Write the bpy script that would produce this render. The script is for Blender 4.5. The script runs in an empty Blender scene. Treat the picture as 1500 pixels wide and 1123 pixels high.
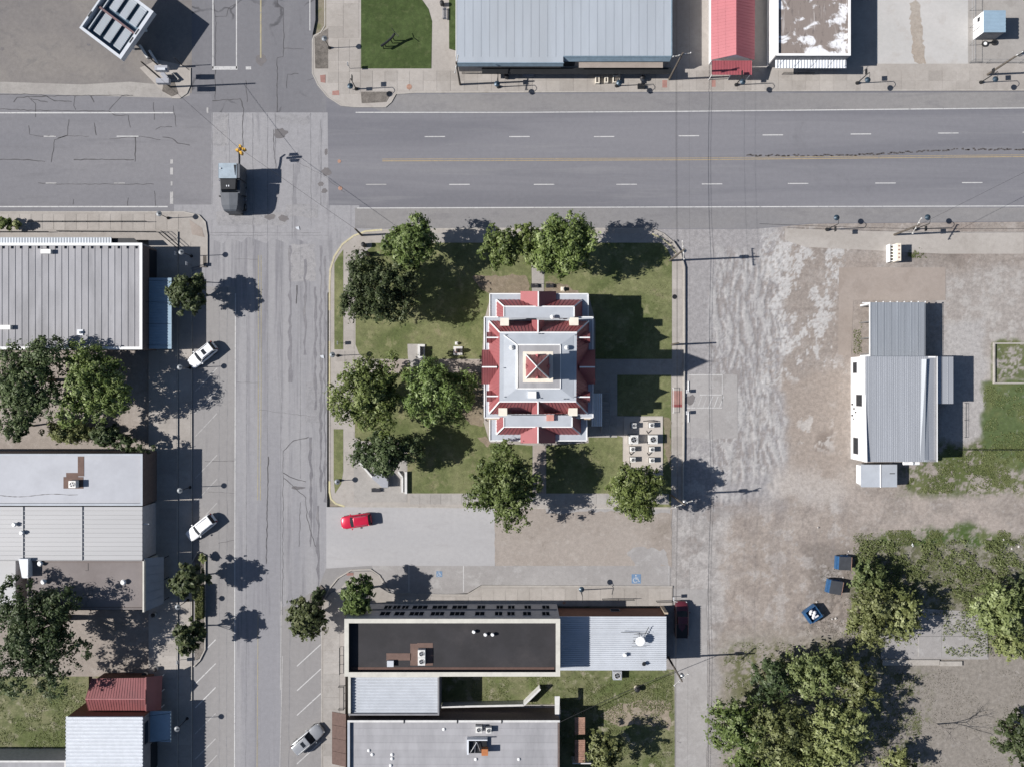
import bpy, math, random
import numpy as np
from mathutils import Vector, Matrix
from mathutils.geometry import tessellate_polygon
R = math.radians
rnd = random.Random(7)
scene = bpy.context.scene
COL = scene.collection
HC = 130.0                       # camera height over the town, metres; the photo shows 0.1 m per pixel on the ground

# ---------------------------------------------------------------- camera, sky, sun, exposure
cam = bpy.data.cameras.new('camera'); camo = bpy.data.objects.new('camera', cam); COL.objects.link(camo)
camo.location = (0, 0, HC); cam.sensor_width = 36; cam.lens = 36 * HC / 150.0; cam.clip_end = 2000; cam.clip_start = 1
scene.camera = camo
SUN_EL = R(40); SUN_DIR = R(2.6)     # shadows fall to the east, a touch north
world = bpy.data.worlds.new("World"); scene.world = world; world.use_nodes = True
wn = world.node_tree.nodes; wl = world.node_tree.links
bgn = wn['Background']; sky = wn.new('ShaderNodeTexSky'); sky.sky_type = 'NISHITA'; sky.sun_disc = False
sky.sun_elevation = SUN_EL; sky.sun_rotation = R(270) - SUN_DIR; sky.ozone_density = 3.0; sky.air_density = 1.0
wl.new(sky.outputs[0], bgn.inputs[0]); bgn.inputs[1].default_value = 0.055
sl = bpy.data.lights.new('sun', 'SUN'); sl.energy = 5.0; sl.angle = R(0.5); sl.color = (1, .955, .91)
so = bpy.data.objects.new('sun', sl); COL.objects.link(so)
d = Vector((math.cos(SUN_DIR) * math.cos(SUN_EL), math.sin(SUN_DIR) * math.cos(SUN_EL), -math.sin(SUN_EL)))
so.rotation_euler = d.to_track_quat('-Z', 'Y').to_euler(); so.location = (-60, 0, 80)
vs = scene.view_settings; vs.view_transform = 'Standard'; vs.look = 'None'; vs.gamma = 1; vs.use_curve_mapping = False
vs.exposure = 0.42

# ---------------------------------------------------------------- helpers
def P(px, py, z=0.0):            # the point at height z seen at photo pixel (px, py)
    k = .1 * (HC - z) / HC
    return Vector(((px - 750) * k, (561.5 - py) * k, z))
def G(px, py, z=0.0):            # the point at height z that stands over ground pixel (px, py)
    return Vector(((px - 750) * .1, (561.5 - py) * .1, z))
ORG = {}
def tag(o, label=None, cat=None, group=None, kind=None):
    if label: o['label'] = label
    if cat: o['category'] = cat
    if group: o['group'] = group
    if kind: o['kind'] = kind
    return o
def empty(name, loc=(0, 0, 0), rz=0, label=None, cat=None, group=None):
    o = bpy.data.objects.new(name, None); COL.objects.link(o); o.location = loc; o.rotation_euler = (0, 0, rz)
    o.empty_display_size = .2
    ORG[o.name] = Vector(loc) if rz == 0 else Vector((0, 0, 0)); return tag(o, label, cat, group)
def copy_tree(o, loc=None, rz=None, label=None, parent=None):
    c = o.copy(); COL.objects.link(c); c.parent = parent
    if loc is not None: c.location = loc
    if rz is not None: c.rotation_euler = (0, 0, rz)
    if label: c['label'] = label
    for ch in o.children: copy_tree(ch, parent=c)
    return c
class MB:
    def __init__(s): s.v = []; s.f = []; s.mi = []; s.m = 0
    def add(s, vs_, fs):
        n = len(s.v); s.v += [tuple(p) for p in vs_]
        for f in fs: s.f.append([i + n for i in f]); s.mi.append(s.m)
        return s
    def box(s, x0, x1, y0, y1, z0, z1):
        if x0 > x1: x0, x1 = x1, x0
        if y0 > y1: y0, y1 = y1, y0
        return s.add([(x0,y0,z0),(x1,y0,z0),(x1,y1,z0),(x0,y1,z0),(x0,y0,z1),(x1,y0,z1),(x1,y1,z1),(x0,y1,z1)],
                     [(0,3,2,1),(4,5,6,7),(0,1,5,4),(1,2,6,5),(2,3,7,6),(3,0,4,7)])
    def obox(s, c, a, L, W, z0, z1):     # box of length L along angle a, width W, centred at c
        u = Vector((math.cos(a), math.sin(a))) * L / 2; w = Vector((-math.sin(a), math.cos(a))) * W / 2; c = Vector((c[0], c[1]))
        q = [c - u - w, c + u - w, c + u + w, c - u + w]
        return s.prism(q, z0, z1)
    def prism(s, poly, z0, z1):
        n = len(poly); a = sum(poly[i][0]*poly[(i+1) % n][1]-poly[(i+1) % n][0]*poly[i][1] for i in range(n))
        if a < 0: poly = poly[::-1]
        v = [(p[0], p[1], z0) for p in poly] + [(p[0], p[1], z1) for p in poly]
        tr = tessellate_polygon([[Vector((p[0], p[1], 0)) for p in poly]])
        fs = []
        for t in tr:
            A, B, C_ = [poly[i] for i in t]
            cr = (B[0]-A[0])*(C_[1]-A[1])-(B[1]-A[1])*(C_[0]-A[0])
            t = t if cr > 0 else t[::-1]
            fs.append([i + n for i in t]); fs.append(list(t)[::-1])
        fs += [(i, (i+1) % n, n+(i+1) % n, n+i) for i in range(n)]
        return s.add(v, fs)
    def sheet(s, poly, z):
        n = len(poly); v = [(p[0], p[1], z) for p in poly]
        fs = []
        for t in tessellate_polygon([[Vector((p[0], p[1], 0)) for p in poly]]):
            A, B, C_ = [poly[i] for i in t]
            cr = (B[0]-A[0])*(C_[1]-A[1])-(B[1]-A[1])*(C_[0]-A[0])
            fs.append(t if cr > 0 else t[::-1])
        return s.add(v, fs)
    def tube(s, p0, p1, r0, r1=None, n=8, cap=True):
        p0 = Vector(p0); p1 = Vector(p1); r1 = r0 if r1 is None else r1
        ax = (p1 - p0).normalized(); u = ax.orthogonal().normalized(); w = ax.cross(u)
        v = []
        for p, r in ((p0, r0), (p1, r1)):
            v += [p + (u*math.cos(2*math.pi*i/n) + w*math.sin(2*math.pi*i/n))*r for i in range(n)]
        fs = [(i, (i+1) % n, n+(i+1) % n, n+i) for i in range(n)]
        if cap: fs += [tuple(range(n))[::-1], tuple(range(n, 2*n))]
        return s.add(v, fs)
    def path(s, pts, r, n=6):
        for a, b in zip(pts, pts[1:]): s.tube(a, b, r, None, n)
        return s
    def lathe(s, c, prof, n=16):
        v = []; c = Vector(c)
        for r, z in prof: v += [c + Vector((r*math.cos(2*math.pi*i/n), r*math.sin(2*math.pi*i/n), z)) for i in range(n)]
        fs = []
        for k in range(len(prof)-1):
            fs += [(k*n+i, k*n+(i+1) % n, (k+1)*n+(i+1) % n, (k+1)*n+i) for i in range(n)]
        fs += [tuple(range(n))[::-1], tuple(range((len(prof)-1)*n, len(prof)*n))]
        return s.add(v, fs)
    def slab(s, q, t=.08, ribs=0, rh=.05, rw=.05):   # sloping slab over 4 points (low a, low b, high b, high a) with ribs running low to high
        q = [Vector(p) for p in q]; nrm = (q[1]-q[0]).cross(q[3]-q[0]).normalized()
        if nrm.z < 0: nrm = -nrm
        lo = [p - nrm*t for p in q]
        s.add(q + lo, [(0,1,2,3),(7,6,5,4),(0,4,5,1),(1,5,6,2),(2,6,7,3),(3,7,4,0)])
        for i in range(ribs + 1 if ribs else 0):
            f = i / ribs; a = q[0].lerp(q[1], f); b = q[3].lerp(q[2], f)
            if (b - a).length < .15: continue
            side = (q[1]-q[0]).normalized() * rw
            v = [a-side, a+side, b+side, b-side]; s.add(v + [p + nrm*rh for p in v], [(4,5,6,7),(0,1,5,4),(1,2,6,5),(2,3,7,6),(3,0,4,7)])
        return s
    def strip(s, pts, w, z, jit=0):      # flat ribbon along a ground path
        L = []; Rr = []
        for i, p in enumerate(pts):
            a = Vector(pts[max(0, i-1)][:2]); b = Vector(pts[min(len(pts)-1, i+1)][:2]); t = (b-a).normalized(); nn = Vector((-t.y, t.x)) * w/2 * (1 + (rnd.uniform(-jit, jit) if jit else 0))
            q = Vector(p[:2]); L.append((q.x+nn.x, q.y+nn.y, z)); Rr.append((q.x-nn.x, q.y-nn.y, z))
        n = len(pts)
        return s.add(L + Rr, [(i, n+i, n+i+1, i+1) for i in range(n-1)])
    def build(s, name, mat, parent=None, local=False, smooth=False, org=None, bevel=0):
        v = np.array(s.v, float).reshape(-1, 3)
        if parent is not None: o3 = Vector((0, 0, 0)) if local else ORG.get(parent.name, Vector((0, 0, 0)))
        else: o3 = Vector(org) if org is not None else Vector(((v[:,0].min()+v[:,0].max())/2, (v[:,1].min()+v[:,1].max())/2, v[:,2].min()))
        v = v - np.array(o3)
        me = bpy.data.meshes.new(name); me.from_pydata(v.tolist(), [], s.f)
        for m in (mat if isinstance(mat, (list, tuple)) else [mat]): me.materials.append(m)
        if isinstance(mat, (list, tuple)): me.polygons.foreach_set('material_index', s.mi)
        if smooth: me.polygons.foreach_set('use_smooth', [True]*len(me.polygons))
        me.update()
        o = bpy.data.objects.new(name, me); COL.objects.link(o)
        if parent is not None: o.parent = parent
        else: o.location = o3
        ORG[o.name] = o3
        if bevel:
            b = o.modifiers.new('bevel', 'BEVEL'); b.width = bevel; b.segments = 2; b.limit_method = 'ANGLE'
        return o
def structure(o): o['kind'] = 'structure'; return o
def stuff(o, label=None, cat=None):
    o['kind'] = 'stuff'; return tag(o, label, cat)

# ---------------------------------------------------------------- materials
class N:
    def __init__(s, name):
        s.m = bpy.data.materials.new(name); s.m.use_nodes = True; s.t = s.m.node_tree; s.b = s.t.nodes['Principled BSDF']
    def n(s, typ, **k):
        o = s.t.nodes.new(typ)
        for a, b in k.items(): setattr(o, a, b)
        return o
    def l(s, a, b): s.t.links.new(a, b)
    def pos(s, sc=(1,1,1), rot=0, obj=False):
        if obj: g = s.n('ShaderNodeTexCoord').outputs['Object']
        else: g = s.n('ShaderNodeNewGeometry').outputs['Position']
        mp = s.n('ShaderNodeMapping'); mp.inputs['Scale'].default_value = sc; mp.inputs['Rotation'].default_value = (0, 0, rot); s.l(g, mp.inputs[0]); return mp.outputs[0]
    def noise(s, vec, scale, detail=5, rough=.6, dist=0):
        o = s.n('ShaderNodeTexNoise'); o.inputs['Scale'].default_value = scale; o.inputs['Detail'].default_value = detail
        o.inputs['Roughness'].default_value = rough; o.inputs['Distortion'].default_value = dist; s.l(vec, o.inputs['Vector']); return o.outputs[0]
    def ramp(s, fac, a, b, va=0, vb=1):
        o = s.n('ShaderNodeMapRange'); o.interpolation_type = 'SMOOTHSTEP'
        for i, x in enumerate((a, b, va, vb)): o.inputs[i+1].default_value = x
        s.l(fac, o.inputs[0]); return o.outputs[0]
    def mix(s, fac, a, b, mode='MIX'):
        o = s.n('ShaderNodeMix', data_type='RGBA', blend_type=mode)
        for sock, x in ((o.inputs[0], fac), (o.inputs[6], a), (o.inputs[7], b)):
            if isinstance(x, (int, float)): sock.default_value = x
            elif isinstance(x, tuple): sock.default_value = (*x, 1)
            else: s.l(x, sock)
        return o.outputs[2]
    def math(s, op, a, b=0):
        o = s.n('ShaderNodeMath', operation=op)
        for i, x in enumerate((a, b)):
            if isinstance(x, (int, float)): o.inputs[i].default_value = x
            else: s.l(x, o.inputs[i])
        return o.outputs[0]
    def fin(s, col, rough=.85, bump=None, bs=.3, bd=.02, metal=0, spec=None):
        if isinstance(col, tuple): s.b.inputs['Base Color'].default_value = (*col, 1)
        else: s.l(col, s.b.inputs['Base Color'])
        s.b.inputs['Roughness'].default_value = rough; s.b.inputs['Metallic'].default_value = metal
        if spec is not None: s.b.inputs['Specular IOR Level'].default_value = spec
        if bump is not None:
            o = s.n('ShaderNodeBump'); o.inputs['Strength'].default_value = bs; o.inputs['Distance'].default_value = bd
            s.l(bump, o.inputs['Height']); s.l(o.outputs[0], s.b.inputs['Normal'])
        return s.m
def mat(name, c, rough=.6, metal=0, var=.12, scale=1.5, dirt=None, dfac=.35, bump=0, spec=None, streak=(1,1,1), rv=0):
    k = N(name); v = k.pos(streak)
    n1 = k.noise(v, scale, 6, .65)
    f = k.ramp(n1, .3, .7, 1-var, 1+var)
    if rv:
        oi = k.n('ShaderNodeObjectInfo'); f = k.math('MULTIPLY', f, k.ramp(oi.outputs['Random'], 0, 1, 1-rv, 1+rv))
    cc = k.mix(1.0, c, f, 'MULTIPLY')
    if dirt:
        n2 = k.noise(v, scale*.35, 8, .7); cc = k.mix(k.ramp(n2, .48, .68, 0, dfac), cc, dirt)
    return k.fin(cc, rough, n1 if bump else None, bump, .03, metal, spec)
def gmat(name, c1, c2, c3=None, big=.06, mid=.5, fine=9, streak=(1,1,1), c3amt=.5, c3lo=.52, c3hi=.66, grain=.16, crack=None, crackcol=(.05,.05,.055), bump=.25, c4=None, c4s=.18, rv=0):
    k = N(name); v = k.pos(streak); w = k.pos()
    a = k.noise(v, big, 6, .6, .6); col = k.mix(k.ramp(a, .35, .65), c1, c2)
    if c3:
        b = k.noise(v, mid, 9, .68, .3); col = k.mix(k.ramp(b, c3lo, c3hi, 0, c3amt), col, c3)
    if c4:
        b = k.noise(w, c4s, 9, .72, .5); col = k.mix(k.ramp(b, .56, .68, 0, .6), col, c4)
    f1 = k.noise(w, fine, 5, .75); f0 = k.noise(w, fine*.18, 6, .7)
    g = k.math('MULTIPLY', k.ramp(f1, .25, .75, 1-grain, 1+grain), k.ramp(f0, .3, .7, 1-grain*.6, 1+grain*.6))
    if rv:
        oi = k.n('ShaderNodeObjectInfo'); g = k.math('MULTIPLY', g, k.ramp(oi.outputs['Random'], 0, 1, 1-rv, 1+rv))
    col = k.mix(1.0, col, g, 'MULTIPLY')
    if crack:
        nz = k.n('ShaderNodeTexNoise'); nz.inputs['Scale'].default_value = crack*2.5; nz.inputs['Detail'].default_value = 4; k.l(w, nz.inputs['Vector'])
        mv = k.n('ShaderNodeVectorMath', operation='MULTIPLY_ADD'); mv.inputs[1].default_value = (.9/crack*.35,)*3; k.l(nz.outputs['Color'], mv.inputs[0]); k.l(w, mv.inputs[2])
        vo = k.n('ShaderNodeTexVoronoi', feature='DISTANCE_TO_EDGE'); vo.inputs['Scale'].default_value = crack; k.l(mv.outputs[0], vo.inputs['Vector'])
        gate = k.ramp(k.noise(w, .09, 3), .47, .58)
        cf = k.math('MULTIPLY', k.ramp(vo.outputs[0], .006, .022, .7, 0), gate)
        col = k.mix(cf, col, crackcol)
    return k.fin(col, .9, f1, bump, .02, spec=.25)

M = {}
M['ground'] = gmat('dry ground', (.24,.21,.18), (.19,.17,.13), (.12,.13,.06), c3amt=.7)
M['asphalt'] = gmat('worn asphalt', (.145,.146,.163), (.182,.182,.198), (.212,.212,.222), mid=.5, big=.22, streak=(.06,1.0,1), c3amt=.45, grain=.06, c4=(.12,.12,.13), c4s=.05)
M['asphalt_shoulder'] = gmat('shoulder asphalt', (.185,.183,.19), (.22,.214,.212), (.16,.156,.163), big=.08, streak=(.25,1,1), grain=.10)
M['asphalt_west'] = gmat('cracked asphalt', (.168,.168,.182), (.195,.193,.204), (.15,.149,.16), streak=(.15,1,1), grain=.09, crack=None)
M['asphalt_north'] = gmat('north street asphalt', (.135,.136,.150), (.16,.16,.172), (.18,.18,.19), streak=(1,.12,1), grain=.08, crack=.12)
M['lot'] = gmat('parking lot asphalt', (.16,.15,.147), (.21,.195,.18), (.13,.125,.125), grain=.12, big=.05, c4=(.15,.138,.13))
M['concrete_x'] = gmat('intersection concrete', (.225,.225,.240), (.272,.270,.281), (.165,.164,.177), grain=.12, streak=(1,.10,1), mid=.8, c3amt=.6, c4=(.30,.295,.30), c4s=.35)
M['street'] = gmat('side street chip seal', (.225,.225,.240), (.278,.276,.285), (.165,.164,.179), big=.22, mid=.9, streak=(1,.035,1), grain=.09, c3amt=.8, c3lo=.48)
M['parkstrip'] = gmat('parking strip asphalt', (.222,.216,.216), (.255,.248,.245), (.185,.18,.182), streak=(1,.12,1), grain=.08)
M['pale'] = gmat('pale concrete', (.33,.328,.335), (.37,.365,.368), (.30,.295,.30), streak=(.3,1,1), grain=.06)
M['pale2'] = gmat('patched concrete', (.26,.25,.245), (.31,.30,.295), (.36,.355,.35), grain=.11, c4=(.22,.21,.205))
M['walk'] = gmat('sidewalk concrete', (.30,.278,.255), (.34,.318,.295), (.25,.228,.208), big=.15, grain=.09, rv=.07, c3amt=.4)
M['walk2'] = gmat('old walk concrete', (.285,.27,.255), (.325,.31,.292), (.23,.215,.20), big=.15, grain=.1, rv=.07)
M['kerb'] = gmat('kerb concrete', (.33,.31,.285), (.38,.36,.33), (.25,.23,.2), grain=.12)
M['kerb_yellow'] = gmat('faded yellow kerb paint', (.50,.46,.28), (.42,.38,.27), (.33,.31,.28), mid=1, grain=.14)
M['brick_red'] = mat('ramp brick', (.27,.15,.13), .9, rv=.08)
M['dirtlot'] = gmat('tan dirt', (.29,.26,.235), (.25,.22,.195), (.34,.315,.29), mid=.7, grain=.16, bump=.5, c4=(.19,.165,.14))
M['dirtslab'] = gmat('dusty slab', (.265,.228,.20), (.30,.262,.235), (.23,.195,.17), grain=.08, mid=.3)
M['lawn'] = gmat('mown lawn', (.088,.108,.040), (.150,.158,.075), (.24,.225,.13), big=.16, mid=.6, fine=8, c3amt=.5, grain=.3, bump=.7, c4=(.20,.175,.11), c4s=.22)
M['lawn_dark'] = gmat('watered lawn', (.040,.062,.018), (.054,.080,.026), (.082,.10,.042), big=.3, mid=1, fine=9, c3amt=.5, grain=.3, bump=.7)
M['weedy'] = gmat('weedy yard', (.085,.105,.038), (.155,.155,.085), (.29,.26,.205), big=.22, mid=.55, c3amt=.75, grain=.35, bump=.8, c4=(.04,.06,.018), c4s=.5)
M['tar'] = mat('tar crack filler', (.085,.078,.078), .8, spec=.2)
M['crack_wire_shadow'] = mat('crack and wire shadow', (.085,.083,.086), 1, spec=.1)
M['white_paint'] = gmat('white road paint', (.44,.44,.44), (.50,.50,.495), (.28,.28,.285), mid=2.5, c3amt=.8, grain=.1)
M['white_worn'] = gmat('worn white road paint', (.33,.325,.32), (.40,.395,.39), (.21,.21,.22), mid=2.5, c3amt=.9, grain=.1)
M['yellow_paint'] = gmat('yellow road paint', (.33,.26,.155), (.29,.24,.165), (.2,.19,.17), mid=2, c3amt=.7, grain=.1)
M['yellow_worn'] = gmat('worn yellow paint', (.37,.32,.19), (.29,.27,.20), (.24,.235,.225), mid=2, c3amt=.9, grain=.1)
M['blue_paint'] = gmat('blue road paint', (.12,.20,.32), (.15,.23,.34), (.22,.245,.28), mid=3, c3amt=.7)
# buildings
M['metal_blue'] = mat('pale blue metal roof', (.34,.375,.415), .55, .05, .07, .3, (.30,.32,.34), .35, streak=(1,.15,1), rv=.012)
M['metal_blue_trim'] = mat('blue metal fascia', (.17,.235,.29), .5, .05)
M['metal_white'] = mat('white ribbed metal', (.50,.53,.57), .45, .1, .06, .5)
M['metal_bright'] = mat('bright white ribbed metal', (.60,.63,.67), .4, 0, .05)
M['metal_galv'] = mat('galvanised roof', (.33,.355,.385), .42, .35, .08, .4, (.24,.25,.27), .3, streak=(1,.12,1))
M['metal_galv_light'] = mat('light galvanised roof', (.40,.42,.45), .4, .3, .06, .4, (.3,.31,.33), .25, streak=(1,.1,1))
M['roof_grey'] = mat('grey roll roofing', (.30,.30,.315), .85, 0, .1, .6, (.20,.20,.21), .55, streak=(1,.25,1), rv=.04, bump=.3)
M['roof_membrane'] = mat('pale roof membrane', (.37,.385,.42), .7, 0, .06, .25, (.29,.30,.33), .45)
M['roof_cream'] = mat('cream ribbed roof', (.355,.36,.37), .55, 0, .05, .3, (.29,.285,.29), .4, streak=(.1,1,1))
M['roof_brown'] = mat('grey brown built-up roof', (.185,.165,.16), .9, 0, .08, .3, (.14,.12,.115), .5)
M['roof_black'] = mat('black tar roof', (.022,.021,.024), .8, 0, .2, .35, (.05,.045,.047), .5)
M['roof_deckblue'] = mat('light grey flat roof', (.36,.39,.43), .7, 0, .06, .5, (.30,.32,.35), .5)
M['patch_brown'] = mat('brown walkway mat', (.13,.085,.07), .9)
M['red_metal'] = mat('red standing seam metal', (.27,.085,.09), .5, .05, .06, .4, rv=.02)
M['red_bright'] = mat('bright red metal roof', (.34,.095,.11), .45, .05, .06, .4)
M['red_old'] = mat('faded red metal roof', (.24,.085,.088), .5, .05, .1, .5, (.20,.10,.10), .4)
M['trim_white'] = mat('white trim', (.72,.73,.73), .5, 0, .05)
M['cream'] = mat('cream painted stone', (.66,.61,.52), .7, 0, .06)
M['limestone'] = mat('limestone wall', (.40,.33,.25), .85, 0, .15, 2)
M['brick_brown'] = mat('brown brick wall', (.13,.10,.09), .9, 0, .15, 3)
M['brick_dark'] = mat('dark painted brick', (.40,.39,.40), .9, 0, .12, 2)
M['brick_rust'] = mat('russet brick wall', (.16,.075,.05), .9, 0, .15, 3)
M['wall_white'] = mat('white painted block wall', (.74,.74,.74), .7, 0, .05, .6, (.5,.5,.5), .25)
M['wall_grey'] = mat('grey stucco wall', (.2,.2,.21), .85, 0, .1, 1)
M['parapet'] = mat('pale parapet cap', (.56,.56,.55), .7, 0, .08, 1, (.35,.34,.33), .4)
M['parapet_cream'] = mat('cream parapet cap', (.50,.49,.44), .8, 0, .08, 1, (.35,.34,.31), .4)
M['glass'] = mat('dark window glass', (.014,.018,.024), .3, 0, .1, spec=.25)
M['awning_blue'] = mat('blue metal awning', (.24,.335,.42), .6, 0, .06)
M['awning_grey'] = mat('grey canvas awning', (.30,.32,.35), .8, 0, .06)
M['awning_brown'] = mat('brown shingle awning', (.10,.065,.055), .9, 0, .15, 3, rv=.05)
M['rust'] = mat('rusty metal sheet', (.32,.19,.14), .7, .1, .2, 3, (.20,.10,.07), .6, rv=.08)
M['deck_shade_blue'] = mat('blue deck with painted shade', (.05,.10,.15), .6)  # dark blue paints in the shadow between the fuel canopy's deck panels
M['steel_dark'] = mat('dark steel', (.025,.027,.03), .5, .5)
M['steel'] = mat('galvanised steel', (.35,.36,.37), .4, .7)
M['pane'] = mat('dark unlit window', (.010,.012,.016), .6, 0, .1, spec=0.0)
M['black'] = mat('black plastic', (.012,.012,.014), .6)
M['rubber'] = mat('tyre rubber', (.02,.02,.02), .85)
M['chrome'] = mat('bright metal', (.6,.6,.62), .2, .9)
M['hvac'] = mat('hvac casing', (.62,.62,.60), .5, .1, .08, 3)
M['wood_pole'] = mat('weathered pole wood', (.10,.085,.07), .9, 0, .2, 3)
M['wood_pale'] = mat('pale weathered wood', (.34,.33,.31), .9, 0, .2, 3)
M['stone_grey'] = mat('polished granite', (.30,.31,.34), .4, 0, .08, 4)
M['stone_dark'] = mat('dark granite', (.04,.04,.045), .3)
M['signal_yellow'] = mat('signal yellow', (.62,.36,.05), .4)
M['bin_blue'] = mat('blue dumpster paint', (.03,.10,.22), .5, .1, .15, 3, (.05,.06,.08), .4)
M['bin_dark'] = mat('dumpster lid', (.05,.055,.065), .6)
M['trash'] = mat('white rubbish bags', (.6,.6,.62), .5)
M['bark'] = mat('bark', (.085,.068,.052), .95, 0, .25, 4, bump=.5)
M['bark_pale'] = mat('bare grey bark', (.17,.155,.145), .95, 0, .25, 4)
M['rubble'] = mat('pale rubble', (.42,.40,.38), .9, 0, .15, 3, rv=.2)
M['head_l'] = mat('headlamp glass', (.7,.72,.75), .1)
M['tail_l'] = mat('tail lamp glass', (.25,.01,.01), .2)
def carpaint(name, c, metal=.2):
    k = N(name); k.fin(c, .28, metal=metal); k.b.inputs['Coat Weight'].default_value = .6; return k.m
M['car_white'] = carpaint('white car paint', (.80,.81,.82), 0); M['car_red'] = carpaint('crimson car paint', (.50,.012,.045)); M['car_silver'] = carpaint('silver car paint', (.44,.45,.46), .5)
M['car_maroon'] = carpaint('maroon car paint', (.11,.02,.03)); M['truck_grey'] = mat('slate truck paint', (.075,.085,.10), .55, 0, .1, 2); M['truck_pale'] = mat('pale blue grey sheet metal', (.27,.33,.38), .6, 0)
def leafmat(name, lo, hi, tip):
    k = N(name); at = k.n('ShaderNodeAttribute', attribute_name='tone'); f = at.outputs['Fac']
    c = k.mix(k.ramp(f, 0, .6), lo, hi); c = k.mix(k.ramp(f, .62, 1), c, tip)
    oi = k.n('ShaderNodeObjectInfo'); hs = k.n('ShaderNodeHueSaturation'); k.l(c, hs.inputs['Color']); k.l(k.ramp(oi.outputs['Random'], 0, 1, .482, .503), hs.inputs['Hue']); k.l(k.ramp(k.math('FRACT', k.math('MULTIPLY', oi.outputs['Random'], 7.3)), 0, 1, .82, 1.2), hs.inputs['Value']); c = hs.outputs[0]
    k.fin(c, .55, spec=.35)
    tr = k.n('ShaderNodeBsdfTranslucent'); k.l(c, tr.inputs[0]); mx = k.n('ShaderNodeMixShader'); mx.inputs[0].default_value = .28
    out = k.t.nodes['Material Output']; k.l(k.b.outputs[0], mx.inputs[1]); k.l(tr.outputs[0], mx.inputs[2]); k.l(mx.outputs[0], out.inputs[0]); return k.m
M['leaf'] = leafmat('oak leaf', (.040,.068,.016), (.125,.175,.048), (.30,.36,.17))
M['leaf_dark'] = leafmat('dark live oak leaf', (.026,.045,.016), (.075,.11,.042), (.18,.22,.115))
M['leaf_light'] = leafmat('mesquite leaf', (.080,.105,.036), (.180,.215,.080), (.33,.37,.19))
M['leaf_palm'] = leafmat('slender leaf', (.032,.048,.016), (.085,.108,.042), (.19,.205,.10))
M['weed'] = leafmat('weed leaf', (.09,.12,.042), (.125,.155,.058), (.19,.205,.095))
M['drygrass'] = leafmat('dry stalks', (.14,.132,.105), (.19,.18,.145), (.26,.24,.195))
M['bed'] = gmat('gravel planting bed', (.10,.09,.08), (.16,.145,.13), (.07,.065,.06), mid=2, grain=.4, bump=.8)
# ================================================================ GROUND
def px(poly): return [tuple(G(*p)[:2]) for p in poly]
def rect(x0, y0, x1, y1): return px([(x0,y0),(x1,y0),(x1,y1),(x0,y1)])
def jag(poly, step=6, amp=2.0, seed=1):       # irregular outline (photo pixels)
    r_ = random.Random(seed); out = []
    n = len(poly)
    for i in range(n):
        a = poly[i]; b = poly[(i+1) % n]; L = math.hypot(b[0]-a[0], b[1]-a[1]); k = max(1, int(L/step))
        for j in range(k):
            t = j/k; out.append((a[0]+(b[0]-a[0])*t + r_.uniform(-amp, amp), a[1]+(b[1]-a[1])*t + r_.uniform(-amp, amp)))
    return out
def gsheet(name, poly, z, m, kind='structure'):
    o = MB().sheet(poly, z).build(name, m); o['kind'] = kind; return o
M['dry'] = gmat('bare dry earth', (.25,.21,.165), (.20,.18,.13), (.29,.26,.22), mid=1.2, grain=.25, bump=.6)
base = MB().sheet([(-420,-420),(420,-420),(420,420),(-420,420)], -.3).build('ground', M['ground']); structure(base)

# --- east yard: one sheet whose colours follow soft irregular regions
def vnoise(X, Y, s, seed, octv=5, gain=.55):
    rg = np.random.RandomState(seed); out = np.zeros_like(X, float); a = 1; tot = 0
    for o in range(octv):
        T = rg.rand(64, 64); x = X*s*2**o + rg.rand()*50; y = Y*s*2**o + rg.rand()*50
        xi = np.floor(x).astype(int); yi = np.floor(y).astype(int); fx = x-xi; fy = y-yi; fx = fx*fx*(3-2*fx); fy = fy*fy*(3-2*fy)
        g = lambda i, j: T[(xi+i) % 64, (yi+j) % 64]
        out += a*((g(0,0)*(1-fx)+g(1,0)*fx)*(1-fy)+(g(0,1)*(1-fx)+g(1,1)*fx)*fy); tot += a; a *= gain
    return out/tot
def sst(x, a, b): t = np.clip((x-a)/(b-a), 0, 1); return t*t*(3-2*t)
def soft(X, Y, x0, y0, x1, y1, e=8):
    return sst(np.minimum(np.minimum(X-x0, x1-X), np.minimum(Y-y0, y1-Y)), -e, e)
def painted(name, x0, y0, x1, y1, step, z, fn, m):
    xs = np.arange(x0, x1+step, step, float); ys = np.arange(y0, y1+step, step, float); X, Y = np.meshgrid(xs, ys)
    C_, hz = fn(X, Y); V = np.stack([(X-750)*.1, (561.5-Y)*.1, np.minimum(z+hz, z)], -1).reshape(-1, 3)
    nx, ny = len(xs), len(ys); i = np.arange(nx-1)[None, :] + nx*np.arange(ny-1)[:, None]
    F = np.stack([i+nx, i+nx+1, i+1, i], -1).reshape(-1, 4)
    me = bpy.data.meshes.new(name); me.vertices.add(len(V)); me.vertices.foreach_set('co', V.ravel())
    me.loops.add(F.size); me.loops.foreach_set('vertex_index', F.ravel().astype(np.int32)); me.polygons.add(len(F)); me.polygons.foreach_set('loop_start', np.arange(0, F.size, 4, dtype=np.int32))
    me.polygons.foreach_set('loop_total', np.full(len(F), 4, np.int32)); me.update(calc_edges=True)
    C_ = np.concatenate([np.clip(C_, 0, 1), np.ones(C_.shape[:2]+(1,))], -1).reshape(-1, 4)
    at = me.color_attributes.new('soil', 'FLOAT_COLOR', 'POINT'); at.data.foreach_set('color', C_.ravel().astype(np.float32))
    me.materials.append(m); me.polygons.foreach_set('use_smooth', [True]*len(me.polygons)); o = bpy.data.objects.new(name, me); COL.objects.link(o); return structure(o)
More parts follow.
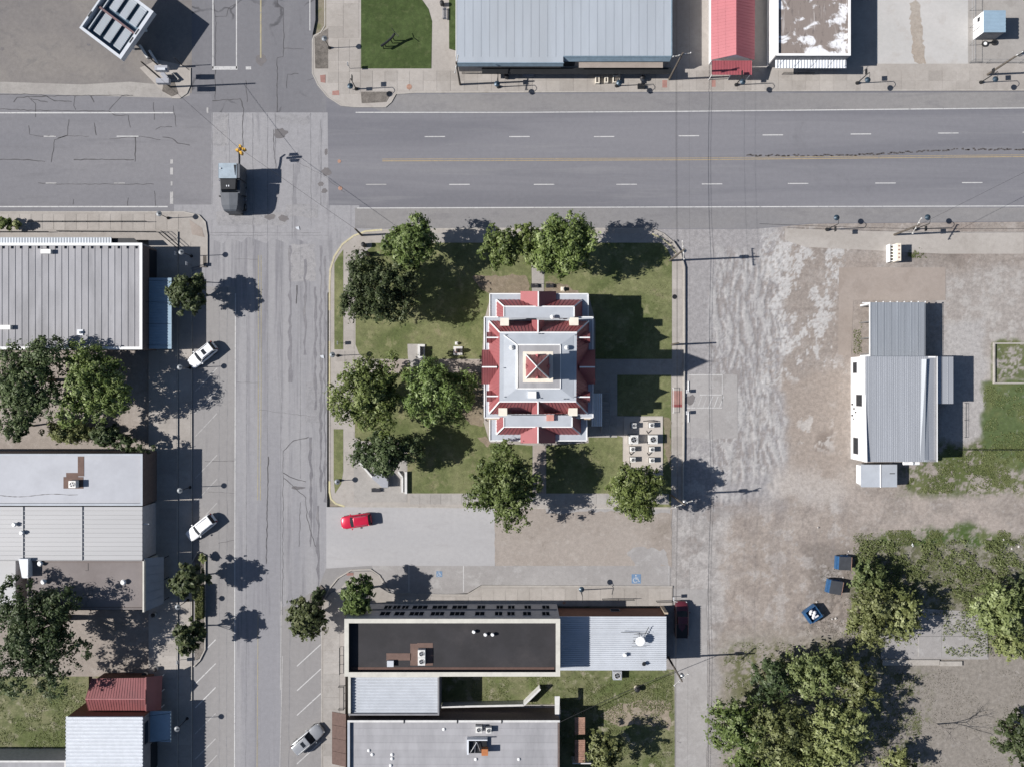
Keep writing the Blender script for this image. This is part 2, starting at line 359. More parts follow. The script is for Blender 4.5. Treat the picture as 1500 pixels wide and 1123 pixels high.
def soilmat(name, grain=.17):
    k = N(name); w = k.pos(); at = k.n('ShaderNodeAttribute', attribute_name='soil'); c = at.outputs['Color']
    f1 = k.noise(w, 9, 5, .75); f0 = k.noise(w, 1.8, 6, .7)
    g = k.math('MULTIPLY', k.ramp(f1, .25, .75, 1-grain, 1+grain), k.ramp(f0, .3, .7, 1-grain*.9, 1+grain*.9))
    c = k.mix(k.ramp(k.noise(w, .9, 8, .75, 1.2), .57, .64, 0, .25), c, (.36,.345,.335)); c = k.mix(k.ramp(k.noise(w, 1.3, 8, .78, .8), .60, .68, 0, .4), c, (.13,.115,.10))
    return k.fin(k.mix(1.0, c, g, 'MULTIPLY'), .95, f1, .6, .04, spec=.2)
M['soil'] = soilmat('yard soil')
def yard(X, Y):
    wx = (vnoise(X, Y, .02, 3)-.5)*40; wy = (vnoise(X, Y, .02, 4)-.5)*40; Xw = X+wx; Yw = Y+wy
    n = vnoise(X, Y, .03, 5); n2 = vnoise(X, Y, .08, 6, 5, .65); n3 = vnoise(X, Y, .22, 8, 4, .7)
    C_ = np.zeros(X.shape+(3,))
    def lay(mask, col):
        nonlocal C_; mask = np.clip(mask, 0, 1)[..., None]; C_ = C_*(1-mask) + np.array(col)*mask
    lay(np.ones_like(X), (.250,.222,.200)); lay(sst(n, .4, .62)*.7, (.300,.272,.250)); lay(sst(n2, .56, .72)*.5, (.205,.18,.162))
    grey = (.262,.256,.262); pale = (.385,.378,.37); dark = (.15,.13,.115)
    trk = vnoise(X*.35, Y*1.6, .12, 27, 4, .6); lay(sst(trk, .55, .65)*.4, (.205,.182,.168)); lay(sst(n3, .62, .72)*.5, (.33,.31,.295)); lay(sst(1-n3, .62, .72)*.4, (.18,.155,.14))
    # paved strip along the courthouse kerb, then the broken pale chip-seal strip
    lay(soft(Xw, Yw, 960, 300, 1150, 760, 10)*.9, grey)
    rip = vnoise(X*2.2 + np.sin(Y*.06)*5, Y*.55 + np.abs(((X-1045) % 40)-20)*1.1, .11, 11, 4, .7); blot = vnoise(X*1.2, Y*.8, .06, 17, 5, .68)
    m = soft(Xw, Yw, 1045, 365, 1150, 700, 12)
    lay(m*.6, grey); lay(m*sst(rip, .50, .57)*.65, pale); lay(m*sst(1-rip, .50, .62)*.55, (.205,.182,.168))
    m = soft(Xw, Yw, 1120, 340, 1240, 560, 14); lay(m*sst(blot, .53, .56)*.85, (.42,.415,.41)); lay(m*sst(vnoise(X,Y,.4,33,3), .58, .66)*.6, (.22,.19,.17))
    m = soft(Xw, Yw, 1000, 590, 1140, 730, 14); lay(m*sst(n2, .54, .60)*.5, pale)
    lay(soft(Xw, Yw, 1155, 545, 1250, 720, 10)*.85, (.262,.226,.198))
    lay(soft(Xw, Yw, 1225, 380, 1275, 540, 8)*.6, (.25,.215,.19))
    lay(soft(Xw, Yw, 1110, 690, 1240, 770, 20)*sst(n, .35, .6)*.7, (.36,.335,.315))
    lay(soft(Xw, Yw, 960, 740, 1060, 1140, 8)*.85, (.26,.25,.245)); lay(soft(Xw, Yw, 990, 750, 1110, 960, 10)*sst(n2, .5, .6)*.6, (.38,.365,.355))
    lay(soft(Xw, Yw, 1060, 740, 1250, 930, 18)*.6, (.268,.232,.204))
    lay(sst(n, .45, .6)*soft(Xw, Yw, 1230, 720, 1520, 775, 8)*.7, (.30,.262,.235))
    m = soft(Xw, Yw, 1370, 400, 1510, 560, 12); lay(m*.75, (.285,.265,.25)); lay(m*sst(n2, .5, .6)*.6, (.36,.345,.33))
    lay(soft(Xw, Yw, 1385, 470, 1440, 640, 8)*.8, (.33,.32,.315))
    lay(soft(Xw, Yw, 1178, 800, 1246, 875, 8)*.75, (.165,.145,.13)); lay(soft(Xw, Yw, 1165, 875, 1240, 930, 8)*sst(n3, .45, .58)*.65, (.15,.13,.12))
    n4 = vnoise(X, Y, .05, 41, 6, .7); ms = soft(X, Y, 1000, 730, 1250, 960, 14); lay(ms*sst(n4, .56, .60)*.45, (.36,.345,.335)); lay(ms*sst(1-n4, .58, .64)*.45, (.19,.165,.15)); lay(ms*sst(vnoise(X*1.6, Y*.25, .07, 43, 4), .55, .63)*.3, (.19,.17,.16))
    lay(soft(Xw, Yw, 1195, 640, 1222, 662, 5)*.6, (.13,.105,.09)); lay(soft(Xw, Yw, 1165, 600, 1225, 660, 10)*sst(n4, .56, .60)*.7, (.40,.385,.37)); lay(soft(Xw, Yw, 1385, 318, 1430, 380, 10)*.55, (.19,.155,.135))
    # grass and weeds
    def green(mask, thr=.42, a=(.075,.095,.032), b=(.12,.13,.055)):
        mk = np.clip(mask, 0, 1)*sst(n3*.5+n2*.5, thr, thr+.1); lay(mk*.92, a); lay(mk*sst(n, .5, .65)*.5, b)
    green(soft(Xw, Yw, 1436, 562, 1540, 690, 4), .12, (.062,.095,.028)); green(soft(Xw, Yw, 1325, 655, 1540, 722, 10), .44)
    green(soft(Xw, Yw, 1385, 640, 1450, 700, 8), .4); green(soft(X, Yw, 1452, 500, 1540, 560, 3), .42)
    lay(soft(Xw, Yw, 1252, 785, 1540, 960, 8)*.85, (.175,.168,.135)); green(soft(Xw, Yw, 1245, 785, 1540, 950, 10), .46, (.085,.09,.045), (.12,.12,.07))
    green(soft(X, Yw, 1290, 776, 1480, 800, 6), .4, (.05,.085,.02)); lay(soft(Xw, Yw, 1380, 790, 1540, 840, 10)*sst(n3, .55, .68)*.7, (.32,.30,.28))
    lay(soft(Xw, Yw, 1290, 960, 1540, 1180, 10)*.95, (.205,.188,.168)); lay(soft(Xw, Yw, 1290, 960, 1540, 1180, 10)*sst(n3, .5, .7)*.4, (.26,.24,.215)); green(soft(Xw, Yw, 1290, 980, 1360, 1140, 16), .5, (.10,.105,.06))
    lay(soft(Xw, Yw, 1060, 920, 1290, 1180, 16)*.7, (.225,.205,.18)); green(soft(Xw, Yw, 1070, 940, 1300, 1180, 16), .45, (.10,.105,.05))
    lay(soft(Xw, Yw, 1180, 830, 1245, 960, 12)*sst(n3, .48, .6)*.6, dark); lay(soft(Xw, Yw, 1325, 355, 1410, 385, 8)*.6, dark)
    hm = soft(Xw, Yw, 1050, 365, 1150, 735, 12)*(1-soft(X, Y, 990, 540, 1088, 656, 6)); return C_, -.02 + .05*(n3-.5) + hm*(-.03+.22*(rip-.5)) + sst(trk, .5, .7)*-.03*soft(X, Y, 1040, 680, 1240, 960, 20)
painted('dirt_yard', 962, 318, 1900, 1500, 2, 0, yard, M['soil']) if False else painted('dirt_yard', 962, 318, 1520, 1142, 2, 0, yard, M['soil'])

# --- roads
def road(name, poly, z, m, label=None): o = gsheet(name, poly, z, m); return o
rd = road('main_road', px([(478,137),(1500,133),(3600,126),(3600,322),(1500,325),(1190,328),(1100,336),(540,336),(523,306),(478,306)]), .004, M['asphalt'])
shn = road('road_shoulder', px([(500,139),(3600,128),(3600,157),(1500,159),(1130,162),(560,164)]), .008, M['asphalt_shoulder'])
shs = road('road_shoulder', px([(520,305),(3600,303),(3600,321),(1500,324),(1190,327),(1100,335),(520,335)]), .008, M['asphalt_shoulder'])
rw = road('main_road_west', px([(-2600,138),(310,137),(310,311),(-2600,311)]), .004, M['asphalt_west'])
jn = road('intersection', px([(310,165),(480,165),(482,364),(300,364),(300,311),(310,311)]), .006, M['concrete_x'])
rn = road('north_street', px([(281,-2600),(462,-2600),(462,30),(458,50),(457,120),(468,145),(478,150),(478,165),(310,165),(310,138),(281,138)]), .0045, M['asphalt_north'])
ss = road('side_street', px([(300,352)] + [(300+i*9, 352+((i*37) % 7)*1.6-5) for i in range(1, 20)] + [(480,352),(479,735),(479,828),(450,905),(480,2600),(300,2600)]), .0075, M['street'])
psw = road('parking_lane', px([(281,420),(345,420),(343,2600),(281,2600)]), .009, M['parkstrip'])
pse = road('parking_lane', px([(412,890),(470,860),(500,900),(500,2600),(408,2600)]), .009, M['parkstrip'])
bay = road('courthouse_bay', px([(478,742),(725,742),(725,828),(560,828),(540,828),(478,832)]), .009, M['pale'])
bd = road('dirt_bay', px(jag([(725,740),(984,740),(984,830),(725,828)], 10, 1)), .010, M['dirtlot'])
pst = road('parking_strip', px([(545,828),(982,828),(982,858),(705,856),(685,868),(648,870),(585,870),(556,862)]), .011, M['pale2'])
lot = road('corner_lot', px([(-2600,-2600),(281,-2600),(281,137),(-2600,137)]), .002, M['lot'])
lt = road('lot_apron', px([(0,120),(120,124),(190,120),(278,128),(278,140),(265,144),(0,137)]), .006, M['walk2'])
np_ = road('parking_pad', px([(1000,548),(1062,548),(1080,549),(1081,641),(1040,643),(1010,640),(1000,640)]), .006, M['pale2'])
al = road('east_pad', px([(1150,335),(1280,339),(1500,340),(1500,372),(1380,372),(1180,362),(1150,352)]), .008, M['walk'])
sb = road('garage_slab', px([(1229,392),(1385,392),(1385,440),(1250,440),(1247,520),(1228,520)]), .009, M['dirtslab'])
ne = road('white_lot', px([(1283,-400),(1418,-400),(1418,94),(1283,94)]), .003, gmat('bleached concrete', (.40,.395,.385), (.44,.43,.42), (.36,.34,.32), mid=.4, grain=.06))
ne2 = road('fenced_lot', px([(1418,-400),(2400,-400),(2400,94),(1418,94)]), .0035, M['walk2'])
ne3 = road('lot_drive', px([(984,-400),(1030,-400),(1030,80),(984,94)]), .0035, M['pale'])
road('corner_apron', px([(436,301),(526,301),(530,325),(580,325),(560,360),(500,420),(478,430),(436,430)]), .0062, M['concrete_x']); road('corner_apron', px([(455,100),(560,100),(620,150),(560,170),(480,170),(455,150)]), .0035, M['asphalt_north'])
road('corner_apron', px([(440,800),(600,815),(600,900),(440,930)]), .0047, M['parkstrip']); road('corner_apron', px([(255,300),(312,300),(312,440),(255,440)]), .0042, M['concrete_x'])
road('side_yard', px([(1106,-400),(1130,-400),(1128,100),(1106,100)]), .002, M['lawn_dark']); road('side_yard', px([(1029,-400),(1043,-400),(1043,92),(1029,92)]), .0046, M['dirtlot'])
for q in ([(1333,5),(1345,0),(1350,40),(1356,95),(1338,92),(1334,40)],): gsheet('rust_streak', px(jag(q, 4, 2.5, 3)), .0065, gmat('brown tracked dirt', (.30,.26,.22), (.33,.30,.265), (.25,.21,.17), mid=1.5, grain=.2))
gsheet('grey_patch', px(jag([(920,806),(940,800),(978,806),(980,828),(930,829)], 5, 3, 8)), .0125, M['pale2']); gsheet('verge', px(jag([(800,734),(982,734),(982,752),(880,748),(800,752)], 7, 2, 9)), .0128, M['pale2'])
raised('path_strip', [(0,0),(1,0),(1,1)], .01) if False else None
road('alley', px(jag([(986,862),(1036,862),(1034,1600),(990,1600)], 12, 1.2, 4)), .006, M['pale2'])
road('block_yard', px([(640,980),(988,980),(990,1600),(640,1600)]), .008, M['weedy'])
gsheet('bare_earth', px(jag([(900,1032),(950,1022),(982,1030),(982,1068),(950,1060),(905,1062),(880,1048)], 6, 3, 12)), .0095, M['dry'])
road('shade_lot', rect(-300, 893, 233, 990), .008, M['dirtlot']); road('weedy_lot', px([(-300,990),(130,990),(130,1110),(-300,1110)]), .010, M['weedy'])
road('tree_lot', rect(-300, 511, 233, 664), .008, M['dirtlot'])
# wear, stains and tar on the roads, and a painted wire shadow
def wob(pts, amp=1.2, step=5, seed=0):
    r_ = random.Random(seed); out = []
    for a, b in zip(pts, pts[1:]):
        L = math.hypot(b[0]-a[0], b[1]-a[1]); k = max(1, int(L/step))
        for j in range(k): t = j/k; out.append((a[0]+(b[0]-a[0])*t+r_.uniform(-amp, amp)*(j > 0), a[1]+(b[1]-a[1])*t+r_.uniform(-amp, amp)*(j > 0)))
    out.append(pts[-1]); return out
tar = MB(); Z = .0155
cr = [([(0,139),(40,138),(75,141),(125,140),(190,140)],1.0),([(20,150),(25,143),(50,142),(68,141),(80,148),(105,149)],1.2),([(42,143),(52,152),(52,172)],.8),([(45,145),(70,150)],1),([(110,141),(108,155),(111,161)],.8),([(133,141),(138,150)],1.2),([(160,161),(170,150),(178,141),(195,140)],.9),([(0,160),(50,162),(160,163),(168,169),(188,169),(191,187)],1.0),
 ([(225,150),(226,176)],1),([(254,155),(258,186)],.8),([(228,190),(235,186),(252,186)],.8),([(42,184),(43,197),(60,200),(82,199)],.9),([(101,175),(99,198),(80,205),(79,215),(75,238)],1.0),([(138,180),(141,198)],1.0),([(85,202),(100,199),(130,200)],.7),([(198,200),(198,237)],1.2),([(160,204),(206,200),(235,205)],.7),([(238,201),(252,203),(260,210),(278,213)],1.1),([(0,234),(40,234),(66,237)],1.2),([(108,234),(196,234)],1.2),([(56,268),(90,270),(225,270)],.8),([(107,300),(108,292)],.7),([(187,303),(188,290)],.7),([(226,280),(228,303)],.7),
 ([(313,0),(316,25),(315,146)],.8),([(315,25),(332,24),(335,12),(347,5)],.8),([(311,148),(352,145),(357,160),(355,200),(356,222)],1.1),([(360,118),(362,150)],.7),([(406,0),(407,10),(415,12),(416,50),(415,83),(406,85),(406,120),(406,165)],1.0),([(415,71),(445,72)],.7),([(420,130),(421,109),(437,108)],.8),([(450,118),(470,112)],.6),
 ([(401,190),(401,215),(403,240)],.8),([(435,238),(470,255),(505,282)],.35),  # last stroke paints the span wire's shadow among the cracks
 ([(452,640),(430,645),(415,660)],1.0),([(415,692),(430,700),(448,705)],1.0),([(393,668),(392,720),(390,825)],1.3),([(435,418),(434,445)],1.6),([(416,700),(448,728),(450,760),(462,800)],.9),([(415,660),(414,900)],.6),([(345,560),(380,560)],.4),([(300,675),(345,675)],.5),([(305,720),(345,722)],.4),([(320,795),(345,790)],.5),([(345,380),(378,380)],.4),([(380,600),(460,610)],.3),([(440,735),(438,800)],.7)]
for i, (p, w) in enumerate(cr): tar.strip(px(wob(p, .7, 5, i)), .095*w, Z, .35)
stuff(tar.build('cracks_and_wire_shadow', M['crack_wire_shadow']), 'thin dark wandering cracks across the road surfaces and one painted wire shadow', 'crack')
sk = MB(); r_ = random.Random(3)
for i in range(150):
    x = 1095 + i*2.9 + r_.uniform(-1,1)
    if r_.random() < .22: continue
    x = x; y = 228 - max(0, (x-1240))*.055*(1 if x < 1420 else 1) + (max(0, x-1400)*.055) + r_.uniform(-1.2, 1.2)
    sk.sheet(px(jag([(x-1.6,y-1),(x+1.6,y-1.1),(x+1.8,y+.9),(x-1.7,y+1)], 2, .6, i)), .0162)
stuff(sk.build('tar_drips', M['tar']), 'broken dark line of tar spots along the yellow centre line', 'tar')
st = MB()
for i, (x, y, w, h) in enumerate([(383,88,9,9),(478,252,8,7),(475,280,5,4),(436,714,11,3),(410,195,12,8),(415,320,10,6),(1010,585,12,8),(470,270,5,4),(478,222,3,6),(130,66,3,2),(3,72,3,3),(395,318,9,5)]):
    pts = [(x+w*math.cos(a)*(.6+.5*r_.random()), y+h*math.sin(a)*(.6+.5*r_.random())) for a in [k*math.pi/8 for k in range(16)]]
    st.sheet(px(pts), .0148)
stuff(st.build('oil_stains', gmat('old stain', (.13,.125,.13), (.16,.15,.15), grain=.12)), 'dark uneven stains on the intersection pavement', 'stain')
sm = MB()
for i, (x0, y0, x1, y1, w_) in enumerate([(311,165,311,300,.06),(335,166,336,240,.05),(370,166,371,360,.07),(392,166,392,740,.06),(403,166,404,250,.08),(430,240,428,350,.05),(455,166,456,330,.06),(470,175,470,300,.09),(300,341,470,341,.06),(300,345,480,345,.05),(440,352,440,700,.05),(412,352,411,900,.06),(362,400,360,1123,.05),(321,420,321,1123,.05),(333,420,332,1123,.05),(425,900,423,1123,.06)]):
    sm.strip(px(wob([(x0,y0),(x1,y1)], .5, 8, i+50)), w_, .0145, .6)
stuff(sm.build('pavement_seams', gmat('pavement seam', (.14,.14,.15), (.19,.19,.2), (.22,.22,.23), mid=1, c3amt=.9)), 'faint straight seams and joints running along the worn street pavement', 'seam')
pt = MB()
for i, (x0, y0, x1, y1) in enumerate([(312,167,334,214),(404,168,455,182),(318,310,420,330),(420,300,465,318),(425,358,462,412),(448,560,470,620)]): pt.sheet(px(jag([(x0,y0),(x1,y0),(x1,y1),(x0,y1)], 6, 1.6, i+70)), .0136)
stuff(pt.build('pavement_patches', gmat('pale worn pavement', (.235,.234,.245), (.275,.27,.275), (.20,.2,.21), mid=1.5, c3amt=.9, grain=.16)), 'pale worn patches on the intersection and side street pavement', 'patch')
rg = MB()
for i, (x0, y0, x1, y1) in enumerate([(476,375,476,735),(470,360,470,720),(462,420,462,600),(455,640,455,800),(466,740,466,860),(447,380,447,520),(425,360,425,560)]):
    rg.strip(px(wob([(x0,y0),(x1,y1)], 1.4, 9, i)), .22 + .2*r_.random(), .0140 + i*.0001, .8)
stuff(rg.build('tyre_marks', gmat('tyre polished strip', (.15,.148,.16), (.19,.187,.2), (.21,.205,.21), streak=(1,.2,1), mid=1.2, c3amt=.9)), 'long dark streaks worn along the side street', 'streak')
# markings, one part each
def mark(parent, name, pts, w, m, z=.020, label=None):
    w *= .85
    o = MB().strip(px(pts), w, z).build(name, M[m], parent)
    if label: o['label'] = label
    return o
EDGE_N = [(521,165),(750,165),(1000,163.5),(1250,161),(1500,158.5),(2400,150)]
mark(rd, 'edge_line', EDGE_N, .17, 'white_paint'); mark(rd, 'edge_line', [(523,305),(1000,303.5),(1500,302),(2400,300)], .17, 'white_paint')
mark(rd, 'centre_line', [(560,236),(1000,234.5),(1400,230.5),(2400,223)], .16, 'yellow_paint'); mark(rd, 'centre_line', [(560,233.4),(1000,231.9),(1400,228),(2400,220.5)], .10, 'yellow_paint')
for x in [637,761,885,1009,1132,1261,1389,1513,1637]: mark(rd, 'lane_dash', [(x-15,200.5-max(0,x-900)*.0105),(x+15,200.3-max(0,x-900)*.0105)], .16, 'white_paint')
for x in [551,673,797,918,1043,1169,1297,1424,1550]: mark(rd, 'lane_dash', [(x-15,270.5-max(0,x-900)*.005),(x+15,270.4-max(0,x-900)*.005)], .16, 'white_paint' if x > 600 else 'white_worn')
mark(rw, 'edge_line', [(-1500,166),(254,165.5)], .2, 'white_paint'); mark(rw, 'edge_line', [(-1500,303),(246,303)], .2, 'white_paint')
for x in (73,187): mark(rw, 'lane_dash', [(x-(9 if x==73 else 16),200),(x+(9 if x==73 else 16),200)], .18, 'white_worn' if x==73 else 'white_paint')
for x in (75,175,-60): mark(rw, 'lane_dash', [(x-8,268.5),(x+8,268.5)], .16, 'white_worn')
for y0, y1, w in ((234,240,.5),(246,256,.5),(266,272,.3),(281,299,.55)): mark(rw, 'stop_bar_remnant', [(251.5,y0),(251.5,y1)], w, 'white_worn')
mark(rn, 'stop_line', [(311,100),(348,100)], .6, 'white_paint'); mark(rn, 'lane_line', [(312,-300),(312,101)], .2, 'white_paint'); mark(rn, 'lane_line', [(346.5,-300),(346.5,101)], .2, 'white_paint')
mark(rn, 'stop_bar_remnant', [(360,100),(368,100)], .5, 'white_paint'); mark(rn, 'lane_line', [(454,-300),(454,45)], .15, 'white_paint'); mark(rn, 'centre_line', [(382,-300),(382,85)], .25, 'yellow_worn')
mark(jn, 'stop_bar_remnant', [(304,158),(304,166)], .3, 'white_worn', .021)
mark(psw, 'lane_edge_line', [(345,430),(344,800),(342,2400)], .16, 'white_paint')
for dx in (-2.0, 2.0): mark(ss, 'centre_line', [(380.5+dx,374),(380.5+dx,560),(379.5+dx,732)], .12, 'yellow_worn')
mark(ss, 'lane_line', [(414,960),(408,1200)], .14, 'white_worn')
mark(ss, 'lane_line', [(412,880),(411,1010)], .16, 'white_worn'); mark(ss, 'worn_line', [(378,900),(376,1200)], .10, 'yellow_worn')
for y in [605,639,573,700,735,770,1105+34]: mark(psw, 'bay_line', [(286,y),(318,y-34)], .14, 'white_worn')
for y in [962,997,1032,1070,1107]: mark(psw, 'bay_line', [(286,y+4),(316,y-26)], .16, 'white_paint' if y < 1040 else 'white_worn')
for y in [975,1011,1047,1010+72+36]: mark(pse, 'bay_line', [(435,y),(470,y-32)], .16, 'white_paint')
for x in (599,679): mark(pst, 'bay_line', [(x,828),(x,866)], .14, 'white_paint')
mark(pst, 'bay_line', [(979,828),(979,858)], .12, 'white_worn')
for pts in ([(1009,549),(1058,549),(1058,597)], [(1025,578),(1058,578),(1058,597),(1005,597)]): mark(np_, 'pad_outline', pts, .12, 'white_paint')
for k_ in range(6): mark(np_, 'hatch_stripe', [(1014+k_*8,596),(1020+k_*8,580)], .12, 'white_paint' if k_ > 2 else 'white_worn')
def access_mark(x, y, s, z=.024, rot=0, worn=False, bg=True, parent=None):
    r = empty('accessible_parking_mark', G(x, y), label='blue painted square with a white wheelchair figure', cat='road marking')
    o = tuple(G(x, y)[:2]); h = s*.05
    if bg: MB().sheet([(o[0]-h,o[1]-h),(o[0]+h,o[1]-h),(o[0]+h,o[1]+h),(o[0]-h,o[1]+h)], z).build('blue_square', M['blue_paint'], r)
    u = h/10; c, s_ = math.cos(rot), math.sin(rot); T = lambda a, b: (o[0]+(a*c-b*s_)*u, o[1]+(a*s_+b*c)*u)
    m_ = MB(); zz = z+.004
    m_.strip([T(-1,4.2),T(-1,-.5),T(4,-.5),T(5.6,-5.6),T(7.5,-5)], 1.5*u, zz); m_.strip([T(-1,2),T(3.6,2)], 1.3*u, zz+.001)
    m_.strip([T(-2+4.6*math.cos(a), -3+4.6*math.sin(a)) for a in [R(115)+k*R(225)/14 for k in range(15)]], 1.3*u, zz+.002)
    m_.sheet([T(-1+1.6*math.cos(k*math.pi/5), 7+1.6*math.sin(k*math.pi/5)) for k in range(10)], zz+.003)
    m_.build('wheelchair_figure', M['white_worn' if worn else 'white_paint'], r); return r
access_mark(932, 847, 13.5)['label'] = 'blue square with white wheelchair figure, at the east end of the parking strip'
access_mark(643.5, 840, 8.5)['label'] = 'small blue square with white wheelchair figure, beside the tree shadow in the parking strip'
access_mark(1008, 65, 10, bg=False, worn=True, rot=R(10))['label'] = 'faint wheelchair figure in the shaded drive beside the red roofed building'
access_mark(1043, 564, 11, bg=False, worn=True)['label'] = 'faded wheelchair figure inside the white outlined pad east of the courthouse'

# --- sidewalks: a raised body, kerb and separate slabs
def smooth_poly(pts): return pts
def raised(name, poly, z, m='walk', z0=-.02): o = MB().prism(px(poly), z0, z).build(name, M[m]); return structure(o)
SLABC = {}
def slabs(parent, x0, y0, x1, y1, nx, ny, z, m='walk', t=.02, gap=.35, name='paving_slab'):
    w = (x1-x0)/nx; h = (y1-y0)/ny; me = None; org = ORG[parent.name]
    for i in range(nx):
        for j in range(ny):
            c = G(x0+(i+.5)*w, y0+(j+.5)*h, z)
            if me is None:
                b = MB(); hw = (w-gap)*.05; hh = (h-gap)*.05; b.box(-hw, hw, -hh, hh, 0, t)
                o = b.build(name, M[m], parent, local=True); me = o.data
            else: o = bpy.data.objects.new(name, me); COL.objects.link(o); o.parent = parent
            o.location = c - org + Vector((0, 0, rnd.uniform(0, .004)))
def kerb(parent, pts, z, m='kerb', w=.16, name='kerb', h=.16): 
    p2 = px(pts); b = MB()
    L = []; Rr = []
    for i in range(len(p2)):
        a = Vector(p2[max(0, i-1)]); c = Vector(p2[min(len(p2)-1, i+1)]); t = (c-a).normalized(); n_ = Vector((-t.y, t.x))*w/2; q = Vector(p2[i]); L.append(q+n_); Rr.append(q-n_)
    for i in range(len(p2)-1):
        v = [(L[i].x,L[i].y),(Rr[i].x,Rr[i].y),(Rr[i+1].x,Rr[i+1].y),(L[i+1].x,L[i+1].y)]
        b.add([(x,y,z-h) for x, y in v]+[(x,y,z) for x, y in v], [(0,3,7,4),(1,5,6,2),(4,5,6,7) if 0 else (4,7,6,5)]+([(0,4,5,1)] if i == 0 else [])+([(3,2,6,7)] if i == len(p2)-2 else []))
    return b.build(name, M[m], parent)
def arc(cx, cy, r, a0, a1, n=8, ry=None): return [(cx+r*math.cos(R(a0+(a1-a0)*i/n)), cy-(ry or r)*math.sin(R(a0+(a1-a0)*i/n))) for i in range(n+1)]
# north sidewalk
nsp = [(460,-400),(478,-400),(1500,-400)]
ns = raised('north_sidewalk', [(478,-400),(478,40),(470,50),(460,52),(458,60),(458,108),(466,125),(480,142),(500,155),(520,157),(565,157),(573,150),(580,138),(610,136),(1500,132),(3600,126),(3600,96),(1418,94),(1283,94),(1283,-400)], .10, 'walk')
kerb(ns, [(476,-300),(476,38),(470,48),(460,53),(458,60),(458,108),(466,125),(480,142),(500,155),(520,157),(565,157),(573,150),(580,138),(610,136),(1500,132),(3600,126)], .13)
slabs(ns, 600, 104, 1500, 134, 45, 2, .10); slabs(ns, 480, 58, 528, 138, 3, 5, .10); slabs(ns, 528, 104, 600, 134, 4, 2, .10); slabs(ns, 480, -60, 526, 56, 2, 7, .10); slabs(ns, 1103, 100, 1128, 103, 1, 1, .10)
for q in ([(469,111),(477,110),(477,122),(470,121)], [(487,134),(497,133),(497,140),(487,140)], [(970,118),(977,118),(977,129),(970,129)], [(1042,118),(1048,118),(1048,128),(1042,128)]): MB().prism(px(q), .10, .124).build('brick_ramp_pad', M['brick_red'], ns)
gl = raised('lawn', [(529,-400),(606,-400),(618,0),(628,14),(633,32),(632,101),(529,101)], .125, 'lawn_dark'); 
raised('lawn', [(657,-400),(668,-400),(668,75),(658,72)], .127, 'lawn_dark')
for q in ([(461,55),(481,42),(481,101),(462,101)], [(529,135),(575,135),(566,150),(530,152)]): raised('planting_bed', q, .128, 'bed') if 'bed' in M else None
# courthouse block
cb = [(487,700),(486,735)] 
ring = [(483,720),(483,420),(484,395),(490,376),(502,358),(518,346),(536,339),(560,337),(700,335),(955,335),(972,343),(985,354),(996,370),(1002,392),(1002,505),(1000,742),(983,744),(720,743),(505,741),(492,737),(485,730)]
blk = raised('courthouse_sidewalk', ring, .12, 'walk')
kerb(blk, [(505,741),(720,743),(983,744),(1000,742),(1000,505),(1002,392),(996,370),(985,354),(972,343),(955,335),(700,335),(560,337)], .15)
kerb(blk, [(560,337),(536,339),(518,346),(502,358),(490,376),(484,395),(483,420),(483,455)], .15, 'kerb_yellow', .26, 'yellow_kerb'); kerb(blk, [(483,455),(483,704)], .15, 'kerb', .2)
kerb(blk, [(483,704),(483,720),(485,730),(492,737),(505,741)], .15, 'kerb_yellow', .26, 'yellow_kerb'); kerb(blk, [(955,343),(970,350),(982,360),(990,372)], .14, 'kerb_yellow', .2, 'yellow_kerb'); kerb(blk, [(483,500),(483,600)], .152, 'kerb_yellow', .22, 'yellow_kerb')
kerb(blk, [(985,354),(996,370),(1002,392),(1002,505),(1000,742)], .36, 'kerb', .2, 'raised_kerb', .4); slabs(blk, 504.5, 384, 519, 512, 1, 9, .12); slabs(blk, 504.5, 632, 519, 735, 1, 7, .12); slabs(blk, 491, 514, 520, 545, 2, 2, .12); slabs(blk, 985.5, 395, 999, 740, 1, 24, .12)
slabs(blk, 560, 342, 955, 356, 26, 1, .12, 'walk2'); slabs(blk, 600, 723, 980, 738, 25, 1, .12, 'walk2')
MB().prism(px([(985,572),(999,572),(999,596),(985,596)]), .12, .146).build('brick_ramp_pad', M['brick_red'], blk); MB().prism(px([(985.2,592),(998.8,592),(998.8,596),(985.2,596)]), .146, .150).build('tactile_strip', mat('dark red tactile strip', (.2,.05,.05), .8), blk)
LZ = .135
L = [[(490,386),(497,374),(503,366),(503,512),(490,512)], [(489,628),(503,628),(503,690),(500,708),(491,722),(489,700)],
 [(521,388),(521,378),(545,362),(545,356),(778,356),(779,432),(719,432),(709,470),(706,526),(622,526),(600,526),(535,526),(526,518),(521,505)],
 [(798,356),(968,356),(978,366),(984,380),(984,526),(872,526),(872,470),(862,432),(797,432)],
 [(904,549),(983,549),(983,742),(971,742),(971,609),(904,609)], [(520,546),(706,546),(706,610),(717,648),(780,652),(780,722),(597,722),(597,648),(530,645),(520,640)],
 [(800,652),(862,648),(862,637),(903,637),(912,640),(912,690),(915,722),(800,722)]]
for q in L: raised('lawn', q, LZ, 'lawn')
raised('lawn', [(906,742),(983,742),(983,722),(915,724)], LZ-.003, 'lawn')
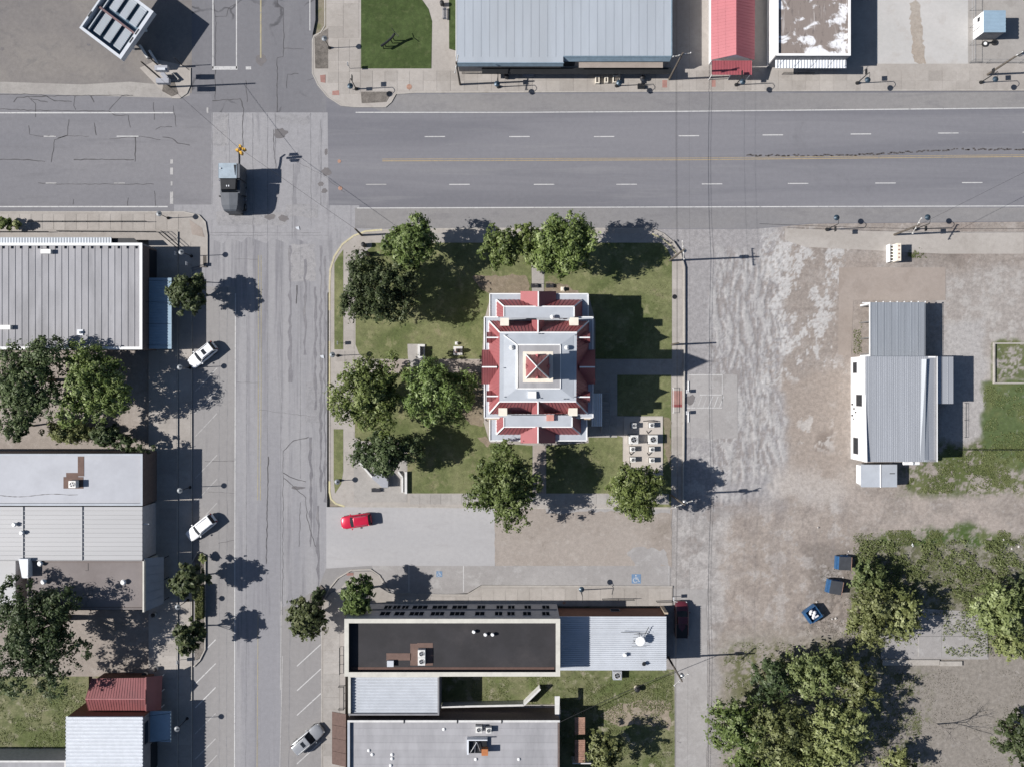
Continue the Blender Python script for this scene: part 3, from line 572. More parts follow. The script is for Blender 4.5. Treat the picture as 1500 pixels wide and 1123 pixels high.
# walks across the lawn (flush tops, slabs)
cw = raised('courthouse_walk', [(560,527),(706,527),(706,545),(560,545)], .137, 'dirtslab'); slabs(cw, 622, 527.5, 706, 544.5, 5, 1, .137, 'dirtslab')
ce = raised('courthouse_walk', [(872,527),(985,527),(985,548),(904,548),(904,640),(862,640),(862,560),(872,560)], .138, 'walk2'); slabs(ce, 873, 528, 984, 547, 7, 1, .138, 'walk2'); slabs(ce, 893.5, 549, 903.5, 637, 1, 6, .138, 'walk2')
cn = raised('courthouse_walk', [(779.5,350),(797,350),(797,430),(779.5,430)], .138, 'walk2'); slabs(cn, 780, 357, 796.6, 428, 1, 4, .138, 'walk2')
cs = raised('courthouse_walk', [(780.5,652),(799.5,652),(799.5,735),(780.5,735)], .138, 'walk2'); slabs(cs, 781, 652, 799, 722, 1, 4, .138, 'dirtslab')
pl = raised('memorial_plaza', [(505,640),(530,646),(596,648),(596.5,735),(505,735)], .139, 'walk2')
sp = raised('signal_pad', [(521,372),(545,352),(545,357),(530,380)], .139, 'walk2')
pad = raised('condenser_pad', [(914,610),(970,610),(970,700),(914,700)], .24, 'cpad') if False else structure(MB().prism(px([(914,610),(970.5,610),(970.5,702),(913,702)]), -.02, .24).build('condenser_pad', gmat('clean concrete pad', (.40,.365,.33), (.43,.40,.365), grain=.06)))
# bare dirt around the courthouse foot
M['dry'] = gmat('bare dry earth', (.22,.175,.135), (.17,.15,.10), (.26,.22,.18), mid=1.2, grain=.25, bump=.6)
for i, q in enumerate([[(690,405),(770,402),(778,430),(717,431),(705,425)], [(800,412),(835,420),(850,431),(798,431)], [(668,546),(706,546),(708,625),(690,620),(672,600)], [(700,640),(716,640),(717,650),(712,655)], [(972,612),(982,612),(982,690),(974,660)]]):
    gsheet('bare_earth', px(jag(q, 5, 2, i)), LZ+.004, M['dry'])
# grass blades as tufts over the lawn edges come later (stuff)

# west block: lower walk, upper walk
lw = raised('west_sidewalk', [(-2600,311),(270,311),(292,316),(301,326),(304,345),(304,388),(281,392),(281,2600),(258,2600),(258,352),(-2600,352)], .16, 'walk')
uw = raised('west_upper_sidewalk', [(219,352),(261,352),(261,2600),(219,2600)], .34, 'walk'); 
ub = raised('west_front_walk', [(-2600,338),(261,338),(261,352.2),(-2600,352.2)], .2, 'walk')
slabs(uw, 234, 364, 260, 1123, 1, 46, .34, 'walk'); slabs(lw, 262.5, 355, 280, 1123, 1, 46, .16, 'walk'); slabs(lw, -20, 314, 262, 337, 17, 1, .16, 'walk')
kerb(lw, [(-2600,311),(270,311),(292,316),(301,326),(304,345),(304,388),(281,396),(281,2600)], .19)
kerb(uw, [(261,340),(261,2600)], .36, 'kerb', .12)
MB().prism(px([(278,322),(296,334),(300,348),(282,344)]), .16, .182).build('ramp_pad', M['dirtslab'], lw)
raised('planting_bed', [(298,375),(303,375),(303,392),(298,392)], .185, 'bed')
pb = structure(MB().prism(px([(286,815),(294,808),(300,812),(300,950),(294,962),(286,966)]), -.02, .2).build('planter_bed', M['bed'])); kerb(pb, [(282,822),(290,808),(301,812),(301,950),(293,966),(284,975)], .25)
# south block
sw_ = raised('south_sidewalk', [(472,905),(474,880),(485,868),(500,860),(520,836),(545,836),(560,846),(572,868),(650,870),(685,870),(706,857),(985,858),(985,887),(506,887),(506,2600),(472,2600)], .13, 'walk')
kerb(sw_, [(472,2600),(472,905),(474,880),(482,862),(495,846),(515,834),(543,833),(556,842),(570,868),(650,870),(685,870),(706,857),(985,858)], .16)
slabs(sw_, 474, 900, 498, 1123, 1, 13, .13, 'walk2'); slabs(sw_, 706, 861, 984, 886, 16, 1, .13, 'walk'); slabs(sw_, 575, 873, 705, 886, 7, 1, .13, 'walk')
MB().prism(px([(508,838),(518,838),(518,842),(508,842)]), .13, .147).build('brick_ramp_pad', M['brick_red'], sw_); MB().prism(px([(972,863),(978,863),(978,873),(972,873)]), .13, .147).build('brick_ramp_pad', M['brick_red'], sw_)
raised('planting_bed', [(455,870),(470,856),(476,862),(474,884),(462,902),(452,890)], .17, 'bed')
# gas corner
gc = raised('corner_walk', [(205,100),(232,88),(268,96),(279,105),(279,125),(274,137),(262,144),(250,143),(232,128)], .10, 'walk'); kerb(gc, [(279,100),(279,125),(274,137),(264,144),(252,144)], .13)
raised('planting_bed', [(240,122),(256,120),(262,138),(252,142),(238,134)], .11, 'bed')
# fence strip and foundation on the east
fd = structure(MB().prism(px([(1454,502),(1456,502),(1456,562),(1454,562)]), 0, .35).build('foundation_wall', M['kerb'])); MB().prism(px([(1456,502),(1600,502),(1600,504),(1456,504)]), 0, .35).build('foundation_side', M['kerb'], fd); MB().prism(px([(1456,560),(1600,560),(1600,562),(1456,562)]), 0, .33).build('foundation_side', M['kerb'], fd)
fs = gsheet('old_house_slab', px([(1290,905),(1340,890),(1445,896),(1448,965),(1290,965)]), .03, M['pale2']); slabs(fs, 1345, 900, 1446, 962, 3, 2, .03, 'pale2', .12)
for q in ([(1292,965),(1375,965),(1375,973),(1292,973)], [(1376,967),(1408,967),(1408,974),(1376,974)]): MB().prism(px(q), .0, .3).build('foundation_step', M['kerb'], fs)

# ================================================================ BUILDINGS
def W(px0, py0, px1, py1, z):     # world rectangle of image pixels at height z
    a = P(px0, py0, z); b = P(px1, py1, z); return a.x, b.x, b.y, a.y
def win(root, side, u, z0, w, h, at, m='trim_white', mull=1):
    """window on a wall: side n/s/e/w, u = position along the wall, at = the wall plane"""
    s = {'n': 1, 's': -1, 'e': 1, 'w': -1}[side]; f = MB(); p = MB(); t = .07
    def B(mb, a0, a1, zz0, zz1, d0, d1):
        d0, d1 = at+s*d0, at+s*d1
        if side in 'ns': mb.box(a0, a1, d0, d1, zz0, zz1)
        else: mb.box(d0, d1, a0, a1, zz0, zz1)
    B(f, u-w/2-t, u+w/2+t, z0-t, z0, 0, .1); B(f, u-w/2-t, u+w/2+t, z0+h, z0+h+t, 0, .08); B(f, u-w/2-t, u-w/2, z0, z0+h, 0, .08); B(f, u+w/2, u+w/2+t, z0, z0+h, 0, .08)
    for k in range(mull): x = u-w/2+w*(k+1)/(mull+1); B(f, x-.03, x+.03, z0, z0+h, .005, .07)
    fo = f.build('window', M[m], root); B(p, u-w/2, u+w/2, z0, z0+h, .0, .03); p.build('pane', M['pane'], fo); return fo
def building(name, label, cat, x0, y0, x1, y1, h, wallm, roofm, par=.45, parm='parapet', pt=.35, z0=0, axis=None, pw=.9, rib=.04, wallmats=None, sides='nsew', pname='roof_panel', group=None, drop=None):
    a, b, c, d_ = W(x0, y0, x1, y1, h); r = empty(name, ((a+b)/2, (c+d_)/2, z0), label=label, cat=cat, group=group); t = .25
    i_ = .03
    for s, (p0, p1, q0, q1) in {'w': (a+i_, a+t, c+t, d_-t), 'e': (b-t, b-i_, c+t, d_-t), 's': (a+i_, b-i_, c+i_, c+t), 'n': (a+i_, b-i_, d_-t, d_-i_)}.items():
        MB().box(p0, p1, q0, q1, z0, h-.02).build('wall', M[(wallmats or {}).get(s, wallm)], r)
    rz = h-par
    MB().box(a+t, b-t, c+t, d_-t, rz-.2, rz-.02).build('roof_deck', M[roofm], r)
    if par > 0:
        if 'n' in sides: MB().box(a, b, d_-pt, d_, h-.02, h+.05).build('parapet_cap', M[parm], r)
        if 's' in sides: MB().box(a, b, c, c+pt, h-.02, h+.05).build('parapet_cap', M[parm], r)
        if 'w' in sides: MB().box(a, a+pt, c+pt, d_-pt, h-.02, h+.05).build('parapet_cap', M[parm], r)
        if 'e' in sides: MB().box(b-pt, b, c+pt, d_-pt, h-.02, h+.05).build('parapet_cap', M[parm], r)
    if axis:                         # separate roofing panels with a raised seam each
        A, B_, C_, D_ = a+pt, b-pt, c+pt, d_-pt
        if par == 0: A, B_, C_, D_ = a, b, c, d_
        n = max(1, round(((B_-A) if axis == 'x' else (D_-C_))/pw)); w = ((B_-A) if axis == 'x' else (D_-C_))/n; me = None
        for k in range(n):
            if me is None:
                m_ = MB()
                if axis == 'x': m_.box(0, w-.012, 0, D_-C_, 0, .03); m_.box(0, .07, 0, D_-C_, .03, .03+rib)
                else: m_.box(0, B_-A, 0, w-.012, 0, .03); m_.box(0, B_-A, 0, .07, .03, .03+rib)
                o = m_.build(pname, M[roofm], r, local=True); me = o.data
            else: o = bpy.data.objects.new(pname, me); COL.objects.link(o); o.parent = r
            o.location = Vector((A+(k*w if axis == 'x' else 0), C_+(k*w if axis == 'y' else 0), rz-.018)) - ORG[r.name]
    r['_b'] = (a, b, c, d_, rz); return r
def corr(root, name, a, b, c, d_, z, m, axis='x', pitch=.3, amp=.05, tilt=0):  # corrugated sheet, real ridges
    mb = MB(); n = int(((b-a) if axis == 'x' else (d_-c))/pitch*2); 
    v = []
    for k in range(n+1):
        f = k/n; zz = z + (amp if k % 2 else 0)
        if axis == 'x': x = a+(b-a)*f; v += [(x, c, zz), (x, d_, zz+tilt)]
        else: y = c+(d_-c)*f; v += [(a, y, zz), (b, y, zz+tilt)]
    fs = [(2*k, 2*k+2, 2*k+3, 2*k+1) for k in range(n)]
    mb.add(v, fs); mb.box(a, b, c, d_, z-.06, z-.01) if tilt == 0 else mb.add([(x, y, zz-.06) for x, y, zz in v], [f[::-1] for f in fs])
    return mb.build(name, M[m], root)
def vent(x, y, z, r=.18, h=.5, label=None, m='hvac', parent=None, root=None):
    c = P(x, y, z+h) ; c.z = z
    if root is not None: return MB().lathe(c, [(r*.7,0),(r*.7,h*.7),(r,h*.72),(r*.9,h),(.02,h+.05)], 12).build('roof_vent', M[m], root)
def unit(name, label, x, y, z, w, d_, h, fans=1, group=None, rz=0, hollow=False, m='hvac'):
    c = P(x, y, z+h); c.z = z; r = empty(name, c, label=label, cat='air conditioner', group=group); o = c
    b = MB().box(o.x-w/2, o.x+w/2, o.y-d_/2, o.y+d_/2, z+.08, z+h).build('casing', M[m], r, bevel=.03); MB().box(o.x-w/2-.05, o.x+w/2+.05, o.y-d_/2-.05, o.y+d_/2+.05, z+.002, z+.08).build('base_frame', M['steel_dark'], r)
    for k in range(fans):
        fx = o.x + (k-(fans-1)/2)*w/max(1, fans); fr = min(w/fans, d_)*.36
        g = MB().lathe((fx, o.y, z+h), [(fr,0.003),(fr*1.05,.06),(fr*.9,.06),(fr*.88,.01)], 20).build('fan_ring', M['hvac'], r)
        MB().lathe((fx, o.y, z+h), [(fr*.87,.005),(fr*.86,.02)], 20).build('fan_well', M['black'], r)
        bl = MB()
        for q in range(4): a_ = q*math.pi/2+.4; bl.obox((fx+math.cos(a_)*fr*.42, o.y+math.sin(a_)*fr*.42), a_, fr*.8, fr*.3, z+h+.022, z+h+.032)
        bl.lathe((fx, o.y, z+h+.02), [(fr*.2,0),(fr*.16,.03)], 10); bl.build('fan', M['steel'], r)
    return r
def pipe(root, pts, r=.04, m='steel', name='pipe'): return MB().path(pts, r).build(name, M[m], root)

# ---- courthouse
def courthouse():
    r = empty('courthouse', G(788, 545), label='courthouse with red metal roofs, white ridges and a small red capped tower', cat='courthouse')
    def wallbox(x0, y0, x1, y1, z, m='limestone', name='wall', zb=0, ins=.35):
        a, b, c, d_ = W(x0, y0, x1, y1, z); return (a+ins, b-ins, c+ins, d_-ins), MB().box(a+ins, b-ins, c+ins, d_-ins, zb, z-.3).build(name, M[m], r)
    bs = []
    bs.append((wallbox(717,430,862,470,7), 7)); bs.append((wallbox(709,464,869,618,8), 8)); bs.append((wallbox(706,512,871,562,8.0,ins=.25), 8)); bs.append((wallbox(717,610,860,645,7), 7))
    for ((a, b, c, d_), o), z in bs[:1]:
        for k in range(7): win(r, 'n', a+1+k*(b-a-2)/6, 1.2, 1, 2, d_); win(r, 'n', a+1+k*(b-a-2)/6, 4.2, 1, 2, d_)
    for ((a, b, c, d_), o), z in bs[3:]:
        for k in range(7): win(r, 's', a+1+k*(b-a-2)/6, 1.2, 1, 2, c); win(r, 's', a+1+k*(b-a-2)/6, 4.2, 1, 2, c)
    for ((a, b, c, d_), o), z in bs[1:3]:
        ys = [c+1.2, c+3, d_-3, d_-1.2] if z == 8 and o is bs[1][0][1] else [(c+d_)/2-1.4, (c+d_)/2, (c+d_)/2+1.4]
        for y in ys:
            for zz in (1.2, 4.6): win(r, 'w', y, zz, .9, 2.1, a); win(r, 'e', y, zz, .9, 2.1, b)
    # ledges (pale gutter roofs)
    def ledge(poly, z, t=.3): return MB().prism([tuple(P(x, y, z)[:2]) for x, y in poly], z-t, z).build('cornice', M['roof_deckblue'], r)
    ledge([(717,430),(862,430),(862,468),(717,468)], 7); ledge([(717,610),(860,610),(860,645.5),(717,645.5)], 7)
    ledge([(709,464),(869,464),(869,612),(709,612)], 8, .35); 
    def lip(pts, z, w=.14): # white outer gutter edge
        for a_, b_ in zip(pts, pts[1:]):
            p, q = P(*a_, z), P(*b_, z); u = (q-p).normalized(); n_ = Vector((-u.y, u.x, 0))*w/2
            MB().add([p-n_, q-n_, q+n_, p+n_]+[v+Vector((0,0,.12)) for v in (p-n_, q-n_, q+n_, p+n_)], [(4,5,6,7),(0,1,5,4),(1,2,6,5),(2,3,7,6),(3,0,4,7)]).build('gutter_edge', M['trim_white'], r)
    lip([(717.5,464),(717.5,430.5),(764,430.5)], 7.01); lip([(815,430.5),(861.5,430.5),(861.5,464)], 7.01); lip([(717.5,613),(717.5,645),(763,645)], 7.01); lip([(813,645),(859.5,645),(859.5,613)], 7.01)
    lip([(709.5,512),(709.5,464.5),(730,464.5)], 8.01); lip([(842,464.5),(868.5,464.5),(868.5,512)], 8.01); lip([(709.5,562),(709.5,611.5),(732,611.5)], 8.01); lip([(840,611.5),(868.5,611.5),(868.5,562)], 8.01)
    # mansards
    def slope(pts, ribs=0, m='red_metal', name='roof_slope'): return MB().slab([P(*p) for p in pts], .1, ribs, .05, .03).build(name, M[m], r)
    def cap(a_, b_, w=.17, name='ridge_cap'):
        p, q = P(*a_), P(*b_); u = (q-p).normalized(); n_ = u.cross(Vector((0,0,1))).normalized()*w/2; up = Vector((0,0,.1))
        MB().add([p-n_-up, q-n_-up, q+n_-up, p+n_-up, p-n_+up, q-n_+up, q+n_+up, p+n_+up], [(0,3,2,1),(4,5,6,7),(0,1,5,4),(1,2,6,5),(2,3,7,6),(3,0,4,7)]).build(name, M['trim_white'], r)
    zl, zd = 7.02, 9.0
    O = [(727,439,zl),(853,439,zl),(853,464,zl),(727,464,zl)]; I = [(738,449,zd),(841,449,zd),(841,464,zd),(738,464,zd)]
    slope([O[1],O[0],I[0],I[1]], 20); slope([O[0],O[3],I[3],I[0]], 5); slope([O[2],O[1],I[1],I[2]], 5)
    cap(O[0], I[0]); cap(O[1], I[1]); cap(I[0], I[1], .14); cap(O[3], O[0], .14); cap(I[0], I[3], .14); cap(I[1], I[2], .14)
    MB().prism([tuple(P(x, y, zd)[:2]) for x, y in [(738,449),(841,449),(841,466),(738,466)]], zd-.15, zd).build('flat_roof', M['roof_deckblue'], r)
    O = [(727,636,zl),(851,636,zl),(851,611,zl),(727,611,zl)]; I = [(738,625,zd),(838,625,zd),(838,611,zd),(738,611,zd)]
    slope([O[0],O[1],I[1],I[0]], 20); slope([O[3],O[0],I[0],I[3]], 5); slope([O[1],O[2],I[2],I[1]], 5)
    cap(O[0], I[0]); cap(O[1], I[1]); cap(I[0], I[1], .14); cap(O[3], O[0], .14); cap(I[0], I[3], .14); cap(I[1], I[2], .14)
    MB().prism([tuple(P(x, y, zd)[:2]) for x, y in [(738,608),(838,608),(838,625),(738,625)]], zd-.15, zd).build('flat_roof', M['roof_deckblue'], r)
    # centre block
    zl, zd = 8.02, 11.0
    O = [(716,470,zl),(863,470,zl),(861,606,zl),(716,606,zl)]; I = [(732,487,zd),(845,487,zd),(844,588,zd),(731.5,588,zd)]
    MB().prism([tuple(P(*p)[:2]) for p in [(O[0][0],O[0][1],zl),(O[1][0],O[1][1],zl),(O[2][0],O[2][1],zl),(O[3][0],O[3][1],zl)]], zl-.3, zl+.02)
    slope([O[1],O[0],I[0],I[1]], 24); slope([O[3],O[2],I[2],I[3]], 24); slope([O[0],O[3],I[3],I[0]], 22); slope([O[2],O[1],I[1],I[2]], 22)
    for a_, b_ in ((0,0),(1,1),(2,2),(3,3)): cap(O[a_], I[b_])
    for a_, b_ in ((0,1),(2,3)): cap(I[a_], I[b_], .15)
    cap((716,512,zl),(716,471,zl),.13); cap((716,604,zl),(716,560,zl),.13)
    MB().prism([tuple(P(*p)[:2]) for p in I], zd-.15, zd+.02).build('flat_roof', M['roof_deckblue'], r)
    # low hips of the deck up to the tower platform
    zp = 11.35; J = [(757,505,zp),(821,505,zp),(821,569,zp),(757,569,zp)]; K = [(738,491,zd+.04),(840,491,zd+.04),(840,584,zd+.04),(738,584,zd+.04)]
    for q in ([K[1],K[0],J[0],J[1]],[K[3],K[2],J[2],J[3]],[K[0],K[3],J[3],J[0]],[K[2],K[1],J[1],J[2]]): slope(q, 0, 'roof_deckblue', 'hip_panel')
    cap(K[0], J[0], .1); cap(J[0],J[1],.16); cap(J[3],J[0],.26); cap(J[2],J[3],.14); cap(J[1],J[2],.1)
    MB().prism([tuple(P(*p)[:2]) for p in J], zp-.15, zp+.01).build('platform', M['roof_grey'], r)
    # gables
    def gable(side, cx, w, y_out, y_in, ze, zr, zin=None, ribs=8):
        zin = zin or zr
        if side in 'ns': e0, e1, r0, r1 = (cx-w, y_out, ze), (cx+w, y_out, ze), (cx, y_out, zr), (cx, y_in, zr)
        else: e0, e1, r0, r1 = (y_out, cx-w, ze), (y_out, cx+w, ze), (y_out, cx, zr), (y_in, cx, zr)
        p0, p1, q0, q1 = P(*e0), P(*e1), P(*r0), P(*r1)
        dirv = q1-q0
        b0, b1 = p0+dirv, p1+dirv
        s = 1
        d1 = r.name
        MB().slab([p0, b0, q1, q0], .08, ribs, .035, .025).build('gable_slope', M['red_metal'], r); MB().slab([b1, p1, q0, q1], .08, ribs, .035, .025).build('gable_slope', M['red_metal'], r)
        dn = dirv.normalized()*.25
        MB().add([p0+dn, p1+dn, q0+dn, p0+dn-Vector((0,0,1.2)), p1+dn-Vector((0,0,1.2))], [(0,1,2),(3,4,1,0)]).build('gable_wall', M['cream'], r)
        cap(r0, r1, .17)
        return r0
    gable('n', 788.5, 26, 427, 449, 7.2, 9.4); gable('s', 788, 25.5, 648.5, 625, 7.2, 9.4)
    gable('w', 537.5, 25, 706, 728, 8.1, 10.9, ribs=6); gable('e', 537.5, 25, 871.5, 849, 8.1, 10.9, ribs=6)
    gable('w', 494.5, 8, 713, 731, 8.9, 10.6, ribs=3); gable('w', 580, 8, 713, 731, 8.9, 10.6, ribs=3); gable('e', 494.5, 8.5, 864, 846, 8.9, 10.6, ribs=3); gable('e', 581, 8, 864, 845, 8.9, 10.6, ribs=3)
    gable('n', 788, 9, 469, 487, 9.2, 11.2, ribs=3); gable('s', 788, 9, 606, 588, 9.2, 11.2, ribs=3)
    # tower: shaft, cornice, roof
    zt = 17.0; a, b, c, d_ = W(766, 515, 810, 560, zt)
    MB().box(a+.35, b-.35, c+.35, d_-.35, 11.0, zt-.6).build('tower_shaft', M['cream'], r); MB().box(a, b, c, d_, zt-.6, zt).build('tower_cornice', M['cream'], r)
    for sd, at, lo, hi in (('n', d_-.35, a, b), ('s', c+.35, a, b), ('e', b-.35, c, d_), ('w', a+.35, c, d_)): win(r, sd, (lo+hi)/2, 13, .9, 2.2, at)
    ap = P(786.5, 537, 21.6); bx = W(770.5, 519.5, 804.5, 554, zt+.1); Q = [Vector((bx[0],bx[2],zt+.02)), Vector((bx[1],bx[2],zt+.02)), Vector((bx[1],bx[3],zt+.02)), Vector((bx[0],bx[3],zt+.02))]
    for i in range(4):
        p, q = Q[i], Q[(i+1) % 4]; mb = MB(); mb.add([p, q, ap], [(0,1,2)]); 
        for k in range(1, 6):
            f = k/6; s0 = p.lerp(q, f); g = 1-abs(2*f-1); s1 = s0 + (ap-(p+q)/2)*g*.97; mb.tube(s0, s1, .03, .03, 4)
        mb.build('tower_roof_slope', M['red_metal'], r)
        u = (ap-p); MB().tube(p, ap, .09, .07, 6).build('ridge_cap', M['trim_white'], r)
        mid = (p+q)/2; dm = (ap-mid)*.22+mid; out = Vector((mid.x-ap.x, mid.y-ap.y, 0)).normalized(); MB().add([mid+out*.05+(q-p).normalized()*.35, mid+out*.05-(q-p).normalized()*.35, mid+out*.05+Vector((0,0,.9)), dm+Vector((0,0,.1))], [(0,1,2),(0,2,3),(1,3,2)]).build('tower_dormer', M['red_bright'], r)
    MB().tube(ap-Vector((0,0,.1)), ap+Vector((0,0,.9)), .06, .01, 6).build('finial', M['trim_white'], r)
    for k, (x, y) in enumerate([(739,471.5),(841,471),(736.5,603),(839.5,603)]):
        zc = 11.2; p = P(x, y, zc); mb = MB().box(p.x-.5, p.x+.5, p.y-.45, p.y+.45, 7.5, zc-.25); ch = mb.build('chimney', M['cream'], r); MB().box(p.x-.58, p.x+.58, p.y-.52, p.y+.52, zc-.25, zc).build('chimney_cap', M['cream'], ch)
    MB().box(*W(810,611,812,613,9)[:2], 0, 0, 0, 0) if False else None
    p = P(806, 611.5, 9.6); MB().box(p.x-.5, p.x+.5, p.y-.42, p.y+.42, 8.95, 9.5).build('roof_hatch', mat('salmon hatch', (.5,.24,.2), .6), r)
    p = P(779.5, 578, 11.6); MB().box(p.x-.55, p.x+.55, p.y-.45, p.y+.45, 10.95, 11.6).build('roof_hatch', M['trim_white'], r)
    for x, y in ((810,463),(749,509.5),(830,509.5)): p = P(x, y, 11.2); MB().lathe((p.x,p.y,8.9 if y < 470 else 10.9), [(.2,0),(.2,.5),(.32,.55),(.3,.75),(.05,.95)], 12).build('roof_vent', M['trim_white'], r)
    for x, y in ((740,491),(789,489),(793,489),(738,539),(739,581),(786,583),(792,583),(826,584),(830,584),(824,608),(829,608),(841,581),(842,491)): p = P(x, y, 11.1); z_ = 8.98 if 600 < y else 10.98; MB().tube((p.x,p.y,z_), (p.x,p.y,z_+.35), .06, .06, 8).build('vent_pipe', M['steel'], r)
    # entry steps north, ramp and covered stair east
    for k in range(3): MB().prism(px([(779-k*2,431),(797+k*2,431),(797+k*2,427-k*1.5+4),(779-k*2,427-k*1.5+4)]), .0, .6-k*.17).build('entry_step', M['walk2'], r)
    return r
ch = courthouse()
rs = empty('covered_ramp', G(880, 600), label='blue grey metal canopy over the ramp on the shaded east side of the courthouse', cat='ramp')
a, b, c, d_ = W(866, 576, 882, 624, 3.0); corr(rs, 'canopy_roof', a, b, c, d_, 2.9, 'metal_bright', 'x', .3, .08)
a2, b2, c2, d2 = W(882, 588, 893, 633, 1.6); 
for k in range(12): MB().box(a2, b2, c2+k*(d2-c2)/12, c2+(k+1)*(d2-c2)/12-.03, .14, .3+k*.11).build('step', M['walk2'], rs)
for x in (a2-.02, b2+.02): MB().path([(x, c2, 1.1), (x, d2, 2.4)], .04).build('handrail', M['steel'], rs)
for x, y in ((a+.1, c+.1), (b-.1, c+.1), (b-.1, d_-.1)): MB().tube((x, y, .13), (x, y, 2.88), .06).build('post', M['steel'], rs)
MB().path([(b2+.05, d2, .95), (b2+.05, d2+1.2, .95), (a, d2+1.2, .95)], .04).build('handrail', M['steel'], rs)
# ---- west row
w1 = building('shop_building', 'long low building with grey seamed roof and white rim behind the lone sidewalk tree', 'shop', -160, 356, 208.5, 512, 5.4, 'brick_brown', 'roof_grey', .4, 'trim_white', .38, axis='x', pw=.93, rib=.055, wallmats={'n': 'wall_grey'})
a, b, c, d_, rz = w1['_b']
for k in range(28): MB().box(a+.5+k*1.25, a+.56+k*1.25, d_-.75, d_-.38, rz, rz+.22).build('gutter_bracket', M['steel_dark'], w1) if a+.5+k*1.25 > P(0,0,5)[0]-1 else None
g1 = MB(); g1.box(b-.03, b+.06, c+.3, c+3.4, 0.5, 2.9); g1.build('shop_window', M['glass'], w1); MB().box(b-.03, b+.06, c+4.4, c+8.6, .5, 2.9).build('shop_window', M['glass'], w1); MB().box(b-.03, b+.06, c+9.6, d_-.5, .5, 2.9).build('shop_window', M['glass'], w1); MB().box(b-.03, b+.08, c+3.5, c+4.3, .34, 2.6).build('door', M['steel_dark'], w1)
v = P(117, 487, 5.2); MB().box(v.x-.4, v.x+.4, v.y-.4, v.y+.4, rz, rz+.15).build('vent_flashing', M['metal_bright'], w1); MB().lathe((v.x,v.y,rz+.15), [(.2,0),(.2,.3),(.05,.4)], 10).build('roof_vent', M['trim_white'], w1)
for x, y in ((10,479),(69,368)): v = P(x, y, 5.6); MB().box(v.x-.9, v.x+.5, v.y-.35, v.y+.25, rz+.02, rz+.65).build('roof_unit', M['hvac'], w1)
aw = empty('awning', P(235, 460, 3.2), label='blue metal awning on the street front beneath the lone sidewalk tree', cat='awning')
A, B_, C_, D_ = W(218, 407, 251.5, 511, 3.2)
A = b + .02
corr(aw, 'awning_sheet', A, B_, C_, D_, 3.15, 'awning_blue', 'y', .4, .05); MB().box(B_-.05, B_, C_, D_, 2.95, 3.25).build('fascia', M['metal_blue_trim'], aw)
for k in range(4): y = C_+.5+k*(D_-C_-1)/3; MB().path([(b+.05, y, 4.4), (B_-.2, y, 3.22)], .025).build('tie_rod', M['steel_dark'], aw)
aw2 = empty('awning', P(60, 352, 3.4), label='long pale blue awning along the north wall of the grey seamed roof building', cat='awning')
A, B_, C_, D_ = W(-160, 348.5, 163, 357, 3.6); corr(aw2, 'awning_sheet', A, B_, w1['_b'][3]+.02, P(0,348.5,3.6).y, 3.55, 'metal_blue', 'x', .4, .04)
MB().box(A, B_, P(0,348.5,3.6).y, P(0,348.5,3.6).y+.06, 3.3, 3.65).build('fascia', M['metal_blue'], aw2)
MB().prism([tuple(P(x, y, 3)[:2]) for x, y in ((163,349),(196,349),(204,357),(163,357))], 2.8, 3.0).build('end_canopy', M['steel_dark'], aw2)

w2 = building('shop_building', 'building with smooth pale grey roof and one small cooler on a brown mat', 'shop', -160, 664, 209, 740, 5.4, 'brick_brown', 'roof_membrane', .25, 'roof_deckblue', .3, sides='nsew')
a, b, c, d_, rz = w2['_b']
for q in ((93,698,122,715), (114,668,123,697), (97,692,114,698)): aa = W(*q, rz); MB().box(*aa, rz-.02, rz+.012+q[0]*.00005).build('walkway_mat', M['patch_brown'], w2)
unit('rooftop_cooler', 'small white rooftop cooler on the brown mat of the pale grey roof', 105.5, 709, rz, 1.0, 1.0, 1.1)
cr_ = MB(); cr_.strip([tuple(P(x, 725+math.sin(x*.06)*2-(x > 100)*(x-100)*.15, rz)[:2]) for x in range(-10, 118, 4)], .07, rz+.004, .6); cr_.build('roof_seam', M['tar'], w2)
w3 = building('shop_building', 'building with cream ribbed metal roof, joined to the pale grey roof on the west row', 'shop', -160, 741.5, 208.5, 820, 5.2, 'brick_dark', 'roof_cream', 0, axis='y', pw=.62, rib=.10)
a, b, c, d_, rz = w3['_b']
for x in (33.5, 120): aa = W(x, 741.5, x+1.2, 820, rz); MB().box(aa[0], aa[1], aa[2], aa[3], rz+.02, rz+.16).build('cross_seam', M['roof_cream'], w3)
for x, y in ((20,768),(31,780)): v = P(x, y, rz+.5); MB().lathe((v.x,v.y,rz), [(.2,0),(.2,.35),(.33,.4),(.25,.6)], 12).build('roof_vent', M['trim_white'], w3)
MB().box(b, b+.7, P(0,767.5,5).y-.05, P(0,767.5,5).y+.05, 4.6, 4.7).build('sign_bracket', M['trim_white'], w3)
w4 = building('shop_building', 'building with flat grey brown roof and slanting grey street canopy, beside the big shade tree', 'shop', 40, 820.5, 210.5, 892, 5.0, 'brick_brown', 'roof_brown', .15, 'roof_brown', .2)
a, b, c, d_, rz = w4['_b']
MB().box(b-.02, b+.2, P(0,895,5).y, d_, 0, 5.35).build('front_parapet', M['parapet_cream'], w4)
aa = W(27, 818, 41, 846, 6.0); MB().prism([(aa[0],aa[3]),(aa[1],aa[3]),(aa[1],aa[2]),(aa[0]+.5,aa[2])], 4.2, 6.0).build('stair_head', M['metal_bright'], w4)
for x, y in ((58,825),(63,852),(180,852.5)): v = P(x, y, rz+.5); MB().lathe((v.x,v.y,rz), [(.28,0),(.28,.35),(.4,.4),(.25,.6)], 12).build('roof_vent', M['trim_white'], w4)
cr_ = MB()
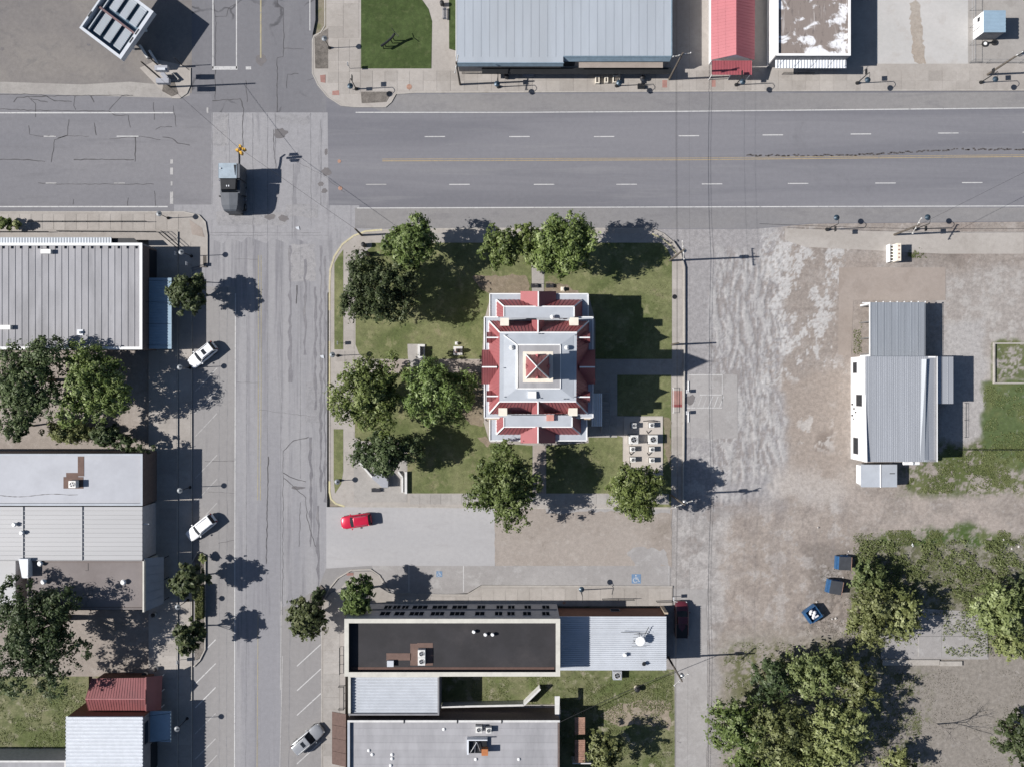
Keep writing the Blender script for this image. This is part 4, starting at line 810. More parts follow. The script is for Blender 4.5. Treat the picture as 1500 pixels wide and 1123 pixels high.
for pts in ([(129,824),(129,835),(125,835)], [(122,853),(130,853),(130,864),(136,864),(136,871),(121,871)], [(129,871),(129,880),(126,880),(126,888)]): cr_.strip([tuple(P(x, y, rz)[:2]) for x, y in pts], .07, rz+.004, .2)
stuff(cr_.build('roof_seam', M['tar'], w4))
w4b = building('shop_building', 'sliver of pale flat roof at the left edge, west of the white stair head', 'shop', -160, 820.5, 23, 900, 4.6, 'brick_dark', 'roof_cream', .3, 'roof_cream', .3)
ca = empty('street_canopy', P(225, 850, 4), label='slanting grey blue canopy over the sidewalk in front of the grey brown roof', cat='awning')
MB().slab([P(240,815,2.7), P(240,883,2.7), P(211.5,895,4.9), P(211.5,817,4.9)][::1], .12, 6, .03, .02).build('canopy_roof', M['awning_grey'], ca)
for y in (818, 850, 880): p = P(238, y, 2.7); MB().tube((p.x, p.y, .3), (p.x, p.y, 2.65), .06).build('post', M['steel_dark'], ca)

red = empty('red_roof_shop', P(175, 1015, 4), label='small shop with old ridged red metal roof, next to the bright white ribbed roof', cat='shop')
ze, zr = 3.6, 4.8; rw0, rw1 = 128, 213
p = [P(134,993,ze), P(213,992,ze), P(213,1023,zr), P(125,1023,zr), P(213,1041,ze), P(130,1040,ze)]
MB().slab([p[0], p[1], p[2], p[3]], .1, 22, .03, .02).build('roof_slope', M['red_old'], red); MB().slab([p[5], p[4], p[2], p[3]], .1, 22, .03, .02).build('roof_slope', M['red_old'], red)
MB().tube(p[3], p[2], .08).build('ridge_cap', mat('pink ridge cap', (.38,.17,.17), .5), red)
MB().slab([P(238,989,1.9), P(236,1039,1.9), P(214,1041,4.3), P(214,991,4.3)], .1, 10, .03, .02).build('front_porch_roof', M['red_old'], red)
bx = W(134,996,213,1038,ze); MB().box(bx[0]+.2, bx[1]-.1, bx[2]+.2, bx[3]-.1, 0, ze-.15).build('wall', M['brick_rust'], red)
MB().add([p[1]-Vector((0.1,0,.1)), p[4]-Vector((.1,0,.1)), p[2]-Vector((.1,0,.1))], [(0,1,2)]).build('gable_wall', M['cream'], red)
for y in (992, 1014, 1037): q = P(236, y, 1.9); MB().tube((q.x-.15, q.y, .3), (q.x-.15, q.y, 1.9), .06).build('post', M['trim_white'], red)
w5 = building('shop_building', 'shop with bright white finely ribbed roof at the bottom left, behind a small blue awning', 'shop', 97.5, 1049, 209, 1240, 5.6, 'wall_grey', 'metal_bright', 0, wallmats={'n': 'brick_rust'})
a, b, c, d_, rz = w5['_b']; corr(w5, 'ribbed_roof', a-.05, b+.05, c, d_+.05, rz+.02, 'metal_bright', 'y', .5, .24)
MB().box(b-.03, b+.05, d_-4.2, d_-1.2, 3.8, 4.9).build('upper_window', M['glass'], w5); MB().box(b-.03, b+.05, d_-9, d_-5, .5, 2.8).build('shop_window', M['glass'], w5)
aw3 = empty('awning', P(235, 1063, 3.2), label='small plain blue awning on the bright white roofed shop', cat='awning'); A, B_, C_, D_ = W(219, 1041, 250.5, 1086, 3.2); MB().box(b+.02, B_, C_, D_, 3.05, 3.15).build('awning_sheet', M['awning_blue'], aw3); MB().box(B_-.06, B_, C_, D_, 2.85, 3.22).build('fascia', M['metal_blue_trim'], aw3)
for y in (C_+.3, D_-.3): MB().tube((b, y, 4.3), (B_-.2, y, 3.2), .03).build('tie_rod', M['steel_dark'], aw3)
w6 = building('shop_building', 'dark sided building with grey roof edge in the bottom left corner behind the weedy lot', 'shop', -160, 1113, 97, 1240, 4.2, 'brick_dark', 'roof_grey', .2, 'parapet', .25)

# ---- north side
nb = building('metal_hall', 'large hall with pale blue grey standing seam roof, north of the main street', 'hall', 668, -170, 984, 83.5, 4.3, 'wall_grey', 'metal_blue', 0, axis='x', pw=1.16, rib=.02)
ex = W(668, 83.5, 825, 93, 4.3)
MB().box(ex[0], ex[1], ex[2], ex[3], 4.1, 4.315).build('front_roof_strip', M['metal_blue'], nb); MB().box(ex[0]+.2, ex[1]-.2, ex[2]+.3, ex[3]-.3, 0, 4.1).build('front_bay_wall', M['wall_grey'], nb)
a, b, c, d_, rz = nb['_b']; y1 = P(0, 83, 4.3).y
bx = W(668,92.5,825,98.5,4.0); MB().slab([(bx[0]-.0,P(0,98,3.6).y,3.7),(P(825,0,3.6).x,P(0,98,3.6).y,3.7),(P(825,0,4.3).x,ex[2],4.25),(a,ex[2],4.25)], .08, 0).build('front_eave', M['metal_blue_trim'], nb)
MB().box(P(825,0,4.3).x, b, c-.02, c+.12, 4.24, 4.38).build('eave_trim', M['metal_blue_trim'], nb); MB().box(a, P(825,0,4.3).x+.1, ex[2]-.02, ex[2]+.1, 4.24, 4.38).build('eave_trim', M['metal_blue_trim'], nb); MB().box(b-.1, b+.06, c, d_, 4.1, 4.38).build('eave_trim', M['metal_blue_trim'], nb); MB().box(a-.04, a+.06, c, d_, 4.2, 4.36).build('eave_trim', M['trim_white'], nb)
po = empty('porch_canopy', P(900, 95, 3), label='tan porch slab and blue eave in front of the hall with pale blue grey roof', cat='canopy')
MB().slab([P(825,90.5,3.6), P(981,90.5,3.6), (b,c,4.22), (P(825,0,4.3).x,c,4.22)], .08, 0).build('porch_eave', M['metal_blue_trim'], po)
bx = W(848,90.5,971,99.5,3.3); MB().box(bx[0], bx[1], bx[2], bx[3], 3.15, 3.3).build('flat_porch_roof', M['dirtslab'], po) 
bx = W(706,99,825,108,2.6); MB().box(bx[0], P(984,0,2.6).x, bx[2], bx[3], 2.35, 2.5).build('awning_shadow_strip', M['steel_dark'], po)  # dark slab stands in for the shadow under the awning
for k in range(7): MB().box(a+3+k*4, a+5+k*4, c-.05, c+.03, .6, 2.3).build('shop_window', M['glass'], nb)
rb = empty('red_roof_building', P(1074, 50, 4), label='narrow gabled building with bright red metal roof, north of the main street', cat='building')
ze, zr = 3.6, 5.4
p = [P(1041.5,88,ze), P(1041.5,-170,ze), P(1078.5,-170,zr), P(1078.5,80,zr), P(1105.5,88,ze), P(1107,-170,ze)]
MB().slab([p[0], p[1], p[2], p[3]], .1, 54, .03, .02).build('roof_slope', M['red_bright'], rb); MB().slab([p[4], p[5], p[2], p[3]], .1, 54, .03, .02).build('roof_slope', M['red_bright'], rb)
bx = W(1043,-165,1104,86,ze); MB().box(bx[0]+.3, bx[1]-.3, bx[2]+.35, bx[3], 0, ze-.12).build('wall', M['wall_white'], rb)
MB().add([p[0]+Vector((.3,.36,-.1)), p[4]+Vector((-.3,.36,-.1)), p[3]+Vector((0,.36,-.1))], [(0,1,2)]).build('gable_wall', M['wall_white'], rb)
q = [P(1043,110,2.7), P(1101,110,2.7), P(1101,89,3.3), P(1043,89,3.3)]; MB().slab(q, .08, 26, .05, .03).build('porch_roof', M['red_bright'], rb)
for x in (1044, 1072, 1100): v = P(x, 109, 2.7); MB().tube((v.x, v.y+.1, .1), (v.x, v.y+.1, 2.6), .05).build('post', M['trim_white'], rb)
# white building with stained roof
def stained():
    k = N('stained white roof'); v = k.pos(); s = k.pos((1,.35,1))
    n = k.noise(v, .42, 7, .62, .6); band = k.noise(k.pos((.25,1.1,1)), .55, 3, .5); f = k.math('ADD', k.math('MULTIPLY', n, .6), k.math('MULTIPLY', band, .4))
    c = k.mix(k.ramp(f, .44, .50), (.66,.67,.69), (.21,.178,.16)); c = k.mix(k.ramp(k.noise(s, 2.2, 6, .75), .54, .66, 0, .8), c, (.11,.095,.09)); c = k.mix(k.ramp(k.noise(k.pos((3,.25,1)), 1, 4, .6), .56, .68, 0, .35), c, (.55,.53,.52))
    return k.fin(c, .7)
M['stained'] = stained()
wb = building('white_walled_building', 'white walled building whose flat roof is blotched brown, beside the open concrete lot', 'building', 1137, -170, 1246, 82, 4.8, 'wall_grey', 'stained', .35, 'wall_white', .32, wallmats={'w': 'wall_white'})
a, b, c, d_, rz = wb['_b']
aw4 = empty('awning', P(1188, 95, 3), label='narrow white ribbed awning across the front of the building with the blotched roof', cat='awning'); A, B_, C_, D_ = W(1136, 90, 1240, 100, 3.2); corr(aw4, 'awning_sheet', A, B_, C_, c+.0, 3.15, 'metal_bright', 'x', .42, .09)
for k in range(5): x = A+.3+k*(B_-A-.6)/4; MB().tube((x, c, 4), (x, C_+.15, 3.22), .025).build('tie_rod', M['steel_dark'], aw4)
sh = empty('storage_shed', P(1455, 30, 2), label='small shed with blue ribbed roof and white west wall in the fenced lot', cat='shed')
A, B_, C_, D_ = W(1441.5, 16, 1472.5, 47, 3.0)
for s, (p0, p1, q0, q1), mm in (('w', (A, A+.1, C_, D_), 'wall_white'), ('e', (B_-.1, B_, C_, D_), 'wall_grey'), ('s', (A+.1, B_-.1, C_, C_+.1), 'wall_grey'), ('n', (A+.1, B_-.1, D_-.1, D_), 'wall_white')): MB().box(p0, p1, q0, q1, .0, 2.95).build('wall', M[mm], sh)
corr(sh, 'roof', A-.05, B_+.05, C_-.05, D_+.05, 3.0, 'awning_blue', 'y', .5, .08)
MB().box(A-.03, A, C_+1.2, C_+2.3, .1, 2.1).build('door', M['wall_white'], sh); MB().box(A-.04, A, C_+1.15, C_+1.2, .1, 2.1).build('door_gap', M['steel_dark'], sh); MB().box(A-.04, A, D_-1, D_-.4, 1.3, 1.9).build('window', M['glass'], sh)

# ---- east garage group
g1 = building('garage', 'low open sided garage with grey ribbed roof, joined to the north side of the warehouse', 'garage', 1274, 443, 1354.5, 522, 3.6, 'wall_white', 'metal_galv', 0, axis='x', pw=1.0, rib=.05)
a, b, c, d_, rz = g1['_b']
for o_ in [o_ for o_ in g1.children if o_.name.startswith('wall') and max(v.co.x for v in o_.data.vertices)+ORG[g1.name].x < b-1]: bpy.data.objects.remove(o_)   # open carport side to the west
for k in range(4): MB().box(a+.1, a+.25, c+.3+k*(d_-c-.7)/3, c+.45+k*(d_-c-.7)/3, 0, 3.3).build('carport_post', M['steel'], g1)
MB().box(a-.06, a+.05, c, d_+.02, 3.5, 3.75).build('eave_trim', M['trim_white'], g1)
cr_ = MB(); [cr_.box(a+.3+k*.4, a+.34+k*.4, c, d_, rz+.01, rz+.03) for k in range(20)]; cr_.build('roof_ribs', M['metal_galv'], g1)
MB().box(a-1, a, d_-.12, d_, 3.4, 3.5).build('canopy_arm', M['trim_white'], g1)
for k in range(8): MB().box(a+.9+k*1.0, a+1.0+k*1.0, d_, d_+.16, 3.45, 3.6).build('rafter_end', M['trim_white'], g1)
g2 = empty('warehouse', P(1320, 600, 3), label='white fronted warehouse with light ribbed metal roof, south of the grey garage', cat='warehouse')
zh = 5.2; A, B_, C_, D_ = W(1267, 522, 1373, 676, zh)
for s, (p0, p1, q0, q1), mm in (('w', (A, A+.2, C_, D_), 'wall_white'), ('e', (B_-.2, B_, C_, D_), 'wall_grey'), ('s', (A+.2, B_-.2, C_, C_+.2), 'wall_grey'), ('n', (A+.2, B_-.2, D_-.2, D_), 'wall_white')): MB().box(p0, p1, q0, q1, .0, zh-.05).build('wall', M[mm], g2)
n = 11; pw = (P(1357,0,zh).x-A)/n; me = None
for k in range(n):
    if me is None:
        mb = MB(); mb.box(0, pw-.01, 0, D_-C_, 0, .04); [mb.box(j*pw/3, j*pw/3+.045, 0, D_-C_, .04, .07) for j in range(3)]; o = mb.build('roof_panel', M['metal_galv_light'], g2, local=True); me = o.data
    else: o = bpy.data.objects.new('roof_panel', me); COL.objects.link(o); o.parent = g2
    o.location = Vector((A+k*pw, C_, zh-.05)) - ORG[g2.name]
MB().slab([(B_,C_,zh-.3),(B_,D_,zh-.3),(A+n*pw,D_,zh),(A+n*pw,C_,zh)], .08, 40, .02, .02).build('side_slope', M['metal_galv_light'], g2)
MB().add([(A+n*pw-.9,C_+.3,zh),(A+n*pw+.3,C_+.3,zh),(A+n*pw+.1,D_-.4,zh),(A+n*pw-.7,D_-.4,zh),(A+n*pw-.3,C_+.3,zh+.12),(A+n*pw-.25,D_-.4,zh+.55)], [(0,4,5,3),(4,1,2,5),(3,5,2)]).build('roof_cricket', M['metal_galv'], g2)
MB().box(B_-.06, B_+.05, C_, D_, zh-.35, zh-.02+.02).build('eave_trim', M['trim_white'], g2); MB().box(A-.12, A+.1, C_, D_+.02, zh-.05, zh+.02).build('front_cap', M['wall_white'], g2)
MB().prism([(A+.25,C_+.2),(A+.5,C_+.2),(A+.27,D_-3)], zh+.0, zh+.01)
MB().slab([(A+.1,C_,zh+.0),(A+.1,D_-5.5,zh+.0),(A+.1,D_-5.5,zh+.02),(A+.1,C_,zh+.5)],.06) 
MB().add([(A-.02,C_,zh),(A+.12,C_,zh),(A+.12,D_-5,zh),(A-.02,D_-5,zh),(A-.02,C_,zh+.55),(A+.12,C_,zh+.55)], [(0,1,5,4),(4,5,2,3),(0,4,3),(1,2,5)]).build('sloped_parapet', M['wall_white'], g2)
for y0, y1, z0, z1 in ((531,546,1.0,2.3),(578,594,2.2,4.2),(641,664,1.1,2.8)):
    Y0 = P(0,y1,2).y; Y1 = P(0,y0,2).y; f = MB().box(A-.06, A+.0, Y0-.06, Y1+.06, z0-.06, z1+.06).build('window', M['wall_grey'], g2); MB().box(A-.08, A-.06, Y0, Y1, z0, z1).build('pane', M['glass'], f)
MB().box(A-.6, A, P(0,622,3).y, P(0,609,3).y, 2.8, 3.0).build('entry_canopy', M['wall_white'], g2)
for k, y in enumerate((592,598,603,608,613,617)): q = P(1257, y, .5); MB().box(A-.08, A, q.y-.12, q.y+.12, .4+k % 3*.7, .9+k % 3*.6).build('wall_vent', M['black'], g2)
v = P(1336, 678, 4.6); MB().lathe((v.x,v.y,4.3),[(.1,0),(.25,.1),(.25,.4),(.1,.5)],10).build('roof_vent', M['trim_white'], g2); MB().tube((v.x-1.1, C_-.25, 4.3), (v.x+1.1, C_-.25, 4.3), .28).build('side_tank', M['trim_white'], g2)
g3 = building('lean_to', 'flat ribbed side annex on the north-east corner of the warehouse', 'annex', 1371, 522.5, 1396.5, 591, 4.3, 'wall_grey', 'metal_galv_light', 0, axis='x', pw=.8, rib=.05)
bt = empty('box_trailer', P(1286, 695, 1.2), label='white panelled box trailer body parked against the warehouse south wall', cat='trailer')
A, B_, C_, D_ = W(1262, 680, 1314.5, 713, 2.4)
MB().prism([(A,C_+.4),(A+.6,C_),(B_,C_),(B_,D_),(A+.6,D_),(A,D_-.2)], .35, 2.3).build('body', M['wall_white'], bt, bevel=.06)
MB().slab([(A-.05,D_,2.31),(A-.05,C_,2.31),(A+(B_-A)*.53,C_,2.42),(A+(B_-A)*.53,D_,2.42)], .05).build('roof_sheet', M['roof_deckblue'], bt); MB().slab([(B_,D_,2.31),(B_,C_,2.31),(A+(B_-A)*.53,C_,2.42),(A+(B_-A)*.53,D_,2.42)], .05).build('roof_sheet', M['roof_deckblue'], bt)
MB().tube((A+(B_-A)*.53,C_-.02,2.44), (A+(B_-A)*.53,D_+.02,2.44), .09).build('roof_seam', M['trim_white'], bt); MB().box(B_-1.1, B_-.4, C_+1.9, C_+2.0, 2.35, 2.42).build('roof_slot', M['black'], bt)
for x in (A+1.3, B_-1.3):
    for y in (C_+.15, D_-.15): MB().tube((x, y-.12, .35), (x, y+.12, .35), .35, None, 16).build('wheel', M['rubber'], bt)
kb = empty('sign_stand', P(1310, 371, 1), label='low slatted cream and white sign stand near the south kerb of the main street', cat='stand')
A, B_, C_, D_ = W(1305, 357, 1318, 383, 1.6)
MB().box(B_-.6, B_, C_, D_, 0, 2.1).build('cabinet', M['cream'], kb, bevel=.03); MB().box(A, A+.08, C_, D_, 0, 1.2).build('front_rail', M['trim_white'], kb)
for k in range(6): y = C_+.15+k*(D_-C_-.3)/5; MB().box(A+.08, B_-.6, y-.06, y+.06, .9, 1.0).build('slat', M['trim_white'], kb)
for k in range(4): MB().box(B_-.45, B_-.2, C_+.4+k*.55, C_+.6+k*.55, 2.1, 2.13).build('vent_slot', M['rust'], kb)

# ---- south block
s1 = building('two_storey_building', 'two storey grey walled building with black roof, cream parapet and two window rows', 'building', 504.5, 905.5, 820.5, 990, 8.6, 'brick_dark', 'roof_black', .9, 'parapet_cream', .6)
a, b, c, d_, rz = s1['_b']
for z0, xs_, hh in ((1.5, [(563,574),(576,587),(589,599),(604,627),(633,656),(662,685),(699,711),(727,737),(744,754),(768,778),(794,805)], 1.9), (5.0, [(557,572),(578,593),(600,621),(631,651),(659,681),(696,710),(725,736),(743,754),(766,778),(794,805)], 2.0)):
    for x0_, x1_ in xs_: x = (x0_+x1_)/2; ww_ = (x1_-x0_)*.093; win(s1, 'n', (x-750)*.1*(HC-z0-.8)/HC if False else P(x, 0, z0+.8).x, z0, ww_, hh, d_-.03, 'brick_dark', 1 if ww_ < 1.5 else 2)
for k in range(5): win(s1, 'w', c+1.2+k*1.5, 5, .9, 1.6, a+.03, 'wall_grey', 0)
MB().box(a+.2, b-.2, d_-.03, d_+.12, 3.75, 3.95).build('belt_course', M['wall_grey'], s1)
for q in ((566,956,602,966.5), (601,942,611,974), (611,941,634,974)): aa = W(*q, rz); MB().box(*aa, rz, rz+.02).build('walkway_mat', M['patch_brown'], s1)
aa = W(514, 976.5, 812, 980, rz); MB().box(*aa, rz, rz+.012).build('drain_strip', mat('dust strip', (.10,.06,.05), .9), s1)
unit('rooftop_unit', 'northern of two white rooftop condensers standing on brown mats on the black roof', 617.5, 957, rz, 1.0, 1.05, .9, 1, 'rooftop condensers on the black roof'); unit('rooftop_unit', 'southern of two white rooftop condensers standing on brown mats on the black roof', 617.5, 968.5, rz, 1.0, 1.05, .9, 1, 'rooftop condensers on the black roof')
v = P(571.5, 972, rz+.6); MB().box(v.x-.45, v.x+.45, v.y-.42, v.y+.42, rz, rz+.5).build('roof_hatch', M['metal_white'], s1)
for x, y in ((694,925),(711,929),(721.5,929)): v = P(x, y, rz+.4); MB().lathe((v.x,v.y,rz), [(.15,0),(.15,.3),(.26,.35),(.2,.55)], 12).build('roof_vent', M['trim_white'], s1)
s2 = building('blue_roof_shop', 'russet brick shop with pale blue ribbed roof and roof antenna, at the alley corner', 'shop', 819.5, 902, 976, 981, 4.9, 'brick_rust', 'metal_white', 0, axis='y', pw=.87, rib=.05)
a, b, c, d_, rz = s2['_b']; v = P(901, 0, 3); win(s2, 'n', P(901, 0, 1.6).x, 1.0, 1.2, 1.1, d_-.02, 'wall_grey', 0); MB().box(P(970,0,2).x, P(970,0,2).x+.5, d_, d_+.3, 0, 4).build('pilaster', M['limestone'], s2)
cr_ = MB(); [cr_.box(a, b, c+.25+k*.29, c+.36+k*.29, rz+.01, rz+.13) for k in range(26)]; cr_.build('roof_ribs', M['metal_white'], s2)
an = empty('roof_antenna', P(938, 938, rz+1.2), label='round white dish on a spidery antenna frame on the pale blue roof', cat='antenna')
v = P(938, 939, rz+1.4); v.z = rz; an.location = v; ORG[an.name] = v.copy()
MB().lathe((v.x,v.y,rz+1.2), [(.1,0),(.62,.06),(.66,.13),(.6,.15),(.02,.10)], 28).build('dish', M['trim_white'], an); MB().tube((v.x,v.y,rz), (v.x,v.y,rz+1.25), .06).build('mast', M['steel_dark'], an)
for a_ in (0, 120, 240): MB().tube((v.x+math.cos(R(a_+90))*1.0, v.y+math.sin(R(a_+90))*.9, rz+.03), (v.x, v.y, rz+.9), .035).build('tripod_leg', M['steel_dark'], an)
for k in range(5): MB().tube((v.x-1.1+k*.08, v.y-.9+k*.42, rz+.55), (v.x+1.0-k*.1, v.y-.9+k*.42, rz+.55), .022).build('antenna_rod', M['steel_dark'], an)
MB().tube((v.x-2.6, v.y+1.1, rz+.6), (v.x+1.4, v.y+.95, rz+.6), .035).build('antenna_boom', M['steel_dark'], an); MB().tube((v.x+.7, v.y+.6, rz+.5), (v.x+1.3, v.y+1.8, rz+.6), .05).build('antenna_boom', M['steel_dark'], an)
for x, y in ((915.5,959),(943.5,972)): v = P(x, y, rz+.5); MB().lathe((v.x,v.y,rz+.05), [(.16,0),(.16,.35),(.3,.4),(.22,.6)], 12).build('roof_vent', M['trim_white' if x < 930 else 'steel_dark'], s2)
unit('air_conditioner', 'grey boxed air conditioner on the grass behind the pale blue roofed shop', 904.5, 989, .02, 1.3, 1.3, 1.0, m='awning_grey')
s3 = building('ribbed_roof_shop', 'shop with white ribbed roof sunk behind a cream front parapet, south of the black roof', 'shop', 510, 987.5, 643.5, 1047.5, 5.0, 'wall_grey', 'metal_white', .55, 'parapet_cream', .35, sides='wn')
a, b, c, d_, rz = s3['_b']; corr(s3, 'ribbed_roof', a+.5, b, c, d_-.3, rz, 'metal_white', 'y', .42, .17)
s4 = empty('courtyard_wall', G(760, 1028), label='white topped thin garden wall that bends north-east behind the black roofed building', cat='wall')
pts = [G(648,1029), G(767,1026.5), G(791,1003)]
for p, q in zip(pts, pts[1:]): u = (q-p).normalized(); n_ = Vector((-u.y,u.x,0))*.14; MB().prism([tuple((p-n_)[:2]),tuple((q-n_)[:2]),tuple((q+n_)[:2]),tuple((p+n_)[:2])], 0, 1.6).build('wall_run', M['parapet'], s4)
s4b = structure(MB().prism(px([(644,1031),(815,1031),(815,1056),(644,1056)]), 0, .12).build('service_yard', M['walk2']))
yw = empty('yard_wall', G(818, 1036), label='short pale wall stub at the east end of the shaded service yard', cat='wall'); MB().prism(px([(815,1022),(819,1022),(819,1052),(815,1052)]), 0, 3.0).build('wall_run', M['wall_grey'], yw); MB().prism([tuple(P(x,y,3.05)[:2]) for x,y in ((812.5,1019),(820,1019),(819,1053),(813,1053))], 3.0, 3.08).build('wall_cap', M['parapet'], yw)
s5 = building('long_roof_building', 'long building with weathered grey roll roof and rooftop units, at the bottom centre', 'building', 509, 1054, 820, 1250, 5.0, 'brick_brown', 'roof_grey', .35, 'parapet', .3, axis='y', pw=1.0, rib=.012, sides='n')
a, b, c, d_, rz = s5['_b']
MB().box(a, a+.35, c, d_-.3, 4.98, 5.05).build('parapet_cap', M['roof_deckblue'], s5)
for x in (592, 670, 735): q = P(x, 0, 5).x; MB().box(q-.08, q+.08, d_-.42, d_+.06, 4.9, 5.12).build('parapet_joint', M['steel_dark'], s5)
unit('rooftop_unit', 'left of two small round topped condensers near the north edge of the long grey roof', 701.5, 1068.5, rz, .9, .9, .9); unit('rooftop_unit', 'right of two small round topped condensers near the north edge of the long grey roof', 716, 1069.5, rz, .8, .8, .8)
hv = empty('rooftop_machine', P(700, 1092, 5.6), label='open white framed rooftop machine with a rusty cap on the long grey roof', cat='air conditioner'); A, B_, C_, D_ = W(684, 1082, 716, 1104, 5.6)
MB().box(A, A+.25, C_, D_, rz, 5.75).build('side_panel', M['metal_bright'], hv); MB().box(A+.25, B_-.2, D_-.15, D_, rz, 5.75).build('side_panel', M['metal_bright'], hv); MB().box(A+.25, B_-.3, C_, D_-.15, rz, 5.2).build('machine_bed', M['steel_dark'], hv)
MB().box(B_-1.0, B_-.1, C_+.0, C_+.9, 5.2, 6.1).build('rusty_cap', mat('orange rust', (.38,.14,.05), .8), hv); MB().path([(A+.5,C_+.2,5.5),(A+1.4,D_-.4,5.6),(B_-1.2,C_+.4,5.5)], .06).build('pipe', M['steel'], hv); MB().path([(A+1.1,C_+.1,5.4),(A+1.2,D_-.3,5.4)], .05).build('pipe', M['chrome'], hv)
for x, y in ((650,1068),(540,1099),(545,1105),(574,1105),(574,1111),(572,1121),(697,1112),(760,1112)): v = P(x, y, rz+.2); MB().lathe((v.x,v.y,rz), [(.22,0),(.22,.12),(.1,.2)], 10).build('roof_vent', M['trim_white'], s5)
bw = empty('shingle_awning', P(497, 1080, 3.2), label='brown shingled awning over the sidewalk on the long grey roofed building', cat='awning')
A, B_, C_, D_ = W(485.5, 1043, 508, 1120, 3.3)
for k in range(4): h_ = (D_-C_)/4; MB().slab([(A,C_+k*h_+.02,2.9),(A,C_+(k+1)*h_-.02,2.9),(B_-.02,C_+(k+1)*h_-.02,3.9),(B_-.02,C_+k*h_+.02,3.9)], .1).build('shingle_panel', M['awning_brown'], bw)
rr = empty('rusty_lean_to', P(850, 1080, 2.5), label='narrow rust brown ribbed lean-to roof against the long grey roofed building', cat='lean-to')
A, B_, C_, D_ = W(842, 1050, 857, 1116, 2.6)
for k in range(8):
    if k == 4: continue
    h_ = (D_-C_)/8; MB().slab([(A,C_+k*h_,2.6),(A,C_+(k+1)*h_-.03,2.6),(B_,C_+(k+1)*h_-.03,2.5),(B_,C_+k*h_,2.5)], .05, 3, .05, .03).build('roof_sheet', M['rust'], rr)
for x in (A+.1, B_-.1):
    for y in (C_+.1, (C_+D_)/2, D_-.1): MB().tube((x,y,0),(x,y,2.45),.06).build('post', M['wood_pole'], rr)
MB().box(A-.3, B_+.9, C_-.35, C_-.2, 0, 2.3).build('end_wall', M['parapet'], rr)

# ---- fuel canopy in the north-west corner
fc = empty('fuel_canopy', G(205, 55), label='tilted square fuel station canopy with white rim and six ribbed deck panels, top left', cat='canopy')
z1 = 5.15
K = [P(116,41,z1), P(177,87,z1), P(225,17,z1), P(164,-29,z1)]
u = (K[1]-K[0]).normalized(); v_ = (K[3]-K[0]).normalized(); LU = (K[1]-K[0]).length; LV = (K[3]-K[0]).length
def FP(s, t, z=0): q = K[0]+u*s+v_*t; return (q.x, q.y)
def fbox(s0, s1, t0, t1, za, zb): return MB().prism([FP(s0,t0),FP(s1,t0),FP(s1,t1),FP(s0,t1)], za, zb)
for s0, s1, t0, t1 in ((0,LU,0,.38),(0,LU,LV-.38,LV),(0,.25,.38,LV-.38),(LU-.5,LU,.38,LV-.38)): fbox(s0, s1, t0, t1, 4.1, z1).build('fascia', M['metal_white'], fc)
fbox(.25, LU-.5, .38, LV-.38, 4.15, 4.2).build('deck', M['deck_shade_blue'], fc)
for i in range(3):
    for j in range(2):
        s0 = 1.55+i*1.75; t0 = .9+j*3.95; mb = fbox(s0, s0+1.15, t0, t0+3.2, 4.5, 4.58)
        for k in range(11): mb.prism([FP(s0,t0+.1+k*.29),FP(s0+1.15,t0+.1+k*.29),FP(s0+1.15,t0+.22+k*.29),FP(s0,t0+.22+k*.29)], 4.58, 4.66)
        mb.build('deck_panel', M['metal_blue'], fc)
fbox(.25, LU-.5, LV/2-.14, LV/2+.14, 4.5, 4.85).build('cross_beam', mat('dull red beam', (.13,.08,.085), .7), fc); fbox(.8, .95, .5, LV-.5, 4.3, 4.7).build('side_beam', M['metal_blue'], fc)
for s, t in ((LU*.3,LV*.3),(LU*.7,LV*.3),(LU*.3,LV*.7),(LU*.7,LV*.7)): q = FP(s, t); MB().box(q[0]-.15, q[0]+.15, q[1]-.15, q[1]+.15, 0, 4.15).build('column', M['trim_white'], fc)
for s, t in ((.15,2),(LU-.3,2.6),(LU-.3,4)): fbox(s-.1, s+.1, t, t+.9, z1, z1+.02).build('rim_scuff', M['steel_dark'], fc)
